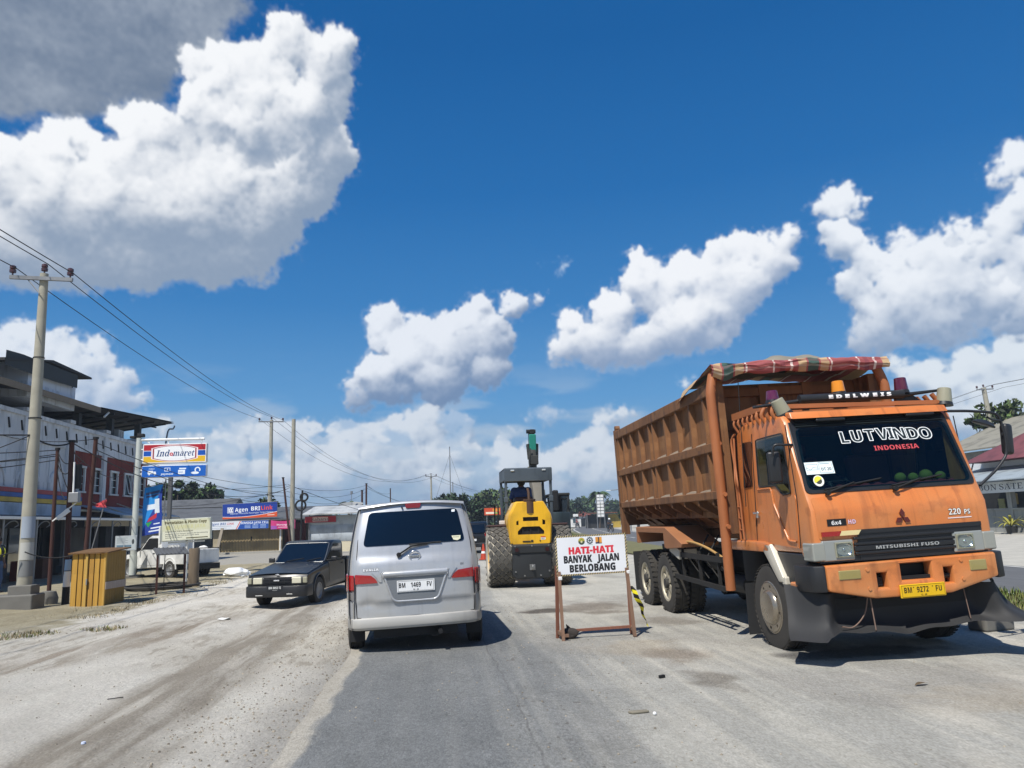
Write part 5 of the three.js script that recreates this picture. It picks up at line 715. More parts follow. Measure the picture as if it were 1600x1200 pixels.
// ---------- people ----------
// one continuous body from tapered capsules: joints {name:[x,y,z,r]}, bones [[a,b]]
function figure(parent, name, J, bones, res, mat, headC, headR = 0.105) {
  let lo = [1e9, 1e9, 1e9], hi = [-1e9, -1e9, -1e9];
  for (const k in J) for (let i = 0; i < 3; i++) { lo[i] = Math.min(lo[i], J[k][i] - J[k][3] - 0.08); hi[i] = Math.max(hi[i], J[k][i] + J[k][3] + 0.08); }
  const size = Math.max(hi[0] - lo[0], hi[1] - lo[1], hi[2] - lo[2]) / 2, c = lo.map((l, i) => (l + hi[i]) / 2);
  const mc = new MarchingCubes(res, new THREE.MeshBasicMaterial(), false, false, 80000); mc.isolation = 0;
  const N = mc.size, N2 = N * N;
  for (let z = 0; z < N; z++) for (let y = 0; y < N; y++) for (let x = 0; x < N; x++) {
    const p = [c[0] + ((x - N / 2) / (N / 2)) * size, c[1] + ((y - N / 2) / (N / 2)) * size, c[2] + ((z - N / 2) / (N / 2)) * size]; let s = 0;
    for (const [a, b] of bones) { const A = J[a], B = J[b], ab = [B[0] - A[0], B[1] - A[1], B[2] - A[2]], t = clamp(((p[0] - A[0]) * ab[0] + (p[1] - A[1]) * ab[1] + (p[2] - A[2]) * ab[2]) / Math.max(1e-9, ab[0] ** 2 + ab[1] ** 2 + ab[2] ** 2)), d = Math.hypot(p[0] - A[0] - ab[0] * t, p[1] - A[1] - ab[1] * t, p[2] - A[2] - ab[2] * t) - lerp(A[3], B[3], t); s += Math.exp(-d * 55); }
    if (headC) { const d = Math.hypot((p[0] - headC[0]) / 0.85, (p[1] - headC[1]) / 1.15, (p[2] - headC[2]) / 1.0) - headR; s += Math.exp(-d * 55); }
    mc.field[z * N2 + y * N + x] = Math.log(s + 1e-30) / 55;
  }
  mc.update(); const n = mc.count, g = new THREE.BufferGeometry(), P = mc.positionArray.slice(0, n * 3), Q = mc.normalArray.slice(0, n * 3);
  for (let i = 0; i < n; i++) for (let k = 0; k < 3; k++) P[i * 3 + k] = P[i * 3 + k] * size + c[k];
  g.setAttribute('position', new THREE.BufferAttribute(P, 3)); g.setAttribute('normal', new THREE.BufferAttribute(Q, 3));
  return obj(name, g, mat, parent);
}
const skin = M([112, 78, 58], 0.6), hairM = M([18, 16, 16], 0.8);
function clothes(parent, name, J, bones, res, mat, grow = 0.012) { const K = {}; for (const k in J) K[k] = [J[k][0], J[k][1], J[k][2], J[k][3] + grow]; return figure(parent, name, K, bones, res, mat); }
// seated rider; faces -z when d = -1
function seatedJoints(d, lean, handY, handZ, kneeY = 0.1) {
  const J = { pelvis: [0, 0.06, 0, 0.15], belly: [0, 0.24, d * lean * 0.3, 0.145], chest: [0, 0.42, d * lean * 0.7, 0.16], neckB: [0, 0.56, d * lean, 0.07], neck: [0, 0.64, d * lean, 0.055] };
  for (const s of [-1, 1]) { const q = s < 0 ? 'L' : 'R'; Object.assign(J, { ['sh' + q]: [s * 0.19, 0.5, d * lean, 0.075], ['el' + q]: [s * 0.27, 0.3, d * (lean + 0.12), 0.05], ['wr' + q]: [s * 0.22, handY, d * handZ, 0.036], ['ha' + q]: [s * 0.21, handY, d * (handZ + 0.09), 0.04], ['hip' + q]: [s * 0.1, 0.06, 0, 0.11], ['kn' + q]: [s * 0.2, kneeY, d * 0.42, 0.07], ['an' + q]: [s * 0.19, -0.34, d * 0.36, 0.048], ['to' + q]: [s * 0.19, -0.4, d * 0.52, 0.042] }); }
  return J;
}
const torsoB = [['pelvis', 'belly'], ['belly', 'chest'], ['chest', 'neckB']], neckB = [['neckB', 'neck']], armB = ['L', 'R'].flatMap((q) => [['chest', 'sh' + q], ['sh' + q, 'el' + q], ['el' + q, 'wr' + q], ['wr' + q, 'ha' + q]]), sleeveB = ['L', 'R'].flatMap((q) => [['chest', 'sh' + q], ['sh' + q, 'el' + q]]), legB = ['L', 'R'].flatMap((q) => [['pelvis', 'hip' + q], ['hip' + q, 'kn' + q], ['kn' + q, 'an' + q]]), footB = ['L', 'R'].map((q) => ['an' + q, 'to' + q]);

// ---------- yellow road roller, seen from behind (base at its rear axle; it faces -z) ----------
{
  const t = thing('road_roller', 'yellow road roller with diamond tread tyres and grey canopy seen from behind', 'road roller', [2.39, 0.034, -20.2]);
  const yel = M([232, 178, 32], 0.42, 0, { clearcoat: 0.4, map: grime }), slate = M([74, 84, 92], 0.5, 0.1, { map: grime }), dk = M([40, 43, 46], 0.55, 0.1, { map: dustMap });
  const r = 0.755;
  for (const s of [-1, 1]) {
    const g = sub('wheel', t); g.position.set(s * 0.735, r, 0);
    obj('tyre', smooth(lathe([[0.4, -0.27], [0.45, -0.31], [0.62, -0.325], [0.695, -0.3], [0.72, -0.25], [0.728, 0], [0.72, 0.25], [0.695, 0.3], [0.62, 0.325], [0.45, 0.31], [0.4, 0.27]], 56).rotateZ(-Math.PI / 2), 0.5), M([196, 190, 176], 0.95, 0, { map: dustMap }), g);
    const pads = [], nC = 22;
    for (let i = 0; i < nC; i++) for (let j = 0; j < 7; j++) { const off = j % 2 ? 0.5 : 0, a = ((i + off) / nC) * 6.2832, x = (j - 3) * 0.094, e = Math.abs(j - 3) === 3; const h = 0.092, w = e ? 0.06 : 0.078, q = new THREE.ExtrudeGeometry(shapeOf(roundPoly([[-w, 0], [0, -h], [w, 0], [0, h]], 0.012, 2)), { depth: 0.034, bevelEnabled: false }); q.rotateX(-Math.PI / 2); q.translate(x, e ? r - 0.05 : r - 0.034, 0); q.rotateX(a); pads.push(q); }
    obj('tread', pads, M([92, 90, 86], 0.92, 0, { map: dustMap }), g);
    obj('rim', [smooth(lathe([[0, s * 0.1], [0.2, s * 0.12], [0.36, s * 0.16], [0.41, s * 0.28], [0.43, s * 0.27], [0.41, 0]], 32).rotateZ(-Math.PI / 2), 0.5)], yel, g);
  }
  // bonnet: faceted yellow hood with slots
  const hood = roundPoly([[-0.47, 1.06], [-0.52, 1.62], [-0.5, 1.78], [-0.33, 2.1], [0.33, 2.1], [0.5, 1.78], [0.52, 1.62], [0.47, 1.06]], 0.04);
  const slot = [[-0.2, 1.62], [-0.2, 1.735], [0.2, 1.735], [0.2, 1.62]], big = roundPoly([[-0.34, 1.29], [-0.34, 1.38], [-0.22, 1.5], [0.22, 1.5], [0.34, 1.38], [0.34, 1.29]], 0.02), v1 = [[-0.37, 1.53], [-0.37, 1.63], [-0.3, 1.66], [-0.3, 1.53]], v2 = v1.map(([x, y]) => [-x, y]);
  obj('bonnet', [smooth(prismZ(hood, 0.08, 0.74, 0.008, [slot, big, v1, v2]), 0.3), smooth(prismZ(roundPoly([[-0.52, 1.06], [-0.57, 1.66], [-0.54, 1.8], [-0.36, 2.12], [0.36, 2.12], [0.54, 1.8], [0.57, 1.66], [0.52, 1.06]], 0.04), 1.05, 0.17, 0.05), 0.4)], yel, t);
  obj('grille', [prismZ(slot, 0.02, 0.71), prismZ(big, 0.02, 0.71), prismZ(v1, 0.02, 0.71), prismZ(v2, 0.02, 0.71), ...[-0.2, 0, 0.2].map((x) => box(0.03, 0.2, 0.02, x, 1.39, 0.735))], mt.dark, t);
  obj('bonnet_latch', [rbox(0.2, 0.03, 0.02, -0.12, 1.13, 0.79, 0.01), rbox(0.03, 0.03, 0.02, 0.22, 1.14, 0.79, 0.01), rbox(0.06, 0.05, 0.012, 0.02, 1.135, 0.787, 0.005)], mt.dark, t);
  obj('exhaust', [cylY(0.15, 0.15, 0.34, 0, 1.82, 0.66, 24), cylY(0.16, 0.16, 0.03, 0, 2.14, 0.66, 24), tube([[0, 2.15, 0.6], [0, 2.35, 0.55], [-0.02, 2.45, 0.52]], 0.035, 12, 8)], M([92, 70, 56], 0.75, 0.3, { map: dustMap }), t);
  obj('rear_frame', [smooth(prismZ(roundPoly([[-0.5, 0.32], [-0.48, 1.07], [0.48, 1.07], [0.5, 0.32], [0.4, 0.22], [-0.4, 0.22]], 0.05), 0.3, 0.66, 0.04), 0.4), rbox(1.0, 0.2, 0.12, 0, 0.94, 0.78, 0.03), box(0.96, 0.7, 1.4, 0, 0.72, -0.2)], dk, t);
  obj('tail_lamp', [cylZ(0.05, 0.04, -0.38, 0.93, 0.85, 14)], M([50, 14, 14], 0.3), t); obj('tail_lamp', [cylZ(0.05, 0.04, 0.38, 0.93, 0.85, 14)], M([50, 14, 14], 0.3), t);
  obj('hydraulic_hose', tube([[0.5, 0.6, 0.5], [0.62, 0.85, 0.55], [0.58, 1.15, 0.5], [0.52, 1.3, 0.3]], 0.022, 20, 6), mt.dark, t); obj('hydraulic_hose', tube([[-0.5, 0.5, 0.45], [-0.6, 0.8, 0.52], [-0.56, 1.12, 0.45], [-0.5, 1.25, 0.3]], 0.018, 20, 6), mt.dark, t);
  for (const [x, y] of [[-0.42, 1.02], [-0.42, 0.4], [0.42, 1.02], [0.42, 0.4], [0, 1.02], [-0.2, 0.3], [0.2, 0.3]]) obj('bolt', cylZ(0.022, 0.03, x, y, 0.83, 6), mt.steel, t);
  obj('warning_label', plane(0.12, 0.08, 0.3, 1.2, 0.784), printMat(canvas(96, 64, (x, w, h) => { x.fillStyle = '#e8e6dc'; x.fillRect(0, 0, w, h); x.fillStyle = '#c23028'; x.fillRect(0, 0, w, 20); x.fillStyle = '#333'; for (let i = 0; i < 3; i++) x.fillRect(8, 28 + i * 11, w - 18 - i * 8, 5); })), t);
  for (const s of [-1, 1]) obj('handrail', tube([[s * 0.72, 1.55, -0.3], [s * 0.72, 2.05, -0.32], [s * 0.72, 2.1, -0.6], [s * 0.72, 2.1, -1.4], [s * 0.72, 1.55, -1.6]], 0.02, 30, 6, false, 0.2), mt.dark, t);
  obj('tow_eye', [T(new THREE.TorusGeometry(0.06, 0.018, 8, 20), 0, 0.5, 0.86, 0, Math.PI / 2), rbox(0.14, 0.14, 0.03, 0, 0.5, 0.82, 0.01)], mt.steel, t);
  obj('axle', [cylX(0.16, 1.2, 0, r, 0, 16)], mt.dark, t);
  obj('platform', [rbox(1.5, 0.06, 1.3, 0.05, 1.5, -1.15, 0.02), rbox(0.62, 0.05, 0.5, -0.74, 1.53, -0.1, 0.02), rbox(0.62, 0.05, 0.5, 0.74, 1.53, -0.1, 0.02), rbox(0.5, 0.5, 0.5, 0, 1.75, -0.9, 0.06), rbox(0.5, 0.45, 0.14, 0, 2.05, -0.62, 0.06)], M([72, 46, 44], 0.6, 0, { map: dustMap }), t);
  obj('work_lamp', [rbox(0.15, 0.1, 0.1, -0.66, 1.61, 0.08, 0.02)], M([206, 196, 188], 0.4), t);
  obj('canopy_roof', [rbox(1.28, 0.06, 1.6, 0.1, 3.0, -1.0, 0.02), rbox(1.28, 0.34, 0.05, 0.1, 2.84, -0.2, 0.015), rbox(1.28, 0.3, 0.05, 0.1, 2.86, -1.8, 0.015), box(0.05, 0.3, 1.55, -0.515, 2.86, -1.0), box(0.05, 0.3, 1.55, 0.715, 2.86, -1.0)], slate, t);
  for (const s of [-1, 1]) { obj('canopy_post', [rbox(0.07, 1.55, 0.07, 0.1 + s * 0.6, 2.05, -0.26, 0.015), rbox(0.11, 0.15, 0.11, 0.1 + s * 0.6, 2.2, -0.26, 0.02)], slate, t); obj('canopy_post', [rbox(0.07, 1.3, 0.07, 0.1 + s * 0.6, 2.15, -1.75, 0.015)], slate, t); obj('canopy_light', [rbox(0.1, 0.04, 0.03, 0.1 + s * 0.42, 2.96, -0.165, 0.01)], mt.lampClear, t); }
  obj('front_frame', [box(1.3, 0.35, 2.0, 0, 0.85, -2.3), ...[-1, 1].map((s) => box(0.1, 0.4, 2.0, s * 0.72, 0.8, -3.4)), box(1.5, 0.4, 0.12, 0, 0.8, -4.4)], yel, t);
  obj('drum', [smooth(cylX(0.75, 1.3, 0, 0.75, -3.4, 48), 0.5)], mt.steel, t);
  obj('steering_column', [rod([0, 1.5, -1.75], [0, 2.1, -1.5], 0.05, 8), T(new THREE.TorusGeometry(0.2, 0.018, 6, 24), 0, 2.12, -1.48, -1.0)], mt.dark, t);
  // operator
  const p = thing('person', 'person in a blue shirt with dark hair driving the yellow roller', 'person', [2.36, 1.98, -20.98]);
  const J = seatedJoints(-1, 0.05, 0.22, 0.42);
  figure(p, 'body', J, [...torsoB, ...neckB, ...armB, ...legB, ...footB], 60, skin, [0, 0.735, -0.06]);
  clothes(p, 'shirt', J, [...torsoB, ...sleeveB], 56, M([38, 62, 112], 0.85)); clothes(p, 'trousers', J, legB, 48, M([40, 42, 50], 0.9), 0.014);
  obj('hair', [T(smooth(new THREE.SphereGeometry(0.122, 20, 14, 0, 6.2832, 0, 1.9), 1), 0, 0.755, -0.045), T(smooth(new THREE.SphereGeometry(0.115, 20, 14), 1), 0, 0.735, -0.01)], hairM, p);
}
// ---------- excavator working beyond the roller ----------
{
  const t = thing('excavator', 'dark excavator with raised boom and green arm tip beyond the roller', 'excavator', [3.72, 0.034, -27.6]); t.scale.set(0.86, 1, 1);
  const body = M([46, 58, 60], 0.6, 0.1, { map: grime }), teal = M([26, 128, 112], 0.5, 0, { map: grime }), boomM = M([118, 114, 104], 0.75, 0.1, { map: dustMap }), dk = M([40, 42, 42], 0.7, 0.1, { map: dustMap });
  for (const s of [-1, 1]) obj('track', [smooth(prismX(roundPoly([[1.5, 0.05], [1.8, 0.4], [1.5, 0.78], [-1.5, 0.78], [-1.8, 0.4], [-1.5, 0.05]], 0.25, 6), 0.5, s * 0.95, 0.02), 0.5), ...Array.from({ length: 20 }, (_, i) => box(0.52, 0.03, 0.1, s * 0.95, 0.79, -1.5 + i * 0.158)), ...Array.from({ length: 10 }, (_, i) => box(0.52, 0.5, 0.03, s * 0.95, 0.3 + 0.03 * i, 1.72 - i * 0.01))], dk, t);
  obj('house', [smooth(prismY(roundPoly([[-1.1, -1.6], [1.1, -1.6], [1.15, 0.9], [0.6, 1.5], [-0.6, 1.5], [-1.15, 0.9]], 0.2), 0.95, 0.95, 0.05), 0.5), cylY(0.6, 0.6, 0.2, 0, 0.76, 0, 24), box(1.1, 0.3, 1.0, -0.3, 1.95, 0.6)], body, t);
  const cab = sub('cab', t);
  obj('cab_frame', [...[[0.55, -1.4], [1.2, -1.4], [0.55, 0.2], [1.2, 0.2]].map(([x, z]) => rbox(0.09, 1.35, 0.09, x, 1.85, z, 0.02)), rbox(0.78, 0.1, 1.75, 0.88, 2.53, -0.6, 0.04), rbox(0.74, 0.5, 1.7, 0.88, 1.3, -0.6, 0.03), box(0.7, 0.05, 0.06, 0.88, 1.75, 0.2)], dk, cab);
  for (const [w2, h2, d2, x2, y2, z2] of [[0.6, 0.7, 0.02, 0.88, 2.12, 0.22], [0.6, 0.9, 0.02, 0.88, 2.0, -1.42], [0.02, 0.8, 1.5, 1.23, 2.05, -0.6], [0.02, 0.8, 1.5, 0.53, 2.05, -0.6]]) obj('cab_window', box(w2, h2, d2, x2, y2, z2), mt.glassDark, cab);
  obj('side_mirror', [rbox(0.24, 0.75, 0.2, 0.62, 2.3, 0.45, 0.06)], mt.dark, t);
  obj('boom', [smooth(prismX(roundPoly([[0.0, 1.7], [-0.9, 2.9], [-2.2, 3.75], [-2.5, 3.55], [-2.2, 3.25], [-1.0, 2.3], [-0.35, 1.55]], 0.12), 0.42, 0.1, 0.03), 0.4), rbox(0.5, 0.3, 0.3, 0.1, 2.0, -0.2, 0.04)], boomM, t);
  obj('boom_cylinder', [rod([0.4, 1.6, -0.7], [0.4, 2.75, -1.3], 0.09, 12), rod([-0.2, 1.6, -0.7], [-0.2, 2.75, -1.3], 0.09, 12)], boomM, t);
  obj('arm', [smooth(prismX(roundPoly([[-2.0, 3.3], [-2.0, 4.0], [-2.3, 5.15], [-2.62, 5.15], [-2.7, 4.0], [-2.6, 3.3]], 0.08), 0.26, 0.16, 0.03), 0.4), rbox(0.4, 0.35, 0.3, 0.16, 3.95, -2.05, 0.03), bar([-0.02, 4.0, -2.2], [-0.06, 4.6, -2.25], 0.06, 0.14), bar([0.34, 4.0, -2.2], [0.38, 4.6, -2.25], 0.06, 0.14), tube([[0.0, 3.4, -1.9], [-0.08, 3.9, -1.85], [0.02, 4.4, -1.95]], 0.03, 12, 6)], M([56, 58, 56], 0.7, 0.1, { map: dustMap }), t);
  obj('arm_tip', [rbox(0.3, 0.72, 0.36, 0.16, 4.62, -2.25, 0.04, 0.1)], teal, t); obj('arm_pin', [rbox(0.22, 0.2, 0.26, 0.16, 5.08, -2.32, 0.04), cylX(0.08, 0.42, 0.12, 5.1, -2.3, 12)], mt.dark, t);
  obj('handrail', [tube([[1.0, 1.9, 0.9], [1.05, 2.35, 0.9], [1.05, 2.35, 0.2]], 0.025, 14, 6)], dk, t);
}
// ---------- warning sign on a wooden trestle ----------
{
  const t = thing('warning_sign', 'white road warning banner with red and black lettering on a wooden trestle', 'sign', [2.215, 0.034, -10.95], R(1));
  t.rotation.z = R(1.0);
  const wd = M([134, 104, 84], 0.85, 0, { map: woodMap });
  const plankM = M([142, 92, 72], 0.85, 0, { map: woodMap });
  for (const s of [-1, 1]) { obj('front_leg', bar([s * 0.5, 0, 0.14], [s * 0.485, 0.92, 0.02], 0.045, 0.03), wd, t); obj('rear_leg', bar([s * 0.53, 0, -0.14], [s * 0.505, 1.0, -0.02], 0.045, 0.03), plankM, t); obj('foot_brace', bar([s * 0.5, 0.09, 0.14], [s * 0.52, 0.09, -0.16], 0.03, 0.05), wd, t); obj('sign_batten', bar([s * 0.49, 0.8, -0.01], [s * 0.49, 1.37, -0.02], 0.03, 0.03), wd, t); }
  obj('bottom_rail', bar([-0.5, 0.11, -0.05], [0.5, 0.11, -0.05], 0.03, 0.035), plankM, t); obj('bottom_rail', bar([-0.52, 0.075, 0.13], [-0.42, 0.075, 0.13], 0.03, 0.04), wd, t); obj('top_rail', bar([-0.5, 1.36, -0.03], [0.5, 1.36, -0.03], 0.03, 0.03), wd, t);
  const tx = canvas(1024, 512, (x, w, h) => {
    x.fillStyle = '#e3e6ea'; x.fillRect(0, 0, w, h); x.fillStyle = '#d8c48e'; x.fillRect(0, 0, w, 20); x.fillRect(0, h - 20, w, 20); x.fillRect(0, 0, 24, h); x.fillRect(w - 24, 0, 24, h);
    x.save(); x.beginPath(); x.rect(0, 0, w, 20); x.rect(0, h - 20, w, 20); x.rect(0, 0, 24, h); x.rect(w - 24, 0, 24, h); x.clip(); x.strokeStyle = '#17181a'; x.lineWidth = 15; for (let k = -20; k < 60; k++) { x.beginPath(); x.moveTo(k * 34, h + 30); x.lineTo(k * 34 + 500, -60); x.stroke(); } x.restore();
    txt(x, 'HATI-HATI', w * 0.495, h * 0.385, 118, { sx: 1.12, fill: '#d42a3c', stroke: '#d42a3c', lw: 9 }); txt(x, 'BANYAK', w * 0.3, h * 0.6, 122, { sx: 0.84, fill: '#15161c', stroke: '#15161c', lw: 9 }); txt(x, 'JALAN', w * 0.735, h * 0.595, 122, { sx: 0.86, fill: '#15161c', stroke: '#15161c', lw: 9 }); txt(x, 'BERLOBANG', w * 0.5, h * 0.83, 122, { sx: 0.92, fill: '#15161c', stroke: '#15161c', lw: 9 });
    const cy = h * 0.155; x.beginPath(); x.arc(w * 0.37, cy, 46, 0, 7); x.fillStyle = '#3a4434'; x.fill(); x.beginPath(); x.arc(w * 0.37, cy, 44, Math.PI, 0); x.fillStyle = '#d0b23a'; x.fill(); x.beginPath(); x.arc(w * 0.37, cy + 4, 26, Math.PI * 1.05, -0.15); x.lineWidth = 12; x.strokeStyle = '#5c8f3c'; x.stroke(); x.beginPath(); x.arc(w * 0.37, cy + 8, 14, 0, 7); x.fillStyle = '#d8d2a8'; x.fill();
    x.save(); x.translate(w * 0.485, cy - 4); x.fillStyle = '#1c3440'; for (let k = 0; k < 11; k++) { x.rotate(6.283 / 11); x.fillRect(-8, -48, 16, 18); } x.beginPath(); x.arc(0, 0, 38, 0, 7); x.fill(); x.beginPath(); x.arc(0, 0, 27, 0, 7); x.fillStyle = '#e3e6ea'; x.fill(); x.fillStyle = '#1c3440'; x.fillRect(-7, -20, 14, 40); x.fillRect(-20, -7, 40, 14); x.restore();
    x.fillStyle = '#2a3858'; x.fillRect(w * 0.565, cy - 44, 92, 86); x.fillStyle = '#e09a3a'; x.beginPath(); x.arc(w * 0.565 + 20, cy - 12, 34, -1.4, 1.4); x.fill(); x.fillRect(w * 0.565, cy - 44, 22, 66); x.fillRect(w * 0.565 + 56, cy - 44, 36, 76); x.fillStyle = '#3a2a30'; x.fillRect(w * 0.565 + 40, cy - 40, 14, 78); x.beginPath(); x.moveTo(w * 0.565 + 30, cy + 42); x.lineTo(w * 0.565 + 46, cy + 14); x.lineTo(w * 0.565 + 64, cy + 42); x.fill();
    x.fillStyle = '#9aa4a8'; x.fillRect(w * 0.45, cy + 48, 76, 5);
  });
  const BF = (o) => (u, v) => [lerp(-0.515, 0.515, u), lerp(0.855, 1.405, v), 0.012 + o + 0.006 * Math.sin(u * 9 + v * 4) * (1 - Math.abs(u - 0.5)) + 0.004 * fbm(u * 6, v * 5)];
  obj('banner', sheet(BF(0), 30, 16), printMat(tx, 0.6), t); obj('banner_back', sheet(BF(-0.004), 30, 16, true), mt.white, t);
  obj('white_wrap', [rbox(0.055, 0.05, 0.05, -0.475, 0.83, 0.03, 0.01), rbox(0.055, 0.05, 0.05, 0.5, 0.86, 0.02, 0.01)], mt.white, t);
  // stone holding the trestle down, with scraps of dark cloth
  const st = thing('ballast_stone', 'dark lumpy stone weighting one foot of the sign trestle', 'stone', [1.82, 0.034, -11.0]);
  const ig = new THREE.IcosahedronGeometry(0.1, 3), pp = ig.attributes.position; for (let i = 0; i < pp.count; i++) { const x = pp.getX(i), y = pp.getY(i), z = pp.getZ(i), k = 0.75 + 0.6 * fbm(x * 11 + 5, y * 11 + z * 9 + 5, 3); pp.setXYZ(i, x * k * 1.25, y * k * 0.75 + 0.07, z * k); } ig.computeVertexNormals();
  obj('stone_body', ig, M([62, 56, 52], 0.95, 0, { map: concMap }), st); obj('cloth_scrap', [prismZ([[-0.02, 0.1], [-0.03, 0.2], [0.03, 0.15], [0.05, 0.1]], 0.01, 0.02), prismZ([[0.08, 0.09], [0.17, 0.1], [0.1, 0.05]], 0.01, 0.03)], M([46, 42, 40], 0.95), st);
  // yellow and black barrier tape hanging from the sign's right side
  const tape = canvas(64, 512, (x, w, h) => { x.fillStyle = '#d8cc1e'; x.fillRect(0, 0, w, h); x.fillStyle = '#141414'; for (let k = 0; k < 5; k++) { x.beginPath(); x.moveTo(0, k * 108 + 60); x.lineTo(w, k * 108 + 20); x.lineTo(w, k * 108 + 76); x.lineTo(0, k * 108 + 116); x.fill(); } });
  const tp = obj('barrier_tape', sheet((u, v) => { const c = [lerp(2.73, 2.97, v ** 0.9), lerp(0.7, 0.14, v), -10.97 + 0.08 * Math.sin(v * 5)]; const a = 0.4 + v * 3.2, w = 0.055 + 0.03 * v; return [c[0] + (u - 0.5) * w * Math.cos(a * 0.5) + 0.01 * Math.sin(v * 16), c[1] + (u - 0.5) * 0.02, c[2] + (u - 0.5) * w * Math.sin(a)]; }, 3, 40), printMat(tape, 0.5, { side: THREE.DoubleSide }));
  tag(tp, 'yellow and black barrier tape dangling beside the warning sign trestle', 'barrier tape');
}
// ---------- two storey shop building on the left (its front stands at x = -16.5) ----------
Object.assign(mt, {
  plaster: M([206, 210, 214], 0.85, 0, { map: plasterMap, bumpMap: fineBump, bumpScale: 0.002 }), redWall: M([118, 46, 38], 0.9, 0, { map: rep(plasterMap, 3, 3), bumpMap: fineBump, bumpScale: 0.003 }), tin: M([92, 94, 96], 0.7, 0.2, { map: grime }), darkTin: M([42, 42, 42], 0.75, 0.1, { map: grime }),
  winGlass: M([62, 84, 92], 0.12, 0.1, { clearcoat: 1 }), shopDark: M([14, 18, 23], 0.5, 0), shadedPierM: M([70, 72, 74], 0.9, 0, { map: plasterMap }), pipeRust: M([74, 44, 38], 0.8, 0.1, { map: dustMap }),
});
{
  const t = thing('shop_building', 'two storey white and brick red shop building with roof terrace and street canopy', 'building', [-16.5, 0, -30]);
  const Z = (z) => z + 30; // world z to local
  const seg = (za, zb) => [Math.abs(zb - za), Z((za + zb) / 2)];
  const wallBox = (za, zb, y0, y1, m, d = 0.3, x = -0.15, n = 'wall') => { const [l, c] = seg(za, zb); return obj(n, box(d, y1 - y0, l, x, (y0 + y1) / 2, c), m, t); };
  // ground floor: shop fronts and piers, canopy shade put into their dark colour
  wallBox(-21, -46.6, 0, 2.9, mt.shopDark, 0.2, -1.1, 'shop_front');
  for (const z of [-21.2, -26.5, -31.8, -37.2, -42, -46.4]) obj('pier', box(0.35, 2.9, 0.4, -0.4, 1.45, Z(z)), mt.shadedPierM, t);
  obj('shop_glass', box(0.02, 1.9, 9.8, -0.75, 1.15, Z(-31.6)), mt.glassDark, t); obj('shop_glass', box(0.02, 1.9, 4.2, -0.75, 1.15, Z(-39.6)), mt.glassDark, t);
  for (let i = 0; i < 8; i++) obj('glazing_bar', box(0.04, 2.0, 0.04, -0.72, 1.15, Z(-27.4 - i * 1.25)), mt.tin, t);
  seed(61); for (let i = 0; i < 12; i++) obj('shop_goods', rbox(0.4, rr(0.3, 1.1), rr(0.4, 0.9), -0.1 + rr(-0.2, 0.3), 0.3, Z(-26.5 - i * 1.6 - rr(0, 0.5)), 0.03), M([[96, 60, 44], [70, 84, 96], [120, 112, 92], [54, 54, 60], [128, 54, 44]][i % 5], 0.8), t);
  // upper floor
  wallBox(-21, -37.35, 2.95, 5.6, mt.plaster); 
  // red wall pieces around five windows
  const wins = [[-37.66, -38.41], [-39.39, -40.22], [-41.37, -42.25], [-43.18, -44.15], [-45.3, -46.1]], y0 = 3.76, y1 = 4.86;
  wallBox(-37.35, -46.6, 2.95, y0, mt.redWall); wallBox(-37.35, -46.6, y1, 5.62, mt.redWall);
  let a = -37.35; for (const [p, q] of [...wins, [-46.6, -46.6]]) { if (a - p > 0.01) wallBox(a, p, y0, y1, mt.redWall); a = q; }
  wins.forEach(([p, q], i) => {
    const w = sub('window', t), [l, c] = seg(p, q), h = y1 - y0, fr = M([212, 214, 212], 0.6, 0, { map: grime });
    obj('window_frame', [box(0.1, 0.1, l + 0.16, 0.03, y1 + 0.04, c), box(0.1, 0.08, l + 0.2, 0.05, y0 - 0.03, c), box(0.09, h, 0.08, 0.02, (y0 + y1) / 2, c - l / 2), box(0.09, h, 0.08, 0.02, (y0 + y1) / 2, c + l / 2), ...(i === 3 ? [] : [box(0.04, h, 0.04, -0.06, (y0 + y1) / 2, c), ...[0.33, 0.66].map((k) => box(0.03, 0.03, l, -0.06, y0 + h * k, c))])], fr, w);
    obj('pane', box(0.02, h, l, -0.1, (y0 + y1) / 2, c), mt.winGlass, w);
    if (i === 3) { obj('open_sash', [T(box(0.03, h, 0.05, 0, -h / 2, -l / 2 + 0.03), 0.05, y1, c, 0, 0, 0), ...[]].concat([box(0.03, 0.05, l, 0.28, y0 + 0.08, c), bar([0.03, y1, c - l / 2], [0.28, y0 + 0.08, c - l / 2], 0.04, 0.04), bar([0.03, y1, c + l / 2], [0.28, y0 + 0.08, c + l / 2], 0.04, 0.04), bar([0.03, y1, c], [0.28, y0 + 0.08, c], 0.03, 0.03)]), fr, w); }
  });
  // parapet with pilasters, caps and slanting drain slots
  wallBox(-21, -46.6, 5.6, 6.55, mt.plaster, 0.36, -0.12, 'parapet'); wallBox(-21, -46.7, 6.55, 6.72, mt.plaster, 0.5, -0.1, 'coping');
  for (const z of [-21.2, -25, -28.9, -32.75, -36.54, -40.41, -44.6]) { obj('pilaster', box(0.46, 3.8, 0.36, -0.1, 4.8, Z(z)), z < -37 ? mt.plaster : mt.plaster, t); obj('pilaster_cap', rbox(0.62, 0.17, 0.5, -0.1, 6.82, Z(z), 0.03), mt.plaster, t); }
  for (let z = -21.8; z > -46; z -= 0.96) if (!(Math.abs(((z + 32.75) % 3.83)) < 0.2)) obj('drain_slot', bar([0.075, 6.35, Z(z)], [0.085, 5.95, Z(z - 0.12)], 0.05, 0.06), mt.dark, t);
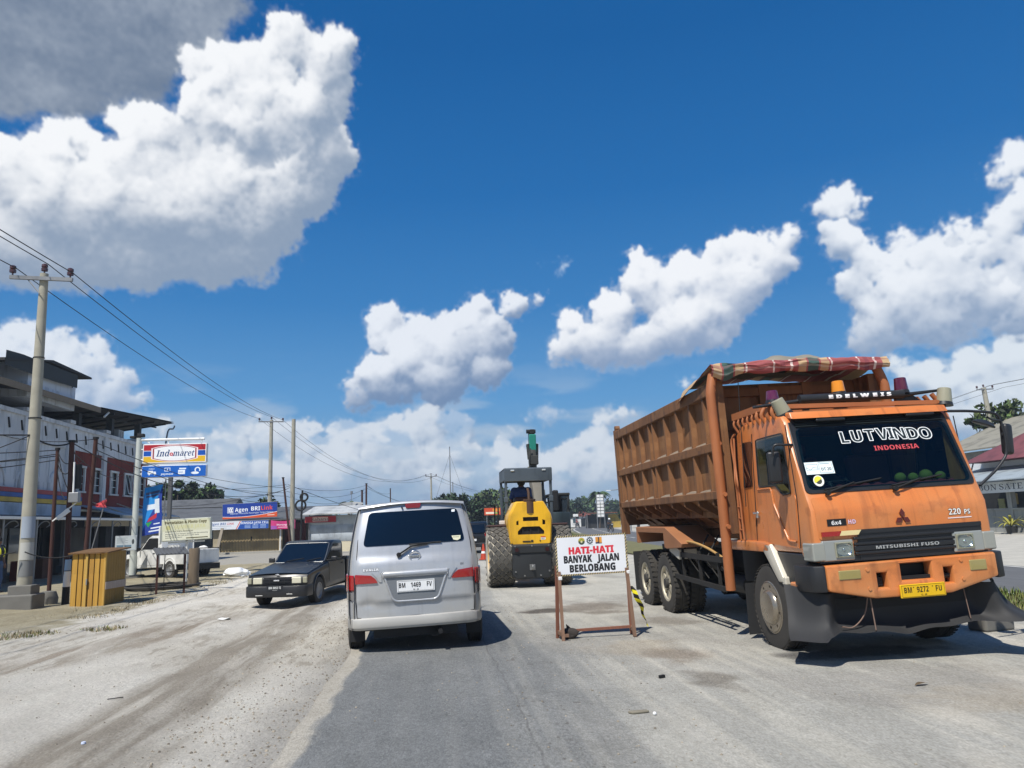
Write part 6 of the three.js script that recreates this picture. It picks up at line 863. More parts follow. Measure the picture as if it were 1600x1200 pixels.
  // moulded roundels low on the white wall
  for (let i = 0; i < 4; i++) { obj('wall_panel', [box(0.05, 1.2, 0.06, 0.02, 4.5, Z(-27.2 - i * 2.6)), box(0.05, 1.2, 0.06, 0.02, 4.5, Z(-29.0 - i * 2.6)), T(new THREE.TorusGeometry(0.9, 0.05, 6, 20, Math.PI), 0.02, 3.72, Z(-28.1 - i * 2.6), 0, Math.PI / 2)], mt.plaster, t); }
  // fascia stripes
  const f0 = [-21, -37.3];
  [[3.44, 3.62, [168, 34, 40]], [3.26, 3.44, [20, 84, 160]], [3.07, 3.26, [214, 174, 40]]].forEach(([p, q, c]) => { const [l, ct] = seg(...f0); obj('fascia_stripe', box(0.3, q - p - 0.012, l, 0.3, (p + q) / 2, ct), M(c, 0.5, 0, { map: grime }), t); });
  { const [l, ct] = seg(-21, -37.3); obj('fascia_panel', box(0.3, 0.62, l, 0.28, 2.74, ct), M([178, 190, 202], 0.6, 0, { map: grime }), t); }
  // street canopy: thin tin roof on posts, sloping awning over the right part
  obj('canopy', [prismZ([[0, 2.62], [2.35, 2.4], [2.35, 2.31], [0, 2.52]], 17.6, Z(-29.8))], mt.tin, t); obj('canopy_edge', [rbox(0.06, 0.1, 17.6, 2.36, 2.37, Z(-29.8), 0.01)], mt.white, t);
  for (const z of [-23, -25.3, -27.4, -29.6, -31.8, -34, -36.2, -38.2]) { obj('canopy_post', rod([2.28, 0, Z(z)], [2.28, 2.35, Z(z)], 0.04, 8), mt.zinc, t); obj('canopy_scroll', tube([[2.28, 2.0, Z(z)], [2.28, 2.2, Z(z - 0.3)], [2.28, 2.27, Z(z - 0.7)], [2.28, 2.15, Z(z - 0.95)], [2.28, 2.05, Z(z - 0.7)]], 0.02, 16, 5), mt.zinc, t); }
  obj('awning', [prismZ([[0, 3.12], [1.9, 2.62], [1.9, 2.56], [0, 3.06]], 8.4, Z(-42.4))], M([168, 182, 192], 0.6, 0.1, { map: grime }), t); obj('awning_beam', [box(0.1, 0.12, 8.4, 1.86, 2.52, Z(-42.4)), box(0.3, 0.42, 8.4, 0.4, 2.34, Z(-42.4)), ...[-39.4, -42.4, -45.4].map((z) => rod([0, 3.3, Z(z)], [1.8, 2.6, Z(z)], 0.03, 6))], M([196, 184, 160], 0.8, 0, { map: grime }), t);
  obj('slab', box(8, 0.25, 25.6, -4.2, 5.7, Z(-33.8)), mt.conc, t); obj('side_wall', [box(8, 5.7, 0.25, -4.2, 2.85, Z(-46.5))], mt.plaster, t);
  // roof terrace under a dark tin roof
  for (const [z, y] of [[-31.25, 7.3], [-34.8, 7.3], [-38.45, 7.5], [-42.26, 7.75], [-46.1, 8.0]]) { obj('terrace_post', box(0.3, y - 5.8, 0.3, -0.5, (5.8 + y) / 2, Z(z)), M([58, 62, 66], 0.85, 0, { map: concMap }), t); obj('terrace_post', box(0.3, y - 5.8, 0.3, -5, (5.8 + y) / 2, Z(z)), M([58, 62, 66], 0.85, 0, { map: concMap }), t); }
  obj('terrace_back_wall', [box(0.2, 2.3, 18, -6.4, 6.9, Z(-29.5))], mt.darkTin, t);
  const roofS = (u, v) => { const z = lerp(-21, -49.4, v), e = lerp(7.42, 7.72, clamp((-21 - z) / 17.5)) + (z < -38.5 ? (-38.5 - z) * 0.062 : 0); return [lerp(0.45, -8.2, u), e - 1.15 * u * sstep(-36, -39, z) + 0.36 * Math.sin(u * 3.14) * (1 - sstep(-36, -39, z)) + (z < -38.5 ? 0.1 : 0), Z(z)]; };
  obj('terrace_roof', [sheet(roofS, 10, 40), sheet((u, v) => { const p = roofS(u, v); return [p[0], p[1] - 0.08, p[2]]; }, 10, 40, true)], mt.darkTin, t);
  obj('roof_fascia', [bar([0.48, 7.36, Z(-21)], [0.48, 7.66, Z(-38.6)], 0.05, 0.26)], M([132, 120, 104], 0.85, 0, { map: woodMap }), t);
  obj('roof_truss', [...Array.from({ length: 6 }, (_, i) => bar([0.3, 7.66 + 0.115 * i, Z(-38.8 - i * 1.9)], [-8, 6.5 + 0.115 * i, Z(-38.8 - i * 1.9)], 0.06, 0.1)), ...[-0.5, -2.4, -4.4].map((x) => bar([x, 7.55 + x * 0.14, Z(-38)], [x, 8.2 + x * 0.14, Z(-49)], 0.05, 0.08)), ...Array.from({ length: 22 }, (_, i) => rod([-5, 7.2, Z(-38.5 - i * 0.45)], [-5, 7.6, Z(-38.8 - i * 0.45)], 0.03, 4))], mt.dark, t);
  obj('water_pipe', tube([[0.5, 8.25, Z(-49.3)], [0.45, 8.05, Z(-49.2)], [0.3, 7.9, Z(-48.8)], [0.3, 6.9, Z(-48.4)]], 0.05, 14, 6), mt.zinc, t);
  obj('roof_lamp', rod([0.3, 7.75, Z(-40)], [0.35, 7.45, Z(-39.4)], 0.05, 8), mt.white, t);
  obj('air_conditioner', [rbox(0.3, 0.5, 0.7, -0.3, 6.97, Z(-42.9), 0.03), T(new THREE.TorusGeometry(0.17, 0.02, 6, 20), -0.14, 6.97, Z(-42.9), 0, Math.PI / 2)], M([150, 154, 156], 0.6), t);
  // stair house on the roof
  const hW = M([196, 206, 220], 0.8, 0, { map: plasterMap });
  obj('stair_house', box(3, 1.6, 4.2, -1.4, 8.15, Z(-34.65)), hW, t); obj('stair_house_roof', [prismX([[Z(-30.2), 8.35], [Z(-33.6), 9.0], [Z(-34.2), 9.0], [Z(-37.65), 9.0], [Z(-37.65), 9.08], [Z(-33.9), 9.13], [Z(-30.2), 8.46]], 3.6, -1.4)], mt.darkTin, t);
  obj('torn_sheet', sheet((u, v) => [0.32, lerp(8.95, 8.35, v) - 0.25 * fbm(u * 4, v * 3) * (1 - u), Z(lerp(-30.4, -36.4, u))], 14, 4), M([38, 44, 48], 0.7, 0, { side: THREE.DoubleSide }), t);
  for (let i = 0; i < 4; i++) obj('wall_stain', cylX(0.05, 0.01, 0.106, 8.55 - i * 0.045, Z(-34.9 - i * 0.5), 8), mt.dark, t);
}
// ---------- shop sign on a tall post ----------
{
  const t = thing('shop_sign', 'red blue yellow shop sign above a blue service board on a white post', 'sign', [-11.36, 0, -31]);
  obj('post', [cylY(0.115, 0.1, 5.35, 0, 0, 0, 20), cylY(0.13, 0.13, 0.9, 0, 0, 0, 20)], M([190, 196, 190], 0.6, 0, { map: grime }), t);
  obj('floodlight', [rbox(0.26, 0.14, 0.2, 0.06, 5.45, 0, 0.03), rbox(0.2, 0.1, 0.16, -0.22, 5.38, 0.05, 0.03)], mt.dark, t);
  obj('top_arm', [rod([0, 5.27, 0], [2.45, 5.27, 0], 0.05, 10), rod([0.25, 5.24, 0], [0.4, 5.14, 0], 0.02, 5), rod([2.35, 5.22, 0], [2.35, 5.1, 0], 0.02, 5), rod([1.1, 5.22, 0], [1.1, 5.1, 0], 0.02, 5)], mt.white, t);
  const b1 = obj('shop_board', rbox(2.4, 0.76, 0.22, 1.38, 4.72, 0, 0.05), M([206, 210, 214], 0.5), t);
  const tx = canvas(1024, 324, (x, w, h) => {
    const bands = [['#b0222e', 0.03, 0.34], ['#1454b4', 0.365, 0.635], ['#e6b824', 0.66, 0.97]]; x.fillStyle = '#eef0f2'; x.fillRect(0, 0, w, h); for (const [c, a, b] of bands) { x.fillStyle = c; x.fillRect(12, a * h, w - 24, (b - a) * h); }
    const lens = (k) => { const X = w / 2, Y = h / 2, a = w * 0.345 * k + 0, b = h * 0.43 * k; x.beginPath(); x.moveTo(X - a, Y - b * 0.62); x.quadraticCurveTo(X, Y - b * 1.35, X + a, Y - b * 0.62); x.lineTo(X + a, Y + b * 0.62); x.quadraticCurveTo(X, Y + b * 1.35, X - a, Y + b * 0.62); x.closePath(); };
    x.fillStyle = '#f6e4e6'; lens(1.07); x.fill(); x.fillStyle = '#96202c'; lens(1.0); x.fill(); x.fillStyle = '#f2f4f6'; lens(0.94); x.fill();
    const o = { font: 'serif', skew: -0.22, fill: '#1a3c72' }; txt(x, 'Ind', w * 0.32, h * 0.5, 150, { ...o, sx: 0.82 }); txt(x, 'maret', w * 0.645, h * 0.5, 140, { ...o, sx: 0.8 });
    x.beginPath(); x.arc(w * 0.45, h * 0.55, 31, 0, 7); x.fillStyle = '#c85a62'; x.fill(); x.beginPath(); x.arc(w * 0.45, h * 0.55, 12, 0, 7); x.fillStyle = '#f0d8da'; x.fill();
  });
  obj('board_print', plane(2.36, 0.72, 1.38, 4.72, 0.113), printMat(tx, 0.35), b1);
  const b2 = obj('service_board', rbox(2.42, 0.46, 0.2, 1.38, 4.03, 0, 0.04), M([206, 212, 220], 0.5), t);
  obj('board_print', plane(2.37, 0.42, 1.38, 4.03, 0.103), printMat(canvas(1024, 182, (x, w, h) => {
    x.fillStyle = '#1560bc'; x.fillRect(0, 0, w, h); x.fillStyle = '#eef4fa'; txt(x, 'FIRST', w * 0.15, h * 0.26, 30, { sx: 1.2, fill: '#cfe0f2' });
    x.fillRect(w * 0.09, h * 0.42, 86, 54); x.beginPath(); x.moveTo(w * 0.18, h * 0.5); x.lineTo(w * 0.215, h * 0.5); x.lineTo(w * 0.225, h * 0.75); x.lineTo(w * 0.18, h * 0.75); x.fill(); x.beginPath(); x.arc(w * 0.115, h * 0.76, 12, 0, 7); x.arc(w * 0.2, h * 0.76, 12, 0, 7); x.fill();
    x.lineWidth = 9; x.strokeStyle = '#eef4fa'; x.strokeRect(w * 0.355, h * 0.2, 84, 52); x.fillRect(w * 0.39, h * 0.26, 12, 36); txt(x, 'payment', w * 0.395, h * 0.74, 46, { fill: '#eef4fa', skew: -0.2 });
    x.fillRect(w * 0.58, h * 0.22, 112, 22); x.fillRect(w * 0.565, h * 0.4, 112, 72); x.fillStyle = '#1560bc'; x.fillRect(w * 0.575, h * 0.58, 70, 10); x.fillStyle = '#eef4fa';
    x.beginPath(); x.ellipse(w * 0.83, h * 0.7, 66, 22, 0, 0, 7); x.fill(); x.lineWidth = 20; x.beginPath(); x.arc(w * 0.87, h * 0.42, 38, 2.4, 6.9); x.stroke();
  }), 0.35), b2);
  obj('board_bracket', [rod([0, 4.9, 0], [0.2, 4.9, 0], 0.03, 6), rod([0, 4.5, 0], [0.2, 4.5, 0], 0.03, 6), rod([0, 4.1, 0], [0.2, 4.1, 0], 0.03, 6), rod([0, 3.95, 0], [0.2, 3.95, 0], 0.03, 6)], mt.white, t);
  obj('footing', rbox(0.7, 0.2, 0.6, 0, 0.08, 0, 0.04), mt.concDark, t);
}
{ // blue vertical banner on its own thin pole
  const t = thing('banner_flag', 'tall blue advertising banner hanging beside the white shop sign post', 'banner', [-11.1, 0, -31.3]);
  const F = (u, v) => [lerp(-0.08, 0.62, u) + 0.012 * Math.sin(v * 7), lerp(1.66, 3.5, v) + (u - 0.5) * 0.12, 0.02 + 0.06 * Math.sin(u * 5 + v * 4)];
  obj('banner_cloth', sheet(F, 10, 20), printMat(canvas(256, 640, (x, w, h) => { x.fillStyle = '#1c8ad6'; x.fillRect(0, 0, w, h); x.fillStyle = '#1a3c96'; x.beginPath(); x.moveTo(w, 0); x.lineTo(w, h); x.lineTo(0, h); x.lineTo(0, h * 0.9); x.lineTo(w * 0.85, h * 0.2); x.fill(); x.fillStyle = '#3c4e7a'; x.fillRect(20, 70, 200, 34); x.fillRect(30, 116, 190, 26); x.fillStyle = '#dfe8f0'; x.fillRect(150, 180, 70, 190); x.fillRect(50, 240, 150, 70); x.fillStyle = '#c02838'; x.beginPath(); x.moveTo(80, 420); x.lineTo(180, 360); x.lineTo(170, 430); x.lineTo(60, 470); x.fill(); x.fillStyle = '#2c9a4c'; x.beginPath(); x.moveTo(40, 480); x.lineTo(120, 470); x.lineTo(80, 540); x.fill(); x.fillStyle = '#e8eef4'; x.fillRect(140, 500, 80, 14); x.fillRect(110, 550, 110, 18); x.fillRect(90, 590, 130, 18); }), 0.7, { side: THREE.DoubleSide }), t);
  obj('pole', [rod([0.68, 0, 0], [0.7, 3.75, 0], 0.025, 8), rod([-0.1, 3.46, 0], [0.72, 3.6, 0], 0.015, 6)], mt.zinc, t);
}
{ // tall square post of the yard behind the banner
  const t = thing('steel_column', 'plain grey square column behind the blue banner', 'column', [-11.1, 0, -34]); obj('shaft', rbox(0.16, 4.3, 0.16, 0, 2.15, 0, 0.02), mt.tin, t); obj('base_plate', rbox(0.3, 0.04, 0.3, 0, 0.04, 0, 0.01), mt.tin, t);
}
// ---------- copy shop sign, noticeboard, info board, hut ----------
{
  const t = thing('copy_shop_sign', 'weathered cream lightbox sign of a print shop on a white post', 'sign', [-8.25, 0, -27], R(2));
  const b = obj('lightbox', rbox(1.56, 0.72, 0.2, 0.03, 1.78, 0, 0.02, 0, 0, 0.03), M([188, 192, 178], 0.5, 0, { map: grime }), t);
  obj('board_print', T(plane(1.5, 0.66), 0.03, 1.78, 0.103, 0, 0, 0.03), printMat(canvas(1024, 450, (x, w, h) => {
    x.fillStyle = '#d2d2b4'; x.fillRect(0, 0, w, h); x.globalAlpha = 0.5; x.fillStyle = '#e6e6d8'; x.fillRect(0, h * 0.55, w, h * 0.45); x.globalAlpha = 1; txt(x, 'Percetakan & Photo Copy', w * 0.49, h * 0.13, 78, { sx: 0.96, fill: '#8c8660', stroke: '#3e3c30', lw: 8 });
    x.globalAlpha = 0.5; txt(x, 'SUMBER JAYA', w * 0.58, h * 0.36, 110, { sx: 0.95, fill: '#c8c476' }); x.beginPath(); x.arc(w * 0.12, h * 0.38, 52, 0, 7); x.fillStyle = '#bcb45c'; x.fill(); x.globalAlpha = 1;
    txt(x, 'Cetak Foto, Kartu Undangan', w * 0.06, h * 0.57, 44, { align: 'left', fill: '#4e4a30' }); txt(x, 'Menerima: Pesanan Stempel, Spanduk, Jilid dan Laminating', w * 0.06, h * 0.69, 32, { align: 'left', fill: '#2e2c28' }); txt(x, 'Pas Foto, Sablon, Alat Tulis Kantor, Kartu Nama', w * 0.06, h * 0.78, 32, { align: 'left', fill: '#2e2c28' }); txt(x, 'Hubungi Kami di Toko ini', w * 0.06, h * 0.87, 30, { align: 'left', fill: '#2e2c28' }); x.fillStyle = '#56512e'; x.fillRect(w * 0.5, h * 0.9, w * 0.46, 22);
    x.strokeStyle = '#4a4a40'; x.lineWidth = 4; for (const k of [0.2, 0.27, 0.36]) { x.beginPath(); x.moveTo(w * k, h * 0.05); x.lineTo(w * (k + 0.1), h * 0.62); x.stroke(); }
  }), 0.4), b);
  obj('post', [rod([0.03, 0, -0.05], [0.03, 1.5, -0.05], 0.045, 10), bar([-0.55, 1.36, 0], [0.6, 1.39, 0], 0.05, 0.05), rbox(0.4, 0.13, 0.02, -0.35, 1.22, 0.02, 0.005)], mt.whitePaint, t); obj('box_back', rbox(0.06, 0.6, 0.16, -0.83, 1.62, -0.06, 0.02), mt.white, t);
}
{
  const t = thing('noticeboard', 'small tin roofed stand with thin dark legs before the white pickup', 'noticeboard', [-7.12, 0, -22.1], R(28));
  obj('tin_roof', [prismX([[0.3, 1.1], [-0.3, 1.26], [-0.3, 1.285], [0.3, 1.125]], 0.82, 0), ...Array.from({ length: 8 }, (_, i) => bar([-0.36 + i * 0.103, 1.135, 0.3], [-0.36 + i * 0.103, 1.295, -0.3], 0.03, 0.012))], mt.tin, t);
  for (const x of [-0.33, 0.36]) obj('leg', bar([x, 0, 0], [x, 1.16, 0], 0.05, 0.05), mt.pipeRust, t);
  obj('cross_rail', [rod([-0.33, 0.25, 0], [0.36, 0.25, 0], 0.012, 5), rod([-0.15, 0.25, 0], [-0.15, 1.15, 0], 0.012, 5), rod([-0.33, 0.65, 0], [0.36, 0.65, 0], 0.01, 5)], mt.frame, t);
}
{ const t = thing('wood_stump_post', 'thick short timber post beside the tin roofed stand', 'post', [-7.25, 0, -24.6]); obj('trunk', smooth(lathe([[0, 0], [0.17, 0], [0.15, 0.5], [0.16, 1.16], [0.14, 1.2], [0, 1.2]], 14), 0.8), M([118, 104, 86], 0.95, 0, { map: woodMap }), t); }
{
  const t = thing('info_board', 'grey white information board behind the yellow hut', 'sign', [-11.35, 0, -30.2]);
  obj('board', rbox(0.76, 0.54, 0.04, 0, 1.37, 0, 0.01), M([170, 176, 178], 0.6), t); obj('board_print', plane(0.7, 0.48, 0, 1.37, 0.023), printMat(canvas(256, 176, (x, w, h) => { x.fillStyle = '#b6bec0'; x.fillRect(0, 0, w, h); x.fillStyle = '#7a8488'; for (let i = 0; i < 5; i++) x.fillRect(14, 16 + i * 16, 140 - (i % 2) * 30, 6); x.fillStyle = '#5e7a8c'; x.fillRect(12, 112, 90, 44); x.fillRect(112, 112, 90, 44); x.fillStyle = '#444a4c'; x.beginPath(); x.ellipse(222, 70, 16, 34, 0, 0, 7); x.fill(); }), 0.5), t); obj('post', rod([0, 0, -0.03], [0, 1.1, -0.03], 0.04, 8), mt.zinc, t);
}
{ // yellow hut of vertical boards
  const t = thing('yellow_hut', 'small yellow wooden hut of vertical boards with a low mono pitch roof', 'hut', [-8.0, 0, -19.75], R(-4));
  const w = 0.76, d = 0.98, h = 1.27; seed(41);
  const tone = [[198, 152, 62], [190, 144, 54], [204, 160, 72], [184, 138, 56]].map((c) => M(c, 0.75, 0, { map: woodMap }));
  const n = 6; for (let i = 0; i < n; i++) obj('plank', rbox(w / n - 0.022, h - 0.02 - 0.02 * rnd(), 0.022, -w / 2 + (w / n) * (i + 0.5), h / 2 + 0.01, d / 2 + rr(-0.003, 0.004), 0.004), tone[i % 4], t);
  for (let i = 0; i < 8; i++) obj('plank', rbox(0.022, h + 0.02, d / 8 - 0.008, w / 2, h / 2 + 0.02, -d / 2 + (d / 8) * (i + 0.5), 0.003), M([150, 118, 54], 0.85, 0, { map: woodMap }), t);  // side boards coloured darker: shade of the sunless side put into the yellow
  obj('core', box(w - 0.03, h - 0.03, d - 0.03, 0, h / 2, 0), mt.dark, t); obj('plank_back', box(w, h, 0.02, 0, h / 2, -d / 2), tone[1], t); obj('plank_left', box(0.02, h, d, -w / 2, h / 2, 0), tone[1], t);
  obj('door_batten', [rbox(0.05, h - 0.04, 0.03, -0.04, h / 2, d / 2 + 0.03, 0.006)], M([206, 168, 84], 0.8, 0, { map: woodMap }), t); obj('latch', [rbox(0.03, 0.14, 0.03, -0.01, 0.62, d / 2 + 0.055, 0.006)], mt.zinc, t);
  obj('pale_band', rbox(0.03, 0.17, d + 0.02, w / 2 + 0.02, 0.52, 0, 0.005), M([176, 160, 148], 0.85, 0, { map: woodMap }), t);
  obj('roof', [prismX([[d / 2 + 0.08, h - 0.01], [-d / 2 - 0.1, h + 0.07], [-d / 2 - 0.1, h + 0.1], [d / 2 + 0.08, h + 0.02]], w + 0.16, 0)], M([112, 82, 46], 0.85, 0, { map: woodMap }), t);
  obj('corner_trim', [rbox(0.05, h, 0.05, w / 2 - 0.01, h / 2, d / 2, 0.006)], tone[2], t);
}
// ---------- shutter shop with banners and covered stall beyond ----------
{
  const t = thing('phone_shop', 'low shop with folding brown shutter under a tin eave and banners', 'building', [-14, 0, -60]);
  const sh = M([158, 140, 104], 0.6, 0.1, { map: grime });
  for (let i = 0; i < 40; i++) obj('shutter_slat', box(0.085, 1.86, i % 2 ? 0.05 : 0.03, -1.75 + i * 0.107, 0.94, i % 2 ? 0.02 : 0), sh, t);
  obj('shutter_handle', rbox(0.1, 0.3, 0.06, 0.4, 1.1, 0.06, 0.02), mt.dark, t);
  obj('wall', [box(0.5, 2.3, 0.2, -2.1, 1.15, 0), box(4.3, 0.5, 0.2, 0.36, 2.1, -0.05), box(0.16, 2.3, 0.2, 2.55, 1.15, 0)], M([176, 164, 138], 0.9, 0, { map: plasterMap }), t); obj('side_bay', box(1.6, 2.2, 0.1, 3.4, 1.1, -1.1), M([88, 40, 48], 0.8, 0, { map: grime }), t); obj('side_bay', box(2.6, 2.2, 0.1, -3.8, 1.1, -1.2), M([70, 78, 86], 0.8, 0, { map: grime }), t);
  obj('body_wall', box(9.2, 2.5, 6, 0, 1.25, -4.3), M([110, 112, 112], 0.9, 0, { map: plasterMap }), t);
  obj('tin_roof', [prismX([[0.7, 2.42], [-7.4, 3.5], [-7.4, 3.56], [0.7, 2.48]], 11.4, 0.4), box(11.4, 0.1, 0.06, 0.4, 2.43, 0.72)], mt.tin, t);
  obj('eave_post', [rod([2.6, 0, 0.55], [2.6, 2.4, 0.55], 0.06, 8), rod([-3.6, 0, 0.55], [-3.6, 2.4, 0.55], 0.05, 8)], mt.white, t); obj('step', box(4.6, 0.14, 0.7, 0.3, 0.09, 0.35), mt.conc, t);
}
const signBoard = (name, label, w, h, pos, turn, draw, cw, tilt = 0) => { const t = thing(name, label, 'sign', pos, turn); obj('board', T(rbox(w, h, 0.06, 0, 0, 0, 0.01), 0, 0, 0, 0, 0, tilt), mt.zinc, t); obj('board_print', T(plane(w - 0.04, h - 0.04), 0, 0, 0.033, 0, 0, tilt), printMat(canvas(cw, Math.round((cw * h) / w), draw), 0.5), t); return t; };
signBoard('roof_sign', 'large blue bank agent sign with white and red lettering on the shop roof', 3.96, 1.12, [-13.6, 3.15, -59.3], 0, (x, w, h) => {
  x.fillStyle = '#163c96'; x.fillRect(0, 0, w, h); x.fillStyle = '#d8562c'; x.beginPath(); x.moveTo(0, h * 0.86); x.quadraticCurveTo(w * 0.45, h * 1.02, w, h * 0.66); x.lineTo(w, h); x.lineTo(0, h); x.fill(); x.strokeStyle = '#f0f2f4'; x.lineWidth = 8; x.beginPath(); x.moveTo(0, h * 0.85); x.quadraticCurveTo(w * 0.45, h * 1.01, w, h * 0.65); x.stroke();
  x.strokeRect(w * 0.09, h * 0.24, w * 0.1, h * 0.36); x.lineWidth = 16; for (const k of [0.11, 0.15]) { x.beginPath(); x.moveTo(w * k, h * 0.26); x.lineTo(w * k + 4, h * 0.58); x.moveTo(w * (k + 0.03), h * 0.28); x.lineTo(w * k + 8, h * 0.42); x.lineTo(w * (k + 0.03), h * 0.56); x.stroke(); }
  txt(x, 'Agen', w * 0.345, h * 0.42, 108, { sx: 0.95, fill: '#eef2f6' }); txt(x, 'BRI', w * 0.6, h * 0.38, 112, { sx: 0.98, fill: '#f2f4f6' }); txt(x, 'Link', w * 0.805, h * 0.37, 112, { fill: '#e8503c' }); txt(x, 'Layanan Transaksi Keuangan Tanpa Kantor', w * 0.53, h * 0.66, 42, { fill: '#dfe6f0', weight: 'normal' }); x.fillStyle = '#f4d8c8'; x.fillRect(w * 0.82, h * 0.84, w * 0.13, 14);
}, 1024, 0.02);
signBoard('eave_banner', 'long white and blue banner hanging under the shop eave', 4.3, 0.62, [-14.35, 2.11, -59.15], 0, (x, w, h) => { x.fillStyle = '#dfe4ea'; x.fillRect(0, 0, w, h); x.fillStyle = '#1e50a6'; x.beginPath(); x.moveTo(w * 0.55, 0); x.lineTo(w, 0); x.lineTo(w, h); x.lineTo(w * 0.48, h); x.fill(); x.strokeStyle = '#d04a40'; x.lineWidth = 14; x.beginPath(); x.moveTo(w * 0.53, 0); x.lineTo(w * 0.46, h); x.stroke(); txt(x, 'Agen BRI', w * 0.16, h * 0.3, 60, { fill: '#3c5a94', skew: -0.2 }); txt(x, 'LINK', w * 0.36, h * 0.3, 54, { fill: '#c86a6a' }); txt(x, 'SEMOGA JAYA CELL', w * 0.77, h * 0.25, 58, { sx: 0.92, fill: '#eef2f8' }); x.fillStyle = '#a9c0e4'; for (let i = 0; i < 3; i++) for (let k = 0; k < 3; k++) x.fillRect(w * (0.6 + k * 0.13), h * (0.5 + i * 0.16), w * 0.1, 10); x.fillStyle = '#aab4c0'; x.fillRect(w * 0.05, h * 0.55, w * 0.33, 9); x.fillRect(w * 0.05, h * 0.78, w * 0.25, 9); }, 1024);
{ const t = thing('pink_banner', 'pink cloth banner sagging under the eave beside the blue banner', 'banner', [-11.17, 2.06, -59.15]); obj('banner_cloth', sheet((u, v) => [lerp(-0.88, 0.88, u), lerp(-0.34, 0.32, v) - 0.08 * Math.sin(u * 3.14) * v, 0.04 * Math.sin(u * 9)], 16, 6), printMat(canvas(512, 200, (x, w, h) => { x.fillStyle = '#c8387a'; x.fillRect(0, 0, w, h); x.fillStyle = '#9a52a8'; x.fillRect(0, h * 0.6, w * 0.25, h * 0.4); txt(x, 'Warung Es', w * 0.52, h * 0.46, 58, { skew: -0.2, fill: '#f2dfe8' }); x.fillStyle = '#f2dfe8'; x.fillRect(w * 0.3, h * 0.74, w * 0.5, 12); }), 0.8, { side: THREE.DoubleSide }), t); obj('rope', [rod([-0.88, 0.32, 0], [-0.95, 0.45, 0], 0.01, 4), rod([0.88, 0.32, 0], [0.95, 0.45, 0], 0.01, 4)], mt.wire, t); }
{
  const t = thing('covered_stall', 'long stall closed with grey tarpaulin sheets above a pale low wall', 'building', [-6.6, 0, -57]);
  const tarp = M([170, 178, 184], 0.7, 0, { map: grime, side: THREE.DoubleSide });
  for (let i = 0; i < 3; i++) obj('tarpaulin_sheet', sheet((u, v) => [lerp(-2.3, 6.0, u), lerp(0.72 + i * 0.6, 0.72 + (i + 1) * 0.62, v), 0.05 + i * 0.02 + 0.05 * Math.sin(v * 3) + 0.05 * fbm(u * 9 + i * 4, v * 3)], 40, 6), tarp, t);
  obj('low_wall', box(8.4, 0.78, 0.2, 1.85, 0.39, -0.05), M([206, 198, 172], 0.9, 0, { map: plasterMap }), t);
  obj('roof', [prismX([[0.8, 2.62], [-5, 3.3], [-5, 3.36], [0.8, 2.7]], 9, 1.8)], M([190, 192, 190], 0.6, 0.2, { map: grime }), t); obj('back_wall', box(8.4, 2.6, 0.1, 1.85, 1.3, -4), mt.plaster, t);
  obj('post', [rod([-2.3, 0, 0.2], [-2.3, 2.7, 0.2], 0.05, 8), rod([6, 0, 0.2], [6, 2.7, 0.2], 0.05, 8)], mt.zinc, t);
}
signBoard('stall_sign', 'narrow red stall sign with pale name panel on the grey stall', 2.2, 0.46, [-8.1, 2.3, -56.7], 0, (x, w, h) => { x.fillStyle = '#a41c28'; x.fillRect(0, 0, w, h); x.fillStyle = '#d8bcae'; x.fillRect(w * 0.24, h * 0.12, w * 0.5, h * 0.72); txt(x, 'Sabana', w * 0.49, h * 0.5, 80, { fill: '#5a3a34', font: 'serif' }); }, 512);
// far houses behind the yard on the left
{
  const t = thing('shed', 'long grey roofed shed behind the print shop sign', 'building', [-21.5, 0, -62]);
  obj('wall', box(11, 2.5, 5, 0, 1.25, -2.5), M([128, 126, 118], 0.9, 0, { map: plasterMap }), t); obj('roof', [prismX([[0.8, 2.5], [-5.6, 3.6], [-5.6, 3.68], [0.8, 2.58]], 13, 0)], mt.tin, t); for (let i = 0; i < 10; i++) obj('fence_bar', rod([-1.5 + i * 0.7, 0, 1.5], [-1.5 + i * 0.7, 1.3, 1.5], 0.03, 5), mt.tin, t);
}
{ const t = thing('tan_house', 'tan walled house below the trees behind the shed', 'house', [-23, 0, -72]); obj('wall', [box(3.6, 3.9, 4, -0.4, 1.95, 0), box(2.6, 3.4, 4, 4, 1.7, 0)], M([186, 164, 126], 0.9, 0, { map: plasterMap }), t); obj('roof', prismX([[2.3, 3.8], [0, 4.6], [-2.3, 3.8]], 8.4, 1.4), mt.tin, t); obj('window', box(0.9, 0.8, 0.1, -0.6, 2.8, 2.02), mt.winGlass, t); }
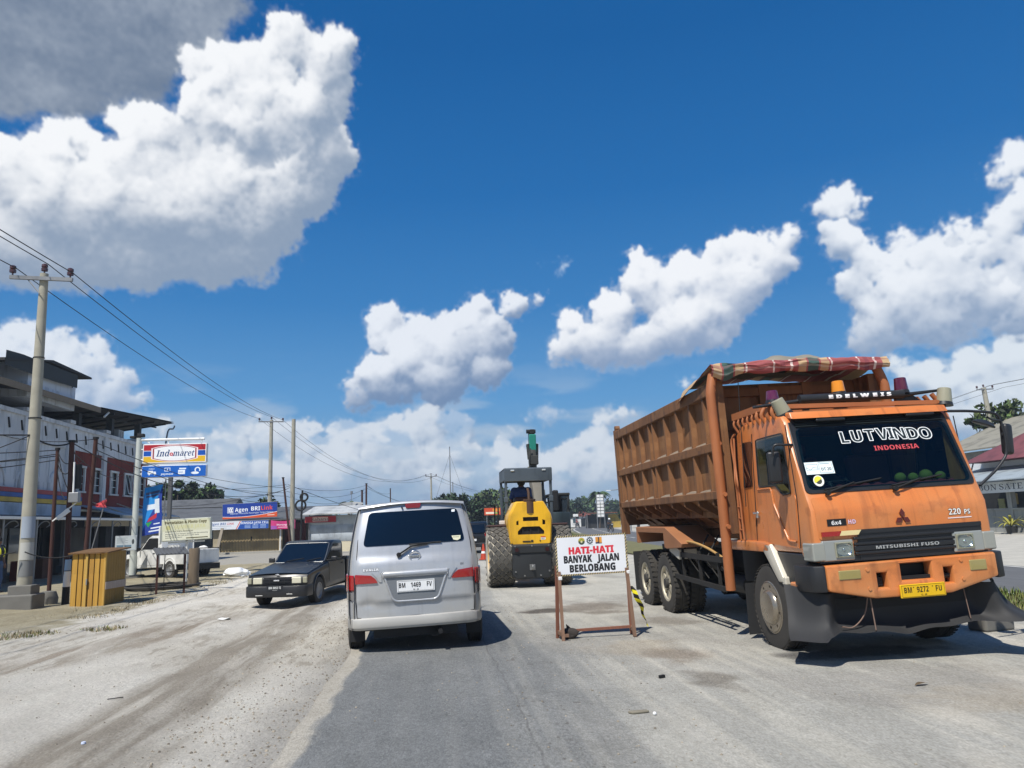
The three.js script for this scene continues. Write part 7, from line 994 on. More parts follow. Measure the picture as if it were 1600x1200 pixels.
// bystander in a high visibility vest, and a white bundle by the shop wall
{
  const p = thing('person', 'person in a dark vest with yellow reflective bands before the shop front', 'person', [-13.4, 0.02, -25.6], R(80));
  const J = { pelvis: [0, 0.92, 0, 0.15], belly: [0, 1.1, 0, 0.14], chest: [0, 1.28, 0.01, 0.16], neckB: [0, 1.42, 0, 0.07], neck: [0, 1.5, 0.01, 0.055], shL: [-0.19, 1.38, 0, 0.075], elL: [-0.27, 1.12, 0.03, 0.05], wrL: [-0.25, 0.9, 0.14, 0.036], haL: [-0.24, 0.82, 0.18, 0.04], shR: [0.19, 1.38, 0, 0.075], elR: [0.27, 1.12, -0.02, 0.05], wrR: [0.27, 0.88, 0.06, 0.036], haR: [0.27, 0.8, 0.08, 0.04], hipL: [-0.1, 0.88, 0, 0.1], knL: [-0.12, 0.48, 0.03, 0.065], anL: [-0.12, 0.08, 0, 0.045], toL: [-0.13, 0.04, 0.16, 0.04], hipR: [0.1, 0.88, 0, 0.1], knR: [0.12, 0.48, 0.05, 0.065], anR: [0.13, 0.08, 0.02, 0.045], toR: [0.14, 0.04, 0.17, 0.04] };
  figure(p, 'body', J, [...torsoB, ...neckB, ...armB, ...legB, ...footB], 72, skin, [0, 1.6, 0.02]); clothes(p, 'shirt', J, [...torsoB, ...sleeveB], 56, M([30, 36, 44], 0.85)); clothes(p, 'trousers', J, legB, 56, M([64, 86, 120], 0.9), 0.014);
  for (const s of [-1, 1]) obj('reflective_band', T(new THREE.TorusGeometry(0.18, 0.03, 6, 24), s * 0.09, 1.25, 0.0, 0, Math.PI / 2), M([206, 206, 40], 0.5), p); obj('hair', T(new THREE.SphereGeometry(0.115, 16, 12, 0, 6.2832, 0, 1.9), 0, 1.63, 0.0), hairM, p);
}
{ const t = thing('white_bundle', 'white plastic bundle leaning by a board beside the brown shutter', 'bundle', [-16.6, 0.02, -58.6]); const g = new THREE.IcosahedronGeometry(0.45, 3), p = g.attributes.position; for (let i = 0; i < p.count; i++) { const k = 0.8 + 0.4 * fbm(p.getX(i) * 4 + 9, p.getY(i) * 4 + p.getZ(i) * 3 + 9, 3); p.setXYZ(i, p.getX(i) * k, p.getY(i) * k * 0.8 + 0.34, p.getZ(i) * k); } g.computeVertexNormals(); obj('sack', g, mt.white, t); obj('leaning_board', bar([0.9, 0, 0.2], [1.15, 1.9, -0.3], 0.25, 0.04), M([150, 140, 124], 0.8, 0, { map: woodMap }), t); }
{ const t = thing('litter_bag', 'crumpled white bag on the bank near the dry grass', 'bag', [-7.1, 0.04, -29.3]); const g = new THREE.IcosahedronGeometry(0.3, 3), p = g.attributes.position; for (let i = 0; i < p.count; i++) { const k = 0.6 + 0.8 * fbm(p.getX(i) * 7 + 9, p.getY(i) * 7 + p.getZ(i) * 5 + 9, 3); p.setXYZ(i, p.getX(i) * k * 1.6, p.getY(i) * k * 0.6 + 0.14, p.getZ(i) * k); } g.computeVertexNormals(); obj('bag_body', g, mt.white, t); }
{ const t = thing('black_hose', 'coil of black hose lying beside the yellow hut', 'hose', [-8.2, 0.03, -24.2]); obj('coil', [0, 1, 2].map((i) => T(new THREE.TorusGeometry(0.7 + i * 0.16, 0.035, 6, 40), i * 0.1, 0.04 + i * 0.05, 0, Math.PI / 2)), mt.rubber, t); }
// ---------- poles and wires ----------
const wireR = 0.012;
const sagWire = (a, b, sag, n = 24, r = wireR) => { a = V(a); b = V(b); const p = []; for (let i = 0; i <= n; i++) { const t = i / n, q = a.clone().lerp(b, t); q.y -= sag * 4 * t * (1 - t); p.push(q); } return new THREE.TubeGeometry(new THREE.CatmullRomCurve3(p), n, r, 5); };
const poleM = M([172, 168, 152], 0.9, 0, { map: concMap });
const armYs = {};
function utilityPole(label, [x, y0, z], h, r0, r1, lean = 0, base = true, o = {}) {
  const t = thing('utility_pole', label, 'utility pole', [x, y0, z], 0, 'concrete utility poles'); t.rotation.z = -lean;
  obj('pole_shaft', smooth(new THREE.CylinderGeometry(r1, r0, h, 20, 6).translate(0, h / 2, 0), 0.8), poleM, t);
  if (o.arm !== false) {
    const y = h - 0.16, k = o.k ?? 0.74, sl = o.tilt ?? -0.06; obj('cross_arm', [bar([-k, y - sl * k, 0.13], [k, y + sl * k, 0.13], 0.07, 0.09), rod([-0.35, y + 0.02, 0.12], [0, y - 0.4, 0.16], 0.015, 5)], mt.zinc, t);
    for (const [q, yy] of [[-k + 0.06, y + 0.06 - sl * k], [0, h + 0.02], [k - 0.06, y + 0.06 + sl * k]]) obj('insulator', smooth(lathe([[0.02, 0], [0.02, 0.06], [0.075, 0.06], [0.08, 0.12], [0.05, 0.14], [0.075, 0.16], [0.07, 0.22], [0.04, 0.24], [0, 0.25]], 14).translate(q, yy, q ? 0.13 : 0), 0.6), M([74, 44, 46], 0.35, 0, { clearcoat: 0.6 }), t);
  }
  if (base) { obj('pole_base', rbox(0.52, 0.26, 0.42, 0, 0.05, 0, 0.03), mt.concDark, t); obj('footing', rbox(1.0, 0.4, 0.62, -0.16, -0.23, 0, 0.04), mt.concDark, t); }
  return t;
}
const P1 = [-9.55, 0.42, -19.5], P2 = [-12.95, 0, -63], P4 = [-0.4, 0, -103];
const up1 = utilityPole('tall concrete utility pole on a block footing beside the yellow hut', P1, 7.75, 0.165, 0.095, R(-0.6));
for (const [y, h, c] of [[1.5, 0.5, [150, 160, 172]], [0.95, 0.4, [176, 176, 170]], [0.55, 0.36, [120, 122, 122]]]) obj('paper_notice', new THREE.CylinderGeometry(0.16, 0.166, h, 16, 1, true, -0.5, 2.2).translate(0, y, 0), M(c, 0.85, 0, { map: plasterMap, side: THREE.DoubleSide }), up1);
obj('pole_band', [T(new THREE.TorusGeometry(0.135, 0.015, 6, 20), 0, 4.1, 0, Math.PI / 2), T(new THREE.TorusGeometry(0.12, 0.012, 6, 20), 0, 5.6, 0, Math.PI / 2)], mt.wire, up1);
utilityPole('concrete utility pole with cross arm behind the print shop sign', P2, 10.4, 0.2, 0.13, 0, false, { tilt: -0.02, k: 0.98 });
utilityPole('bare concrete pole without cross arm beside the pole with three insulators', [-8.75, 0, -49.2], 8.5, 0.16, 0.115, 0, false, { arm: false });
utilityPole('distant utility pole with cross arm in the middle above the van roof', P4, 8.1, 0.16, 0.1, 0, false, { tilt: 0 });
utilityPole('utility pole with cross arm above the restaurant roofs beyond the truck mirror', [45.2, 0, -57.5], 11.1, 0.26, 0.17, R(-3), false, { tilt: -0.02 });
const wiresThing = (label, geos, group) => { const t = obj('power_line', geos, mt.wire); return tag(t, label, 'power line', group ?? 'power wires'); };
{
  const tops = (p, h, k = 0.68, dy = [0.2, 0.25, 0.12]) => [[p[0] - k, p[1] + h - 0.1 + dy[0], p[2] + 0.13], [p[0], p[1] + h + dy[1], p[2]], [p[0] + k, p[1] + h - 0.16 + dy[2], p[2] + 0.13]];
  const a = tops(P1, 7.75), b = tops(P2, 10.4, 0.92), c = tops(P4, 8.1);
  const lab = ['shop side', 'middle', 'road side'];
  for (let i = 0; i < 3; i++) { const far0 = [a[i][0] - 0.1, a[i][1] + 0.2, 14]; wiresThing(`${lab[i]} wire of the three power wires strung along the tall concrete poles`, [sagWire(far0, a[i], 0.45), sagWire(a[i], b[i], 0.5), sagWire(b[i], c[i], 2.6, 30), sagWire(c[i], [c[i][0] + 16, 8, -160], 1.2, 20)]); }
  const rp = tops([45.6, 0, -57.5], 11.1);
  for (let i = 0; i < 3; i++) wiresThing(`${['truck side', 'middle', 'far side'][i]} wire of the three on the pole above the restaurant roofs`, [sagWire(rp[i], [rp[i][0] + 0.5, 11.2, -12], 0.5, 16), sagWire(rp[i], [rp[i][0] - 1, 10.6, -104], 0.8, 16)]);
}
// thin service poles with telephone wires on the left
function pipePole(name, label, foot, top, r, m, parts) { const t = thing(name, label, 'pole', foot, 0, name === 'radio_mast' ? 'radio masts' : 'thin service poles'); const d = [top[0] - foot[0], top[1] - foot[1], top[2] - foot[2]]; obj('shaft', rod([0, 0, 0], d, r, 12, r * 0.85), m, t); obj('pole_cap', [T(cylY(r * 1.2, r * 1.2, 0.06, 0, 0, 0, 10), d[0], d[1], d[2])], mt.dark, t); if (parts) parts(t, d); return t; }
const pA = [-9.53, 3.85, -20.6], pB = [-9.06, 4.0, -20.3], pC = [-9.62, 4.4, -23];
pipePole('service_pole', 'thin dark rusty service pole between the concrete pole and striped pole', [-9.5, 0, -20.6], pA, 0.05, mt.pipeRust, (t) => obj('concrete_foot', T(smooth(lathe([[0, 0], [0.2, 0], [0.22, 0.2], [0.16, 0.36], [0, 0.38]], 14), 0.8)), mt.concDark, t));
pipePole('service_pole', 'service pole with black and white painted foot just before the yellow hut', [-8.97, 0, -20.3], pB, 0.07, mt.pipeRust, (t, d) => {
  obj('black_foot', cylY(0.085, 0.082, 0.47, 0, 0, 0, 16), mt.dark, t); obj('white_band', cylY(0.08, 0.078, 0.37, 0, 0.47, 0, 16), mt.white, t); obj('blue_band', cylY(0.078, 0.076, 0.26, 0, 0.86, 0, 16), M([150, 180, 206], 0.6), t); obj('meter_box', rbox(0.24, 0.25, 0.16, 0.1, 2.62, 0.1, 0.02), mt.zinc, t); obj('cable_splice', [cylY(0.11, 0.1, 0.6, 0.06, 2.85, -0.06, 12)], mt.dark, t); obj('conduit', rod([0.06, 2.7, 0.09], [0.04, 3.5, 0.09], 0.022, 6), mt.white, t); obj('concrete_foot', rbox(0.2, 0.25, 0.2, 0.35, 0.1, 0.2, 0.03), mt.conc, t); obj('lamp_bracket', [bar([-0.4, 2.06, 0.06], [0.2, 2.55, 0.06], 0.025, 0.025), T(rbox(0.34, 0.11, 0.04, 0, 0, 0, 0.01), -0.14, 2.22, 0.1, 0, 0, 0.68)], mt.white, t);
});
pipePole('service_pole', 'leaning brown service pole rising behind the yellow hut', [-9.82, 0, -23.2], pC, 0.065, mt.pipeRust);
{ // red pennant on a slanting stick behind the hut
  const t = thing('pennant', 'small faded red pennant on a slanting stick behind the yellow hut', 'flag', [-10.25, 0, -24]); obj('stick', rod([0, 0, 0], [0.6, 2.75, 0], 0.015, 6), mt.zinc, t); obj('cloth', sheet((u, v) => [0.58 + lerp(0.03, -0.26, u) + 0.02 * Math.sin(v * 8), 2.72 - v * 0.24 * (1 - u * 0.6) - 0.12 * u, 0.05 * Math.sin(u * 6)], 8, 6), M([196, 70, 76], 0.8, 0, { side: THREE.DoubleSide }), t);
}
{
  const L = (label, segs) => { const o = obj('telephone_wire', segs.map(([a, b, s, r]) => sagWire(a, b, s ?? 0.3, 18, r ?? 0.012)), mt.wire); tag(o, label, 'telephone wire', 'telephone wires'); };
  const at1 = [-9.6, 4.1, -19.4];
  L('thick telephone cable strung past the block footed concrete pole', [[[-14, 4.0, -15], at1, 0.08, 0.018], [at1, pB, 0.15, 0.02], [pB, [-9.4, 3.3, -31], 0.2, 0.014], [[-9.4, 3.3, -31], [-8.9, 4.2, -49], 0.4, 0.014]]);
  L('bundle of sagging telephone wires ending at the thin dark service pole', [[[-14.5, 3.6, -16.5], pA, 0.12], [[-15, 3.4, -17], [pA[0], 3.7, pA[2]], 0.2], [[-15, 3.3, -16], [pA[0], 3.75, pA[2]], 0.25], [[-14, 3.0, -17], [pA[0], 3.6, pA[2]], 0.15], [[-13, 2.2, -17], at1, 0.1]]);
  L('telephone wires looping from the thin service pole to the striped pole', [[pA, [pB[0], 3.5, pB[2]], 0.15], [[pA[0], 3.6, pA[2]], [pB[0], 3.3, pB[2]], 0.2], [pA, [-8.8, 2.7, -20.3], 0.4], [[pA[0], 3.5, pA[2]], [pB[0], 2.6, pB[2]], 0.3]]);
  L('service wires from the striped pole to the white shop wall', [[pB, [-16.4, 5.2, -38], 0.3], [[pB[0], 3.8, pB[2]], [-16.4, 4.9, -43], 0.4], [pC, [-16.4, 5.4, -40], 0.2], [pC, [-16.3, 5.6, -30], 0.2]]);
  L('low guard cable tied round the near concrete pole above the ground', [[[-13, 1.0, -17.5], [-9.65, 1.36, -19.2], 0.1, 0.014], [[-9.45, 1.36, -19.2], [-8.5, 1.24, -19.5], 0.1, 0.014]]);
  L('long telephone wires crossing behind the shop sign towards the far poles', [[[-9.62, 4.3, -23], [-9.1, 3.7, -49], 0.4], [[-9.62, 4.1, -23], [-9.1, 3.3, -49], 0.5], [[-16.3, 5.8, -44], [-9.1, 4.2, -49], 0.3], [[-16.3, 5.2, -45], [-9.1, 3.9, -49], 0.3], [[-17, 4.6, -52], [-9.1, 4.4, -49], 0.2], [[-18, 3.4, -52], [-9.1, 4.1, -49], 0.3]]);
  L('telephone wires running from the bare pole across the middle distance', [[[-9.1, 4.3, -49], [-6.4, 5.6, -75], 0.4], [[-9.1, 4.0, -49], [-6.4, 5.3, -75], 0.6], [[-9.1, 3.7, -49], [-6.4, 5.0, -75], 0.8], [[-9.0, 4.4, -49], [-4.5, 2.6, -57], 0.1, 0.016], [[-6.4, 5.6, -75], [-5.2, 5.6, -95], 0.4], [[-6.4, 5.3, -75], [2, 3.5, -110], 0.6], [[-6.4, 5.5, -75], [-0.4, 4.6, -103], 0.8]]);
}
pipePole('service_pole', 'dark leaning pole with cable coils at the bare concrete pole', [-8.7, 0, -49], [-9.3, 4.8, -49], 0.07, mt.pipeRust, (t) => obj('cable_coil', [T(new THREE.TorusGeometry(0.3, 0.06, 6, 20), 0.5, 3.1, 0.1), T(new THREE.TorusGeometry(0.22, 0.06, 6, 20), 0.7, 3.6, 0.1), rod([0.5, 0, 0.1], [0.6, 4.0, 0.1], 0.06, 8)], mt.dark, t));
pipePole('service_pole', 'slim distant telephone pole above a corner of the van roof', [-6.5, 0, -75], [-6.45, 5.7, -75], 0.1, mt.pipeRust); pipePole('service_pole', 'shorter slim pole touching the taller telephone pole far behind', [-6.9, 0, -75.5], [-6.9, 5.1, -75.5], 0.11, mt.pipeRust); pipePole('service_pole', 'lone slim pole far behind the van between two wires', [-5.3, 0, -95], [-5.3, 6.1, -95], 0.08, mt.pipeRust);
pipePole('radio_mast', 'very tall thin radio mast far away above the van', [3.1, 0, -150], [3.1, 16.4, -150], 0.1, mt.zinc, (t) => obj('guy_wire', [rod([0, 15, 0], [5, 0, 0], 0.02, 4), rod([0, 15, 0], [-5, 0, 0], 0.02, 4)], mt.wire, t)); pipePole('radio_mast', 'shorter radio mast standing just beside the tall thin one', [3.55, 0, -151], [3.6, 9.6, -151], 0.1, mt.zinc);
{ const t = thing('satellite_dish', 'wide shallow satellite dish on a pole above the grey stall', 'satellite dish', [-6.9, 0, -66]); obj('dish', T(smooth(lathe([[0.05, 0], [0.6, 0.1], [1.0, 0.3]], 24), 1), 0, 3.3, 0, 0.2), M([150, 152, 150], 0.6, 0.3, { side: THREE.DoubleSide }), t); obj('pole', [rod([0, 0, 0], [0, 3.35, 0], 0.06, 8), rod([0, 3.3, 0], [0, 4.6, 0], 0.02, 5), cylY(0.1, 0.1, 0.25, 0, 4.4, 0, 8)], mt.zinc, t); }

// ---------- trees ----------
const leafMats = {};
function leafMat(k) { return leafMats[k] ?? (leafMats[k] = (() => { const m = new THREE.MeshStandardMaterial({ vertexColors: true, roughness: 0.75, side: THREE.DoubleSide }); m.userData.tri = false; return m; })()); }
function crownGeo(lobes, n, ls, cols) {
  const p = [], c = [], nn = [], tot = lobes.reduce((a, l) => a + l[3] * l[3], 0);
  for (const [x, y, z, r, fy = 0.8] of lobes) { const k = Math.round((n * r * r) / tot); const cl = []; for (let i = 0; i < 9 + r * 4; i++) { const a = rnd() * 6.28, e = Math.asin(rr(-0.6, 1)), q = r * rr(0.55, 1.02); cl.push([x + Math.cos(a) * Math.cos(e) * q, y + Math.sin(e) * q * fy, z + Math.sin(a) * Math.cos(e) * q, r * rr(0.22, 0.42), rr(0.7, 1.25)]); }
    for (let i = 0; i < k; i++) { const q = cl[(rnd() * cl.length) | 0], a = rnd() * 6.28, e = Math.asin(rr(-1, 1)), d = q[3] * Math.pow(rnd(), 0.4), X = q[0] + Math.cos(a) * Math.cos(e) * d, Y = q[1] + Math.sin(e) * d * 0.8, Z = q[2] + Math.sin(a) * Math.cos(e) * d, s = ls * rr(0.6, 1.3);
      const u = new THREE.Vector3(rnd() - 0.5, rnd() - 0.5, rnd() - 0.5).normalize(), v = new THREE.Vector3(rnd() - 0.5, rnd() * 0.6 - 0.3, rnd() - 0.5).cross(u).normalize(), N = u.clone().cross(v); if (N.y < 0) N.negate(); N.x += (X - x) / r * 0.7; N.y += (Y - y) / r * 0.7 + 0.3; N.z += (Z - z) / r * 0.7; N.normalize();
      const w = s * 0.5; const A = [X - u.x * s, Y - u.y * s, Z - u.z * s], B = [X + v.x * w, Y + v.y * w, Z + v.z * w], C = [X + u.x * s, Y + u.y * s, Z + u.z * s], D = [X - v.x * w, Y - v.y * w, Z - v.z * w];
      p.push(...A, ...B, ...C, ...A, ...C, ...D); const cc = cols[(rnd() * cols.length) | 0], f = q[4] * rr(0.85, 1.15), L = lin(cc[0] * f, cc[1] * f, cc[2] * f); for (let j = 0; j < 6; j++) { c.push(...L); nn.push(N.x, N.y, N.z); } } }
  const g = new THREE.BufferGeometry(); g.setAttribute('position', new THREE.Float32BufferAttribute(p, 3)); g.setAttribute('normal', new THREE.Float32BufferAttribute(nn, 3)); g.setAttribute('color', new THREE.Float32BufferAttribute(c, 3)); return g;
}
const barkM = M([96, 84, 70], 0.95, 0, { map: woodMap });
const gA = [[58, 82, 38], [46, 70, 32], [74, 96, 44], [40, 62, 34]], gB = [[84, 104, 48], [70, 92, 42], [98, 114, 58], [60, 84, 40]], gC = [[44, 66, 40], [36, 56, 36], [56, 78, 46]];
function tree(name, label, [x, y, z], lobes, n, ls, cols, group, trunkR = 0.2) {
  const t = thing(name, label, 'tree', [x, y, z], 0, group ?? 'broad leafed trees'); const top = lobes.reduce((a, l) => (l[1] > a[1] ? l : a), lobes[0]);
  obj('trunk', [tube([[0, 0, 0], [0.05, top[1] * 0.4, 0.02], [top[0] * 0.5, top[1] * 0.8, top[2] * 0.5]], trunkR, 10, 8), ...lobes.map((l) => rod([0.05, top[1] * 0.35, 0], [l[0], l[1], l[2]], trunkR * 0.5, 6, trunkR * 0.2))], barkM, t);
  obj('crown', crownGeo(lobes, n, ls, cols), leafMat('a'), t); return t;
}
function blobTree(h, w, k = 6) { const o = []; for (let i = 0; i < k; i++) { const a = rnd() * 6.28, q = rnd() * w * 0.45; o.push([Math.cos(a) * q, h * rr(0.5, 0.82), Math.sin(a) * q, w * rr(0.24, 0.38)]); } o.push([0, h - w * 0.26, 0, w * 0.28]); return o; }
function palm(label, [x, y, z], h, fl, n = 14) {
  const t = thing('palm_tree', label, 'palm tree', [x, y, z], 0, 'palm trees'); obj('trunk', tube([[0, 0, 0], [0.15, h * 0.5, 0], [0, h, 0.1]], 0.14, 12, 8), barkM, t);
  for (let i = 0; i < n; i++) { const a = (i / n) * 6.28 + rr(-0.2, 0.2), up = rr(-0.2, 0.9), P = (k) => [Math.cos(a) * fl * k * 0.85, h + fl * (up * k - (0.55 + up * 0.5) * k * k), 0.1 + Math.sin(a) * fl * k * 0.85], g = [tube([P(0), P(0.35), P(0.7), P(1)], 0.03, 8, 4)], p = [], nn = [];
    for (let j = 2; j < 26; j++) { const k = j / 26, c = P(k), c2 = P(Math.min(1, k + 0.05)), l = fl * 0.3 * Math.sin(Math.PI * Math.min(1, k * 0.9 + 0.12)); for (const s of [-1, 1]) { const ex = c[0] + s * -Math.sin(a) * l + Math.cos(a) * l * 0.4, ez = c[2] + s * Math.cos(a) * l + Math.sin(a) * l * 0.4, ey = c[1] - l * 0.55; p.push(...c, ex, ey, ez, ...c2); for (let q = 0; q < 3; q++) nn.push(0, 1, 0); } }
    const lg = new THREE.BufferGeometry(); lg.setAttribute('position', new THREE.Float32BufferAttribute(p, 3)); lg.setAttribute('normal', new THREE.Float32BufferAttribute(nn, 3)); g.push(lg); obj('frond', g, mt.frond ?? (mt.frond = M([66, 88, 44], 0.7, 0, { side: THREE.DoubleSide, tri: false })), t); }
  return t;
}
seed(31);
tree('broad_tree', 'large dense dark green tree behind the shed and shop sign', [-24.8, 0, -78], [[-2.6, 5.0, 0, 1.9], [0.2, 5.3, 0.4, 1.9], [2.4, 4.6, 0, 1.9], [3.6, 3.6, 0.3, 1.3], [-0.6, 3.6, 0.6, 1.5], [1.6, 3.3, 0.8, 1.4], [3.0, 5.2, -0.3, 1.2]], 6400, 0.26, gA, null, 0.25);
tree('broad_tree', 'low round tree top showing above the blue roof sign', [-17.6, 0, -84], blobTree(5.4, 4.2), 1600, 0.24, gB);
palm('small palm between the bare concrete pole and the roof sign', [-14.4, 0, -86], 3.6, 2.0); palm('small lone palm above the grey stall roof', [-9.8, 0, -90], 4.4, 1.5, 10); palm('bushy pale palm just behind the cable coil pole', [-12.3, 0, -88], 3.2, 2.4, 18);
tree('broad_tree', 'dark wide tree between the van roof and orange billboard', [3.2, 0, -96], [[-1.5, 3.9, 0, 1.7], [1.2, 3.0, 0, 1.9], [-0.4, 4.6, 0, 1.3], [2.9, 2.8, 0, 1.7], [-2.3, 3.2, 0, 1.5]], 3800, 0.28, gC, null, 0.2);
tree('broad_tree', 'pale green tree behind the roller canopy', [13.0, 0, -128], blobTree(6.6, 7, 8), 3200, 0.34, gB); tree('broad_tree', 'mid green tree beside the roller canopy post', [9.2, 0, -134], blobTree(6.2, 7, 8), 3000, 0.34, gB); tree('broad_tree', 'bushy green tree between orange billboard and roller', [5.2, 0, -128], blobTree(4.4, 6, 8), 2600, 0.3, gA);
// far wood closing the view
stuff('far_wood', crownGeo(Array.from({ length: 46 }, (_, i) => { const k = i / 45; return [lerp(-8, 62, k) + rr(-2, 2), rr(1.2, 3.2) + (k > 0.4 ? 1 : 0), lerp(-140, -245, k) + rr(-6, 6), rr(2.6, 4.6)]; }), 20000, 0.55, gC.concat(gA)), leafMat('a'), 'distant dark green wood closing the view behind the roller and bend', 'wood');
stuff('bank_shrubs', crownGeo(Array.from({ length: 14 }, (_, i) => [lerp(0.5, 9, i / 13) + rr(-0.5, 0.5), rr(0.4, 1.0), rr(-86, -78), rr(0.7, 1.3)]), 7000, 0.2, gB), leafMat('a'), 'green shrubs on the bank behind the dark car', 'shrubs');
stuff('distant_wood', crownGeo(Array.from({ length: 60 }, (_, i) => { const k = i / 59, l = i % 3 === 0; return l ? [lerp(-120, -34, k) + rr(-4, 4), rr(1.5, 4), lerp(-60, -150, k) + rr(-6, 6), rr(3, 5.5)] : [lerp(66, 110, k) + rr(-3, 3), rr(1.5, 4), lerp(-235, -20, k) + rr(-6, 6), rr(3, 5.5)]; }), 16000, 0.7, gC.concat(gA)), leafMat('a'), 'far green wood behind the restaurant and shops', 'wood');
palm('tall palm rising behind the white grid signboard', [28.6, 0, -134], 6.0, 2.7, 18);
tree('broad_tree', 'dense dark tree between the tall palm and the truck tail', [32.3, 0, -122], [[0, 4.4, 0, 2.4], [2.6, 4.0, 0, 2.6], [-1.2, 2.6, 1, 2.0], [1.6, 2.2, 1.5, 2.0], [4.2, 2.8, 0, 2.4]], 4600, 0.3, gC, null, 0.25);
tree('broad_tree', 'dark tree standing behind the far red roofed house', [27.5, 0, -160], blobTree(5.0, 6, 7), 2400, 0.34, gC); tree('broad_tree', 'small dark tree in the gap beside the excavator', [21.0, 0, -165], blobTree(4.6, 5, 6), 1800, 0.34, gC);
tree('broad_tree', 'loose green tree above the restaurant roofs', [48.5, 0, -58], [[-3, 8.2, 0, 1.8], [-0.6, 8.6, 0.5, 1.9], [2.2, 8.6, 0, 2.0], [4.6, 8.4, 0, 2.0]], 3000, 0.26, gB, null, 0.25);

// ---------- things along the far road ----------
{ const t = thing('grid_signboard', 'tall narrow signboard of white panels before the tall palm', 'sign', [27.6, 0, -128], R(-10)); obj('frame', [rod([-0.62, 0, 0], [-0.62, 5.7, 0], 0.08, 8), rod([0.62, 0, 0], [0.62, 5.7, 0], 0.08, 8), ...Array.from({ length: 8 }, (_, i) => rod([-0.62, 1.9 + i * 0.54, 0], [0.62, 1.9 + i * 0.54, 0], 0.03, 5))], mt.zinc, t); for (let i = 0; i < 7; i++) for (const s of [-1, 1]) obj('panel', rbox(0.5, 0.42, 0.06, s * 0.29, 2.17 + i * 0.54, 0.06, 0.02), mt.white, t); }
{ const t = thing('street_lamp', 'street lamp arm reaching in from behind the truck tail', 'street lamp', [24.2, 0, -95]); obj('post', rod([0, 0, 0], [0, 5.0, 0], 0.09, 8), mt.zinc, t); obj('lamp_arm', tube([[0, 4.9, 0], [-1, 5.15, 0], [-2.4, 5.1, 0]], 0.05, 12, 6), mt.zinc, t); obj('lamp_head', rbox(0.6, 0.1, 0.2, -2.6, 5.08, 0, 0.04), mt.white, t); }
{ const t = thing('small_house', 'small far house with red hipped roof and white front at the bend', 'house', [33.2, 0, -176], R(-12)); obj('wall', box(5, 2.4, 4, 0, 1.2, 0), mt.whitePaint, t); obj('roof', [T(new THREE.ConeGeometry(4.2, 1.5, 4, 1).rotateY(Math.PI / 4).scale(1, 1, 0.8), 0, 3.1, 0)], M([116, 58, 46], 0.85, 0, { map: grime }), t); obj('door', box(1.0, 1.9, 0.1, 0.6, 0.95, 2.02), mt.shopDark, t); obj('window', box(1, 0.9, 0.1, -1.2, 1.4, 2.02), mt.winGlass, t); }
{ const t = thing('roadside_stall', 'dark roadside stall with yellow wall beneath the grid signboard', 'stall', [31.0, 0, -140], R(-12)); obj('roof', box(7, 0.16, 4, 0, 2.7, 0), M([110, 66, 50], 0.8), t); obj('yellow_wall', box(2.2, 2.4, 0.2, 1.6, 1.2, 1), M([176, 150, 56], 0.8, 0, { map: grime }), t); obj('dark_wall', box(4, 2.4, 0.2, -1.6, 1.2, 0.8), mt.darkTin, t); for (const x of [-3.3, 3.3]) obj('post', rod([x, 0, 1.9], [x, 2.7, 1.9], 0.08, 6), mt.zinc, t); }
{ const t = thing('billboard', 'orange red billboard among trees between van and roller', 'billboard', [6.9, 0, -93]); obj('board', rbox(2.0, 0.85, 0.12, 0, 2.95, 0, 0.02), M([190, 70, 30], 0.6), t); obj('board_print', plane(1.94, 0.8, 0, 2.95, 0.064), printMat(canvas(256, 92, (x, w, h) => { x.fillStyle = '#cc4c22'; x.fillRect(0, 0, w, h); x.fillStyle = '#e89a3a'; x.fillRect(w * 0.5, 6, w * 0.44, h * 0.42); x.fillStyle = '#f0e8d0'; x.fillRect(20, h * 0.55, w * 0.66, h * 0.3); x.fillStyle = '#9ab04a'; x.fillRect(w * 0.6, h * 0.6, 60, 24); })), t); for (const x of [-1, 1]) obj('post', rod([x * 0.7, 0, -0.1], [x * 0.7, 2.55, -0.1], 0.06, 6), mt.zinc, t); }
{ const t = thing('roadside_sign', 'small white panel sign on a post beyond the excavator', 'sign', [21.5, 0, -118]); obj('board', rbox(0.8, 0.4, 0.06, 0, 2.3, 0, 0.02), mt.white, t); obj('post', rod([0, 0, 0], [0, 2.2, 0], 0.05, 6), mt.zinc, t); }
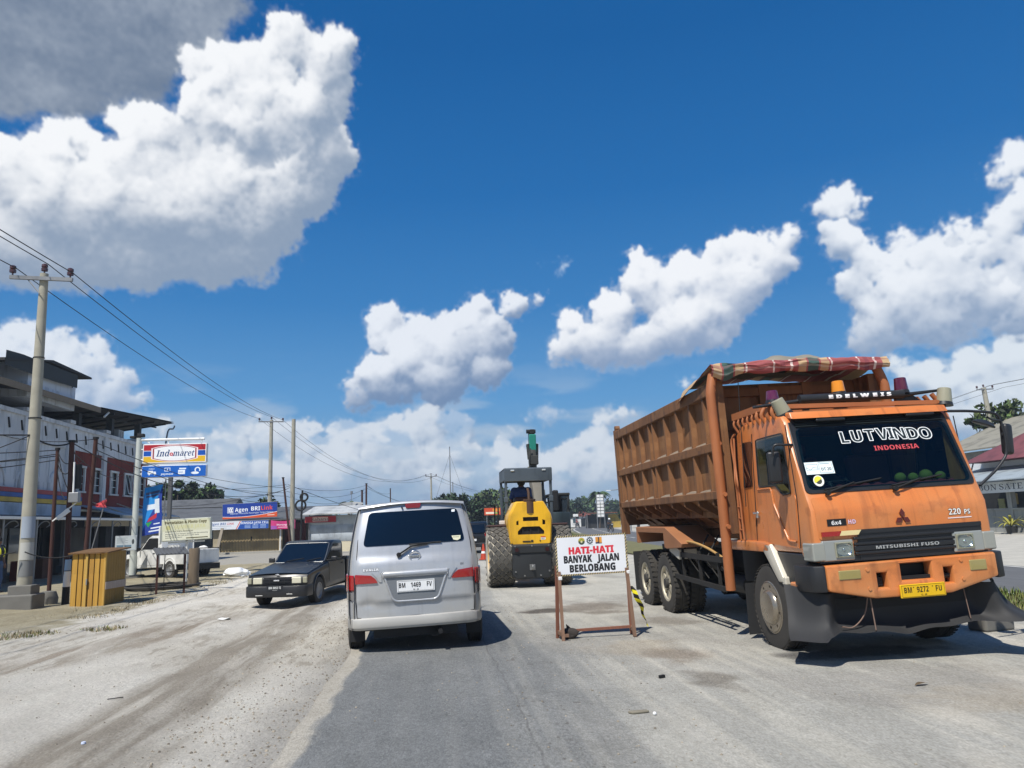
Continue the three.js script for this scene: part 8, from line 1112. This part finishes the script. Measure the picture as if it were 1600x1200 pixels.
function motorcycle(label, plabel, pos, turn, shirt, helm) {
  const t = thing('motorcycle', label, 'motorcycle', pos, turn, 'motorcycles on the opposite road');
  for (const z of [0.62, -0.62]) { const w = sub('wheel', t); w.position.set(0, 0.29, z); obj('tyre', T(new THREE.TorusGeometry(0.24, 0.05, 8, 24), 0, 0, 0, 0, Math.PI / 2), mt.rubber, w); obj('rim', [T(new THREE.TorusGeometry(0.19, 0.015, 6, 20), 0, 0, 0, 0, Math.PI / 2), cylX(0.04, 0.1, 0, 0, 0, 10), ...[0, 1, 2].map((k) => T(box(0.02, 0.38, 0.03), 0, 0, 0, k * 1.047))], mt.zinc, w); }
  obj('fairing', [smooth(prismX(roundPoly([[0.5, 0.55], [0.56, 0.9], [0.44, 1.0], [0.3, 0.75], [0.25, 0.35], [0.4, 0.3]], 0.05), 0.34, 0, 0.05), 0.5), smooth(prismX(roundPoly([[0.25, 0.3], [0.25, 0.4], [-0.2, 0.45], [-0.75, 0.72], [-0.8, 0.62], [-0.4, 0.3]], 0.05), 0.26, 0, 0.04), 0.5)], M([28, 30, 34], 0.35, 0, { clearcoat: 0.6 }), t);
  obj('seat', rbox(0.24, 0.1, 0.7, 0, 0.76, -0.32, 0.04), mt.dark, t); obj('handlebar', [rod([-0.33, 1.0, 0.32], [0.33, 1.0, 0.32], 0.016, 6), rod([-0.3, 1.0, 0.34], [-0.4, 1.18, 0.36], 0.01, 5), rod([0.3, 1.0, 0.34], [0.4, 1.18, 0.36], 0.01, 5)], mt.dark, t); obj('headlamp', rbox(0.2, 0.12, 0.05, 0, 0.88, 0.55, 0.03), mt.lampClear, t); obj('fork', [rod([-0.08, 0.29, 0.62], [-0.08, 0.7, 0.46], 0.025, 6), rod([0.08, 0.29, 0.62], [0.08, 0.7, 0.46], 0.025, 6), rod([0.06, 0.29, -0.62], [0.06, 0.4, -0.1], 0.025, 6)], mt.steel, t);
  const p = thing('person', plabel, 'person', [pos[0] - Math.sin(turn) * 0.3, pos[1] + 0.76, pos[2] - Math.cos(turn) * 0.3], turn); const J = seatedJoints(1, 0.06, 0.26, 0.5, 0.02);
  figure(p, 'body', J, [...torsoB, ...neckB, ...armB, ...legB, ...footB], 48, skin, [0, 0.74, 0.08]); clothes(p, 'shirt', J, [...torsoB, ...sleeveB], 44, M(shirt, 0.85)); clothes(p, 'trousers', J, legB, 44, M([36, 40, 50], 0.9), 0.014); obj('helmet', [T(smooth(new THREE.SphereGeometry(0.145, 18, 12, 0, 6.2832, 0, 1.9), 1), 0, 0.77, 0.07)], M(helm, 0.3, 0, { clearcoat: 0.6 }), p);
}
motorcycle('dark motorcycle riding towards us on the opposite road beside the truck tail', 'rider in dark clothes with a white helmet on the nearer motorcycle', [21.6, 0.04, -95], R(12), [36, 40, 50], [220, 222, 222]);
motorcycle('far motorcycle with pale front riding on the bend beside the excavator', 'rider in a reddish shirt on the farther motorcycle', [27.6, 0.04, -150], R(18), [150, 90, 84], [170, 60, 56]);

// ---------- restaurant at the right ----------
{
  const t = thing('restaurant', 'open fronted restaurant with pale tin awning, lettered fascia and maroon roof', 'building', [33, 0, -44]);
  const Zr = (z) => z + 44, wallM = M([150, 152, 148], 0.9, 0, { map: plasterMap });
  obj('low_wall', [box(0.2, 1.35, 11, 0, 0.68, Zr(-44.6)), box(0.3, 3.1, 0.35, 0, 1.55, Zr(-41.6)), box(0.3, 3.1, 0.35, 0, 1.55, Zr(-46.4)), box(0.3, 3.1, 0.35, 0, 1.55, Zr(-38.4))], wallM, t);
  obj('interior_wall', [box(0.2, 3, 20, 4.5, 1.5, Zr(-44))], mt.darkTin, t); for (let i = 0; i < 9; i++) obj('inside_poster', rbox(0.04, 0.7, 0.6, 4.36, 1.7 + 0.3 * (i % 2), Zr(-48 + i * 1.2), 0.01), M([[206, 196, 120], [196, 168, 96], [150, 158, 160]][i % 3], 0.7), t);
  obj('sill', box(0.3, 0.1, 11, -0.02, 1.4, Zr(-44.6)), wallM, t);
  obj('fascia', box(0.12, 0.62, 16, -0.4, 2.66, Zr(-42)), M([196, 202, 206], 0.6, 0, { map: grime }), t);
  obj('fascia_lettering', T(plane(4.9, 0.46), -0.47, 2.68, Zr(-42.0), 0, -Math.PI / 2), decalMat(canvas(1024, 100, (x, w, h) => txt(x, 'KEBON SATE 1', w / 2, h / 2, 104, { font: 'serif', sx: 1.4, fill: '#3c4450', stroke: '#e6eaec', lw: 6 }))), t);
  obj('awning_roof', [prismZ([[-1.1, 3.02], [2.6, 3.95], [2.6, 4.02], [-1.1, 3.08]], 17, Zr(-42))], M([158, 168, 172], 0.6, 0.15, { map: rep(grime, 3, 3) }), t); obj('upper_wall', box(0.2, 0.7, 17, 2.7, 4.1, Zr(-42)), mt.white, t);
  for (const [zc, h] of [[-44.3, 0], [-38.4, -0.3]]) obj('maroon_roof', [T(new THREE.ConeGeometry(3.9, 1.9, 4, 1).rotateY(Math.PI / 4).scale(1.1, 1, 1), 4.2, 5.3 + h, Zr(zc))], M([112, 62, 66], 0.75, 0, { map: grime }), t);
  obj('rear_roof', [prismZ([[6, 5.6], [13, 8.4], [13, 8.5], [6, 5.7]], 26, Zr(-44))], M([142, 138, 124], 0.75, 0.1, { map: rep(grime, 3, 3) }), t); obj('rear_wall', box(6, 5.6, 24, 10, 2.8, Zr(-44)), wallM, t);
  obj('floor', box(6, 0.08, 20, 2, 0.04, Zr(-44)), mt.conc, t); obj('gutter_pipe', rod([-0.2, 3, Zr(-44.8)], [-0.1, 4.2, Zr(-44.2)], 0.04, 6), mt.dark, t);
}
function potPlant(label, pos, s, cols) { const t = thing('potted_plant', label, 'plant', pos); obj('pot', smooth(lathe([[0, 0], [0.24, 0], [0.32, 0.4], [0.28, 0.42], [0, 0.36]], 16), 0.6), mt.blackPlastic, t); const g = []; for (let i = 0; i < 26; i++) { const a = rnd() * 6.28, l = rr(0.6, 1.2) * s, up = rr(0.5, 1.1); g.push(sheet((u, v) => { const w = 0.07 * Math.sin(v * 3.0 + 0.1) * (u - 0.5) * 2; return [Math.cos(a) * l * v * 0.7 - Math.sin(a) * w, 0.4 + l * (up * v - 0.6 * v * v), Math.sin(a) * l * v * 0.7 + Math.cos(a) * w]; }, 1, 5)); } obj('leaves', g, M(cols, 0.6, 0, { side: THREE.DoubleSide }), t); }
potPlant('yellow green potted plant against the restaurant wall just past the truck', [31.9, 0.03, -43.9], 1.0, [118, 122, 48]); potPlant('low potted plant in a dark tub before the restaurant', [31.3, 0.03, -42.7], 0.8, [92, 100, 52]); potPlant('tall yellow leafed potted plant by the restaurant doorway', [32.2, 0.03, -40.9], 1.4, [150, 146, 62]);
// small things lying on the near ground
{
  const leafy = (name, label, cat, pos, turn, geos, m) => { const t = thing(name, label, cat, pos, turn); obj('scrap', geos, m, t); };
  leafy('squashed_can', 'flattened dull metal scrap on the open road before the warning sign', 'litter', [1.68, 0.036, -6.72], 0.1, [smooth(prismY(roundPoly([[-0.09, -0.02], [-0.05, -0.035], [0.08, -0.03], [0.09, 0.02], [-0.06, 0.03]], 0.01), 0.016, 0.002, 0.004), 0.5)], M([132, 126, 110], 0.7, 0.1));
  leafy('white_pebble', 'single white pebble beside the flattened scrap', 'pebble', [1.79, 0.036, -6.62], 0, [T(new THREE.IcosahedronGeometry(0.016, 1), 0, 0.012, 0)], mt.white);
  leafy('rubber_chunk', 'small black rubber chunk lying alone before the orange truck', 'litter', [2.28, 0.036, -8.06], 0.4, [rbox(0.07, 0.03, 0.03, 0, 0.015, 0, 0.006)], mt.dark);
  leafy('dry_leaf', 'dry brown leaf lying on the pale ground before the truck plate', 'leaf', [4.46, 0.038, -7.09], 0.3, [sheet((u, v) => [lerp(-0.09, 0.09, u), 0.004 + 0.02 * Math.sin(u * 3.14), (v - 0.5) * 0.06 * Math.sin(u * 3.14)], 8, 2)], M([88, 74, 54], 0.9, 0, { side: THREE.DoubleSide }));
  leafy('twig', 'bent dark twig on the pale dirt shoulder', 'twig', [-3.21, dirtRelief(-3.21, -8.48) + 0.004, -8.48], 0.3, [tube([[-0.07, 0.005, 0], [0, 0.01, 0.02], [0.07, 0.005, -0.02]], 0.005, 8, 5)], mt.dark);
  leafy('white_scrap', 'white paper scrap on the far part of the dirt shoulder', 'litter', [-3.86, dirtRelief(-3.86, -15) + 0.004, -15.04], 0.5, [sheet((u, v) => [(u - 0.5) * 0.22, 0.02 * Math.sin(u * 5) * Math.sin(v * 4) + 0.02, (v - 0.5) * 0.14], 6, 5)], M([220, 220, 214], 0.8, 0, { side: THREE.DoubleSide }));
  leafy('blue_scrap', 'small blue white bottle cap at the near dirt edge', 'litter', [-2.69, dirtRelief(-2.69, -6.54) + 0.002, -6.54], 0, [cylY(0.018, 0.016, 0.014, 0, 0, 0, 12)], M([196, 206, 226], 0.5));
  leafy('kerb_stone', 'small broken kerb stone under one end of the truck skirt', 'stone', [7.3, 0.036, -9.9], 0.2, [rbox(0.5, 0.22, 0.3, 0, 0.1, 0, 0.04)], mt.concDark);
}
renderer.render(scene, camera);
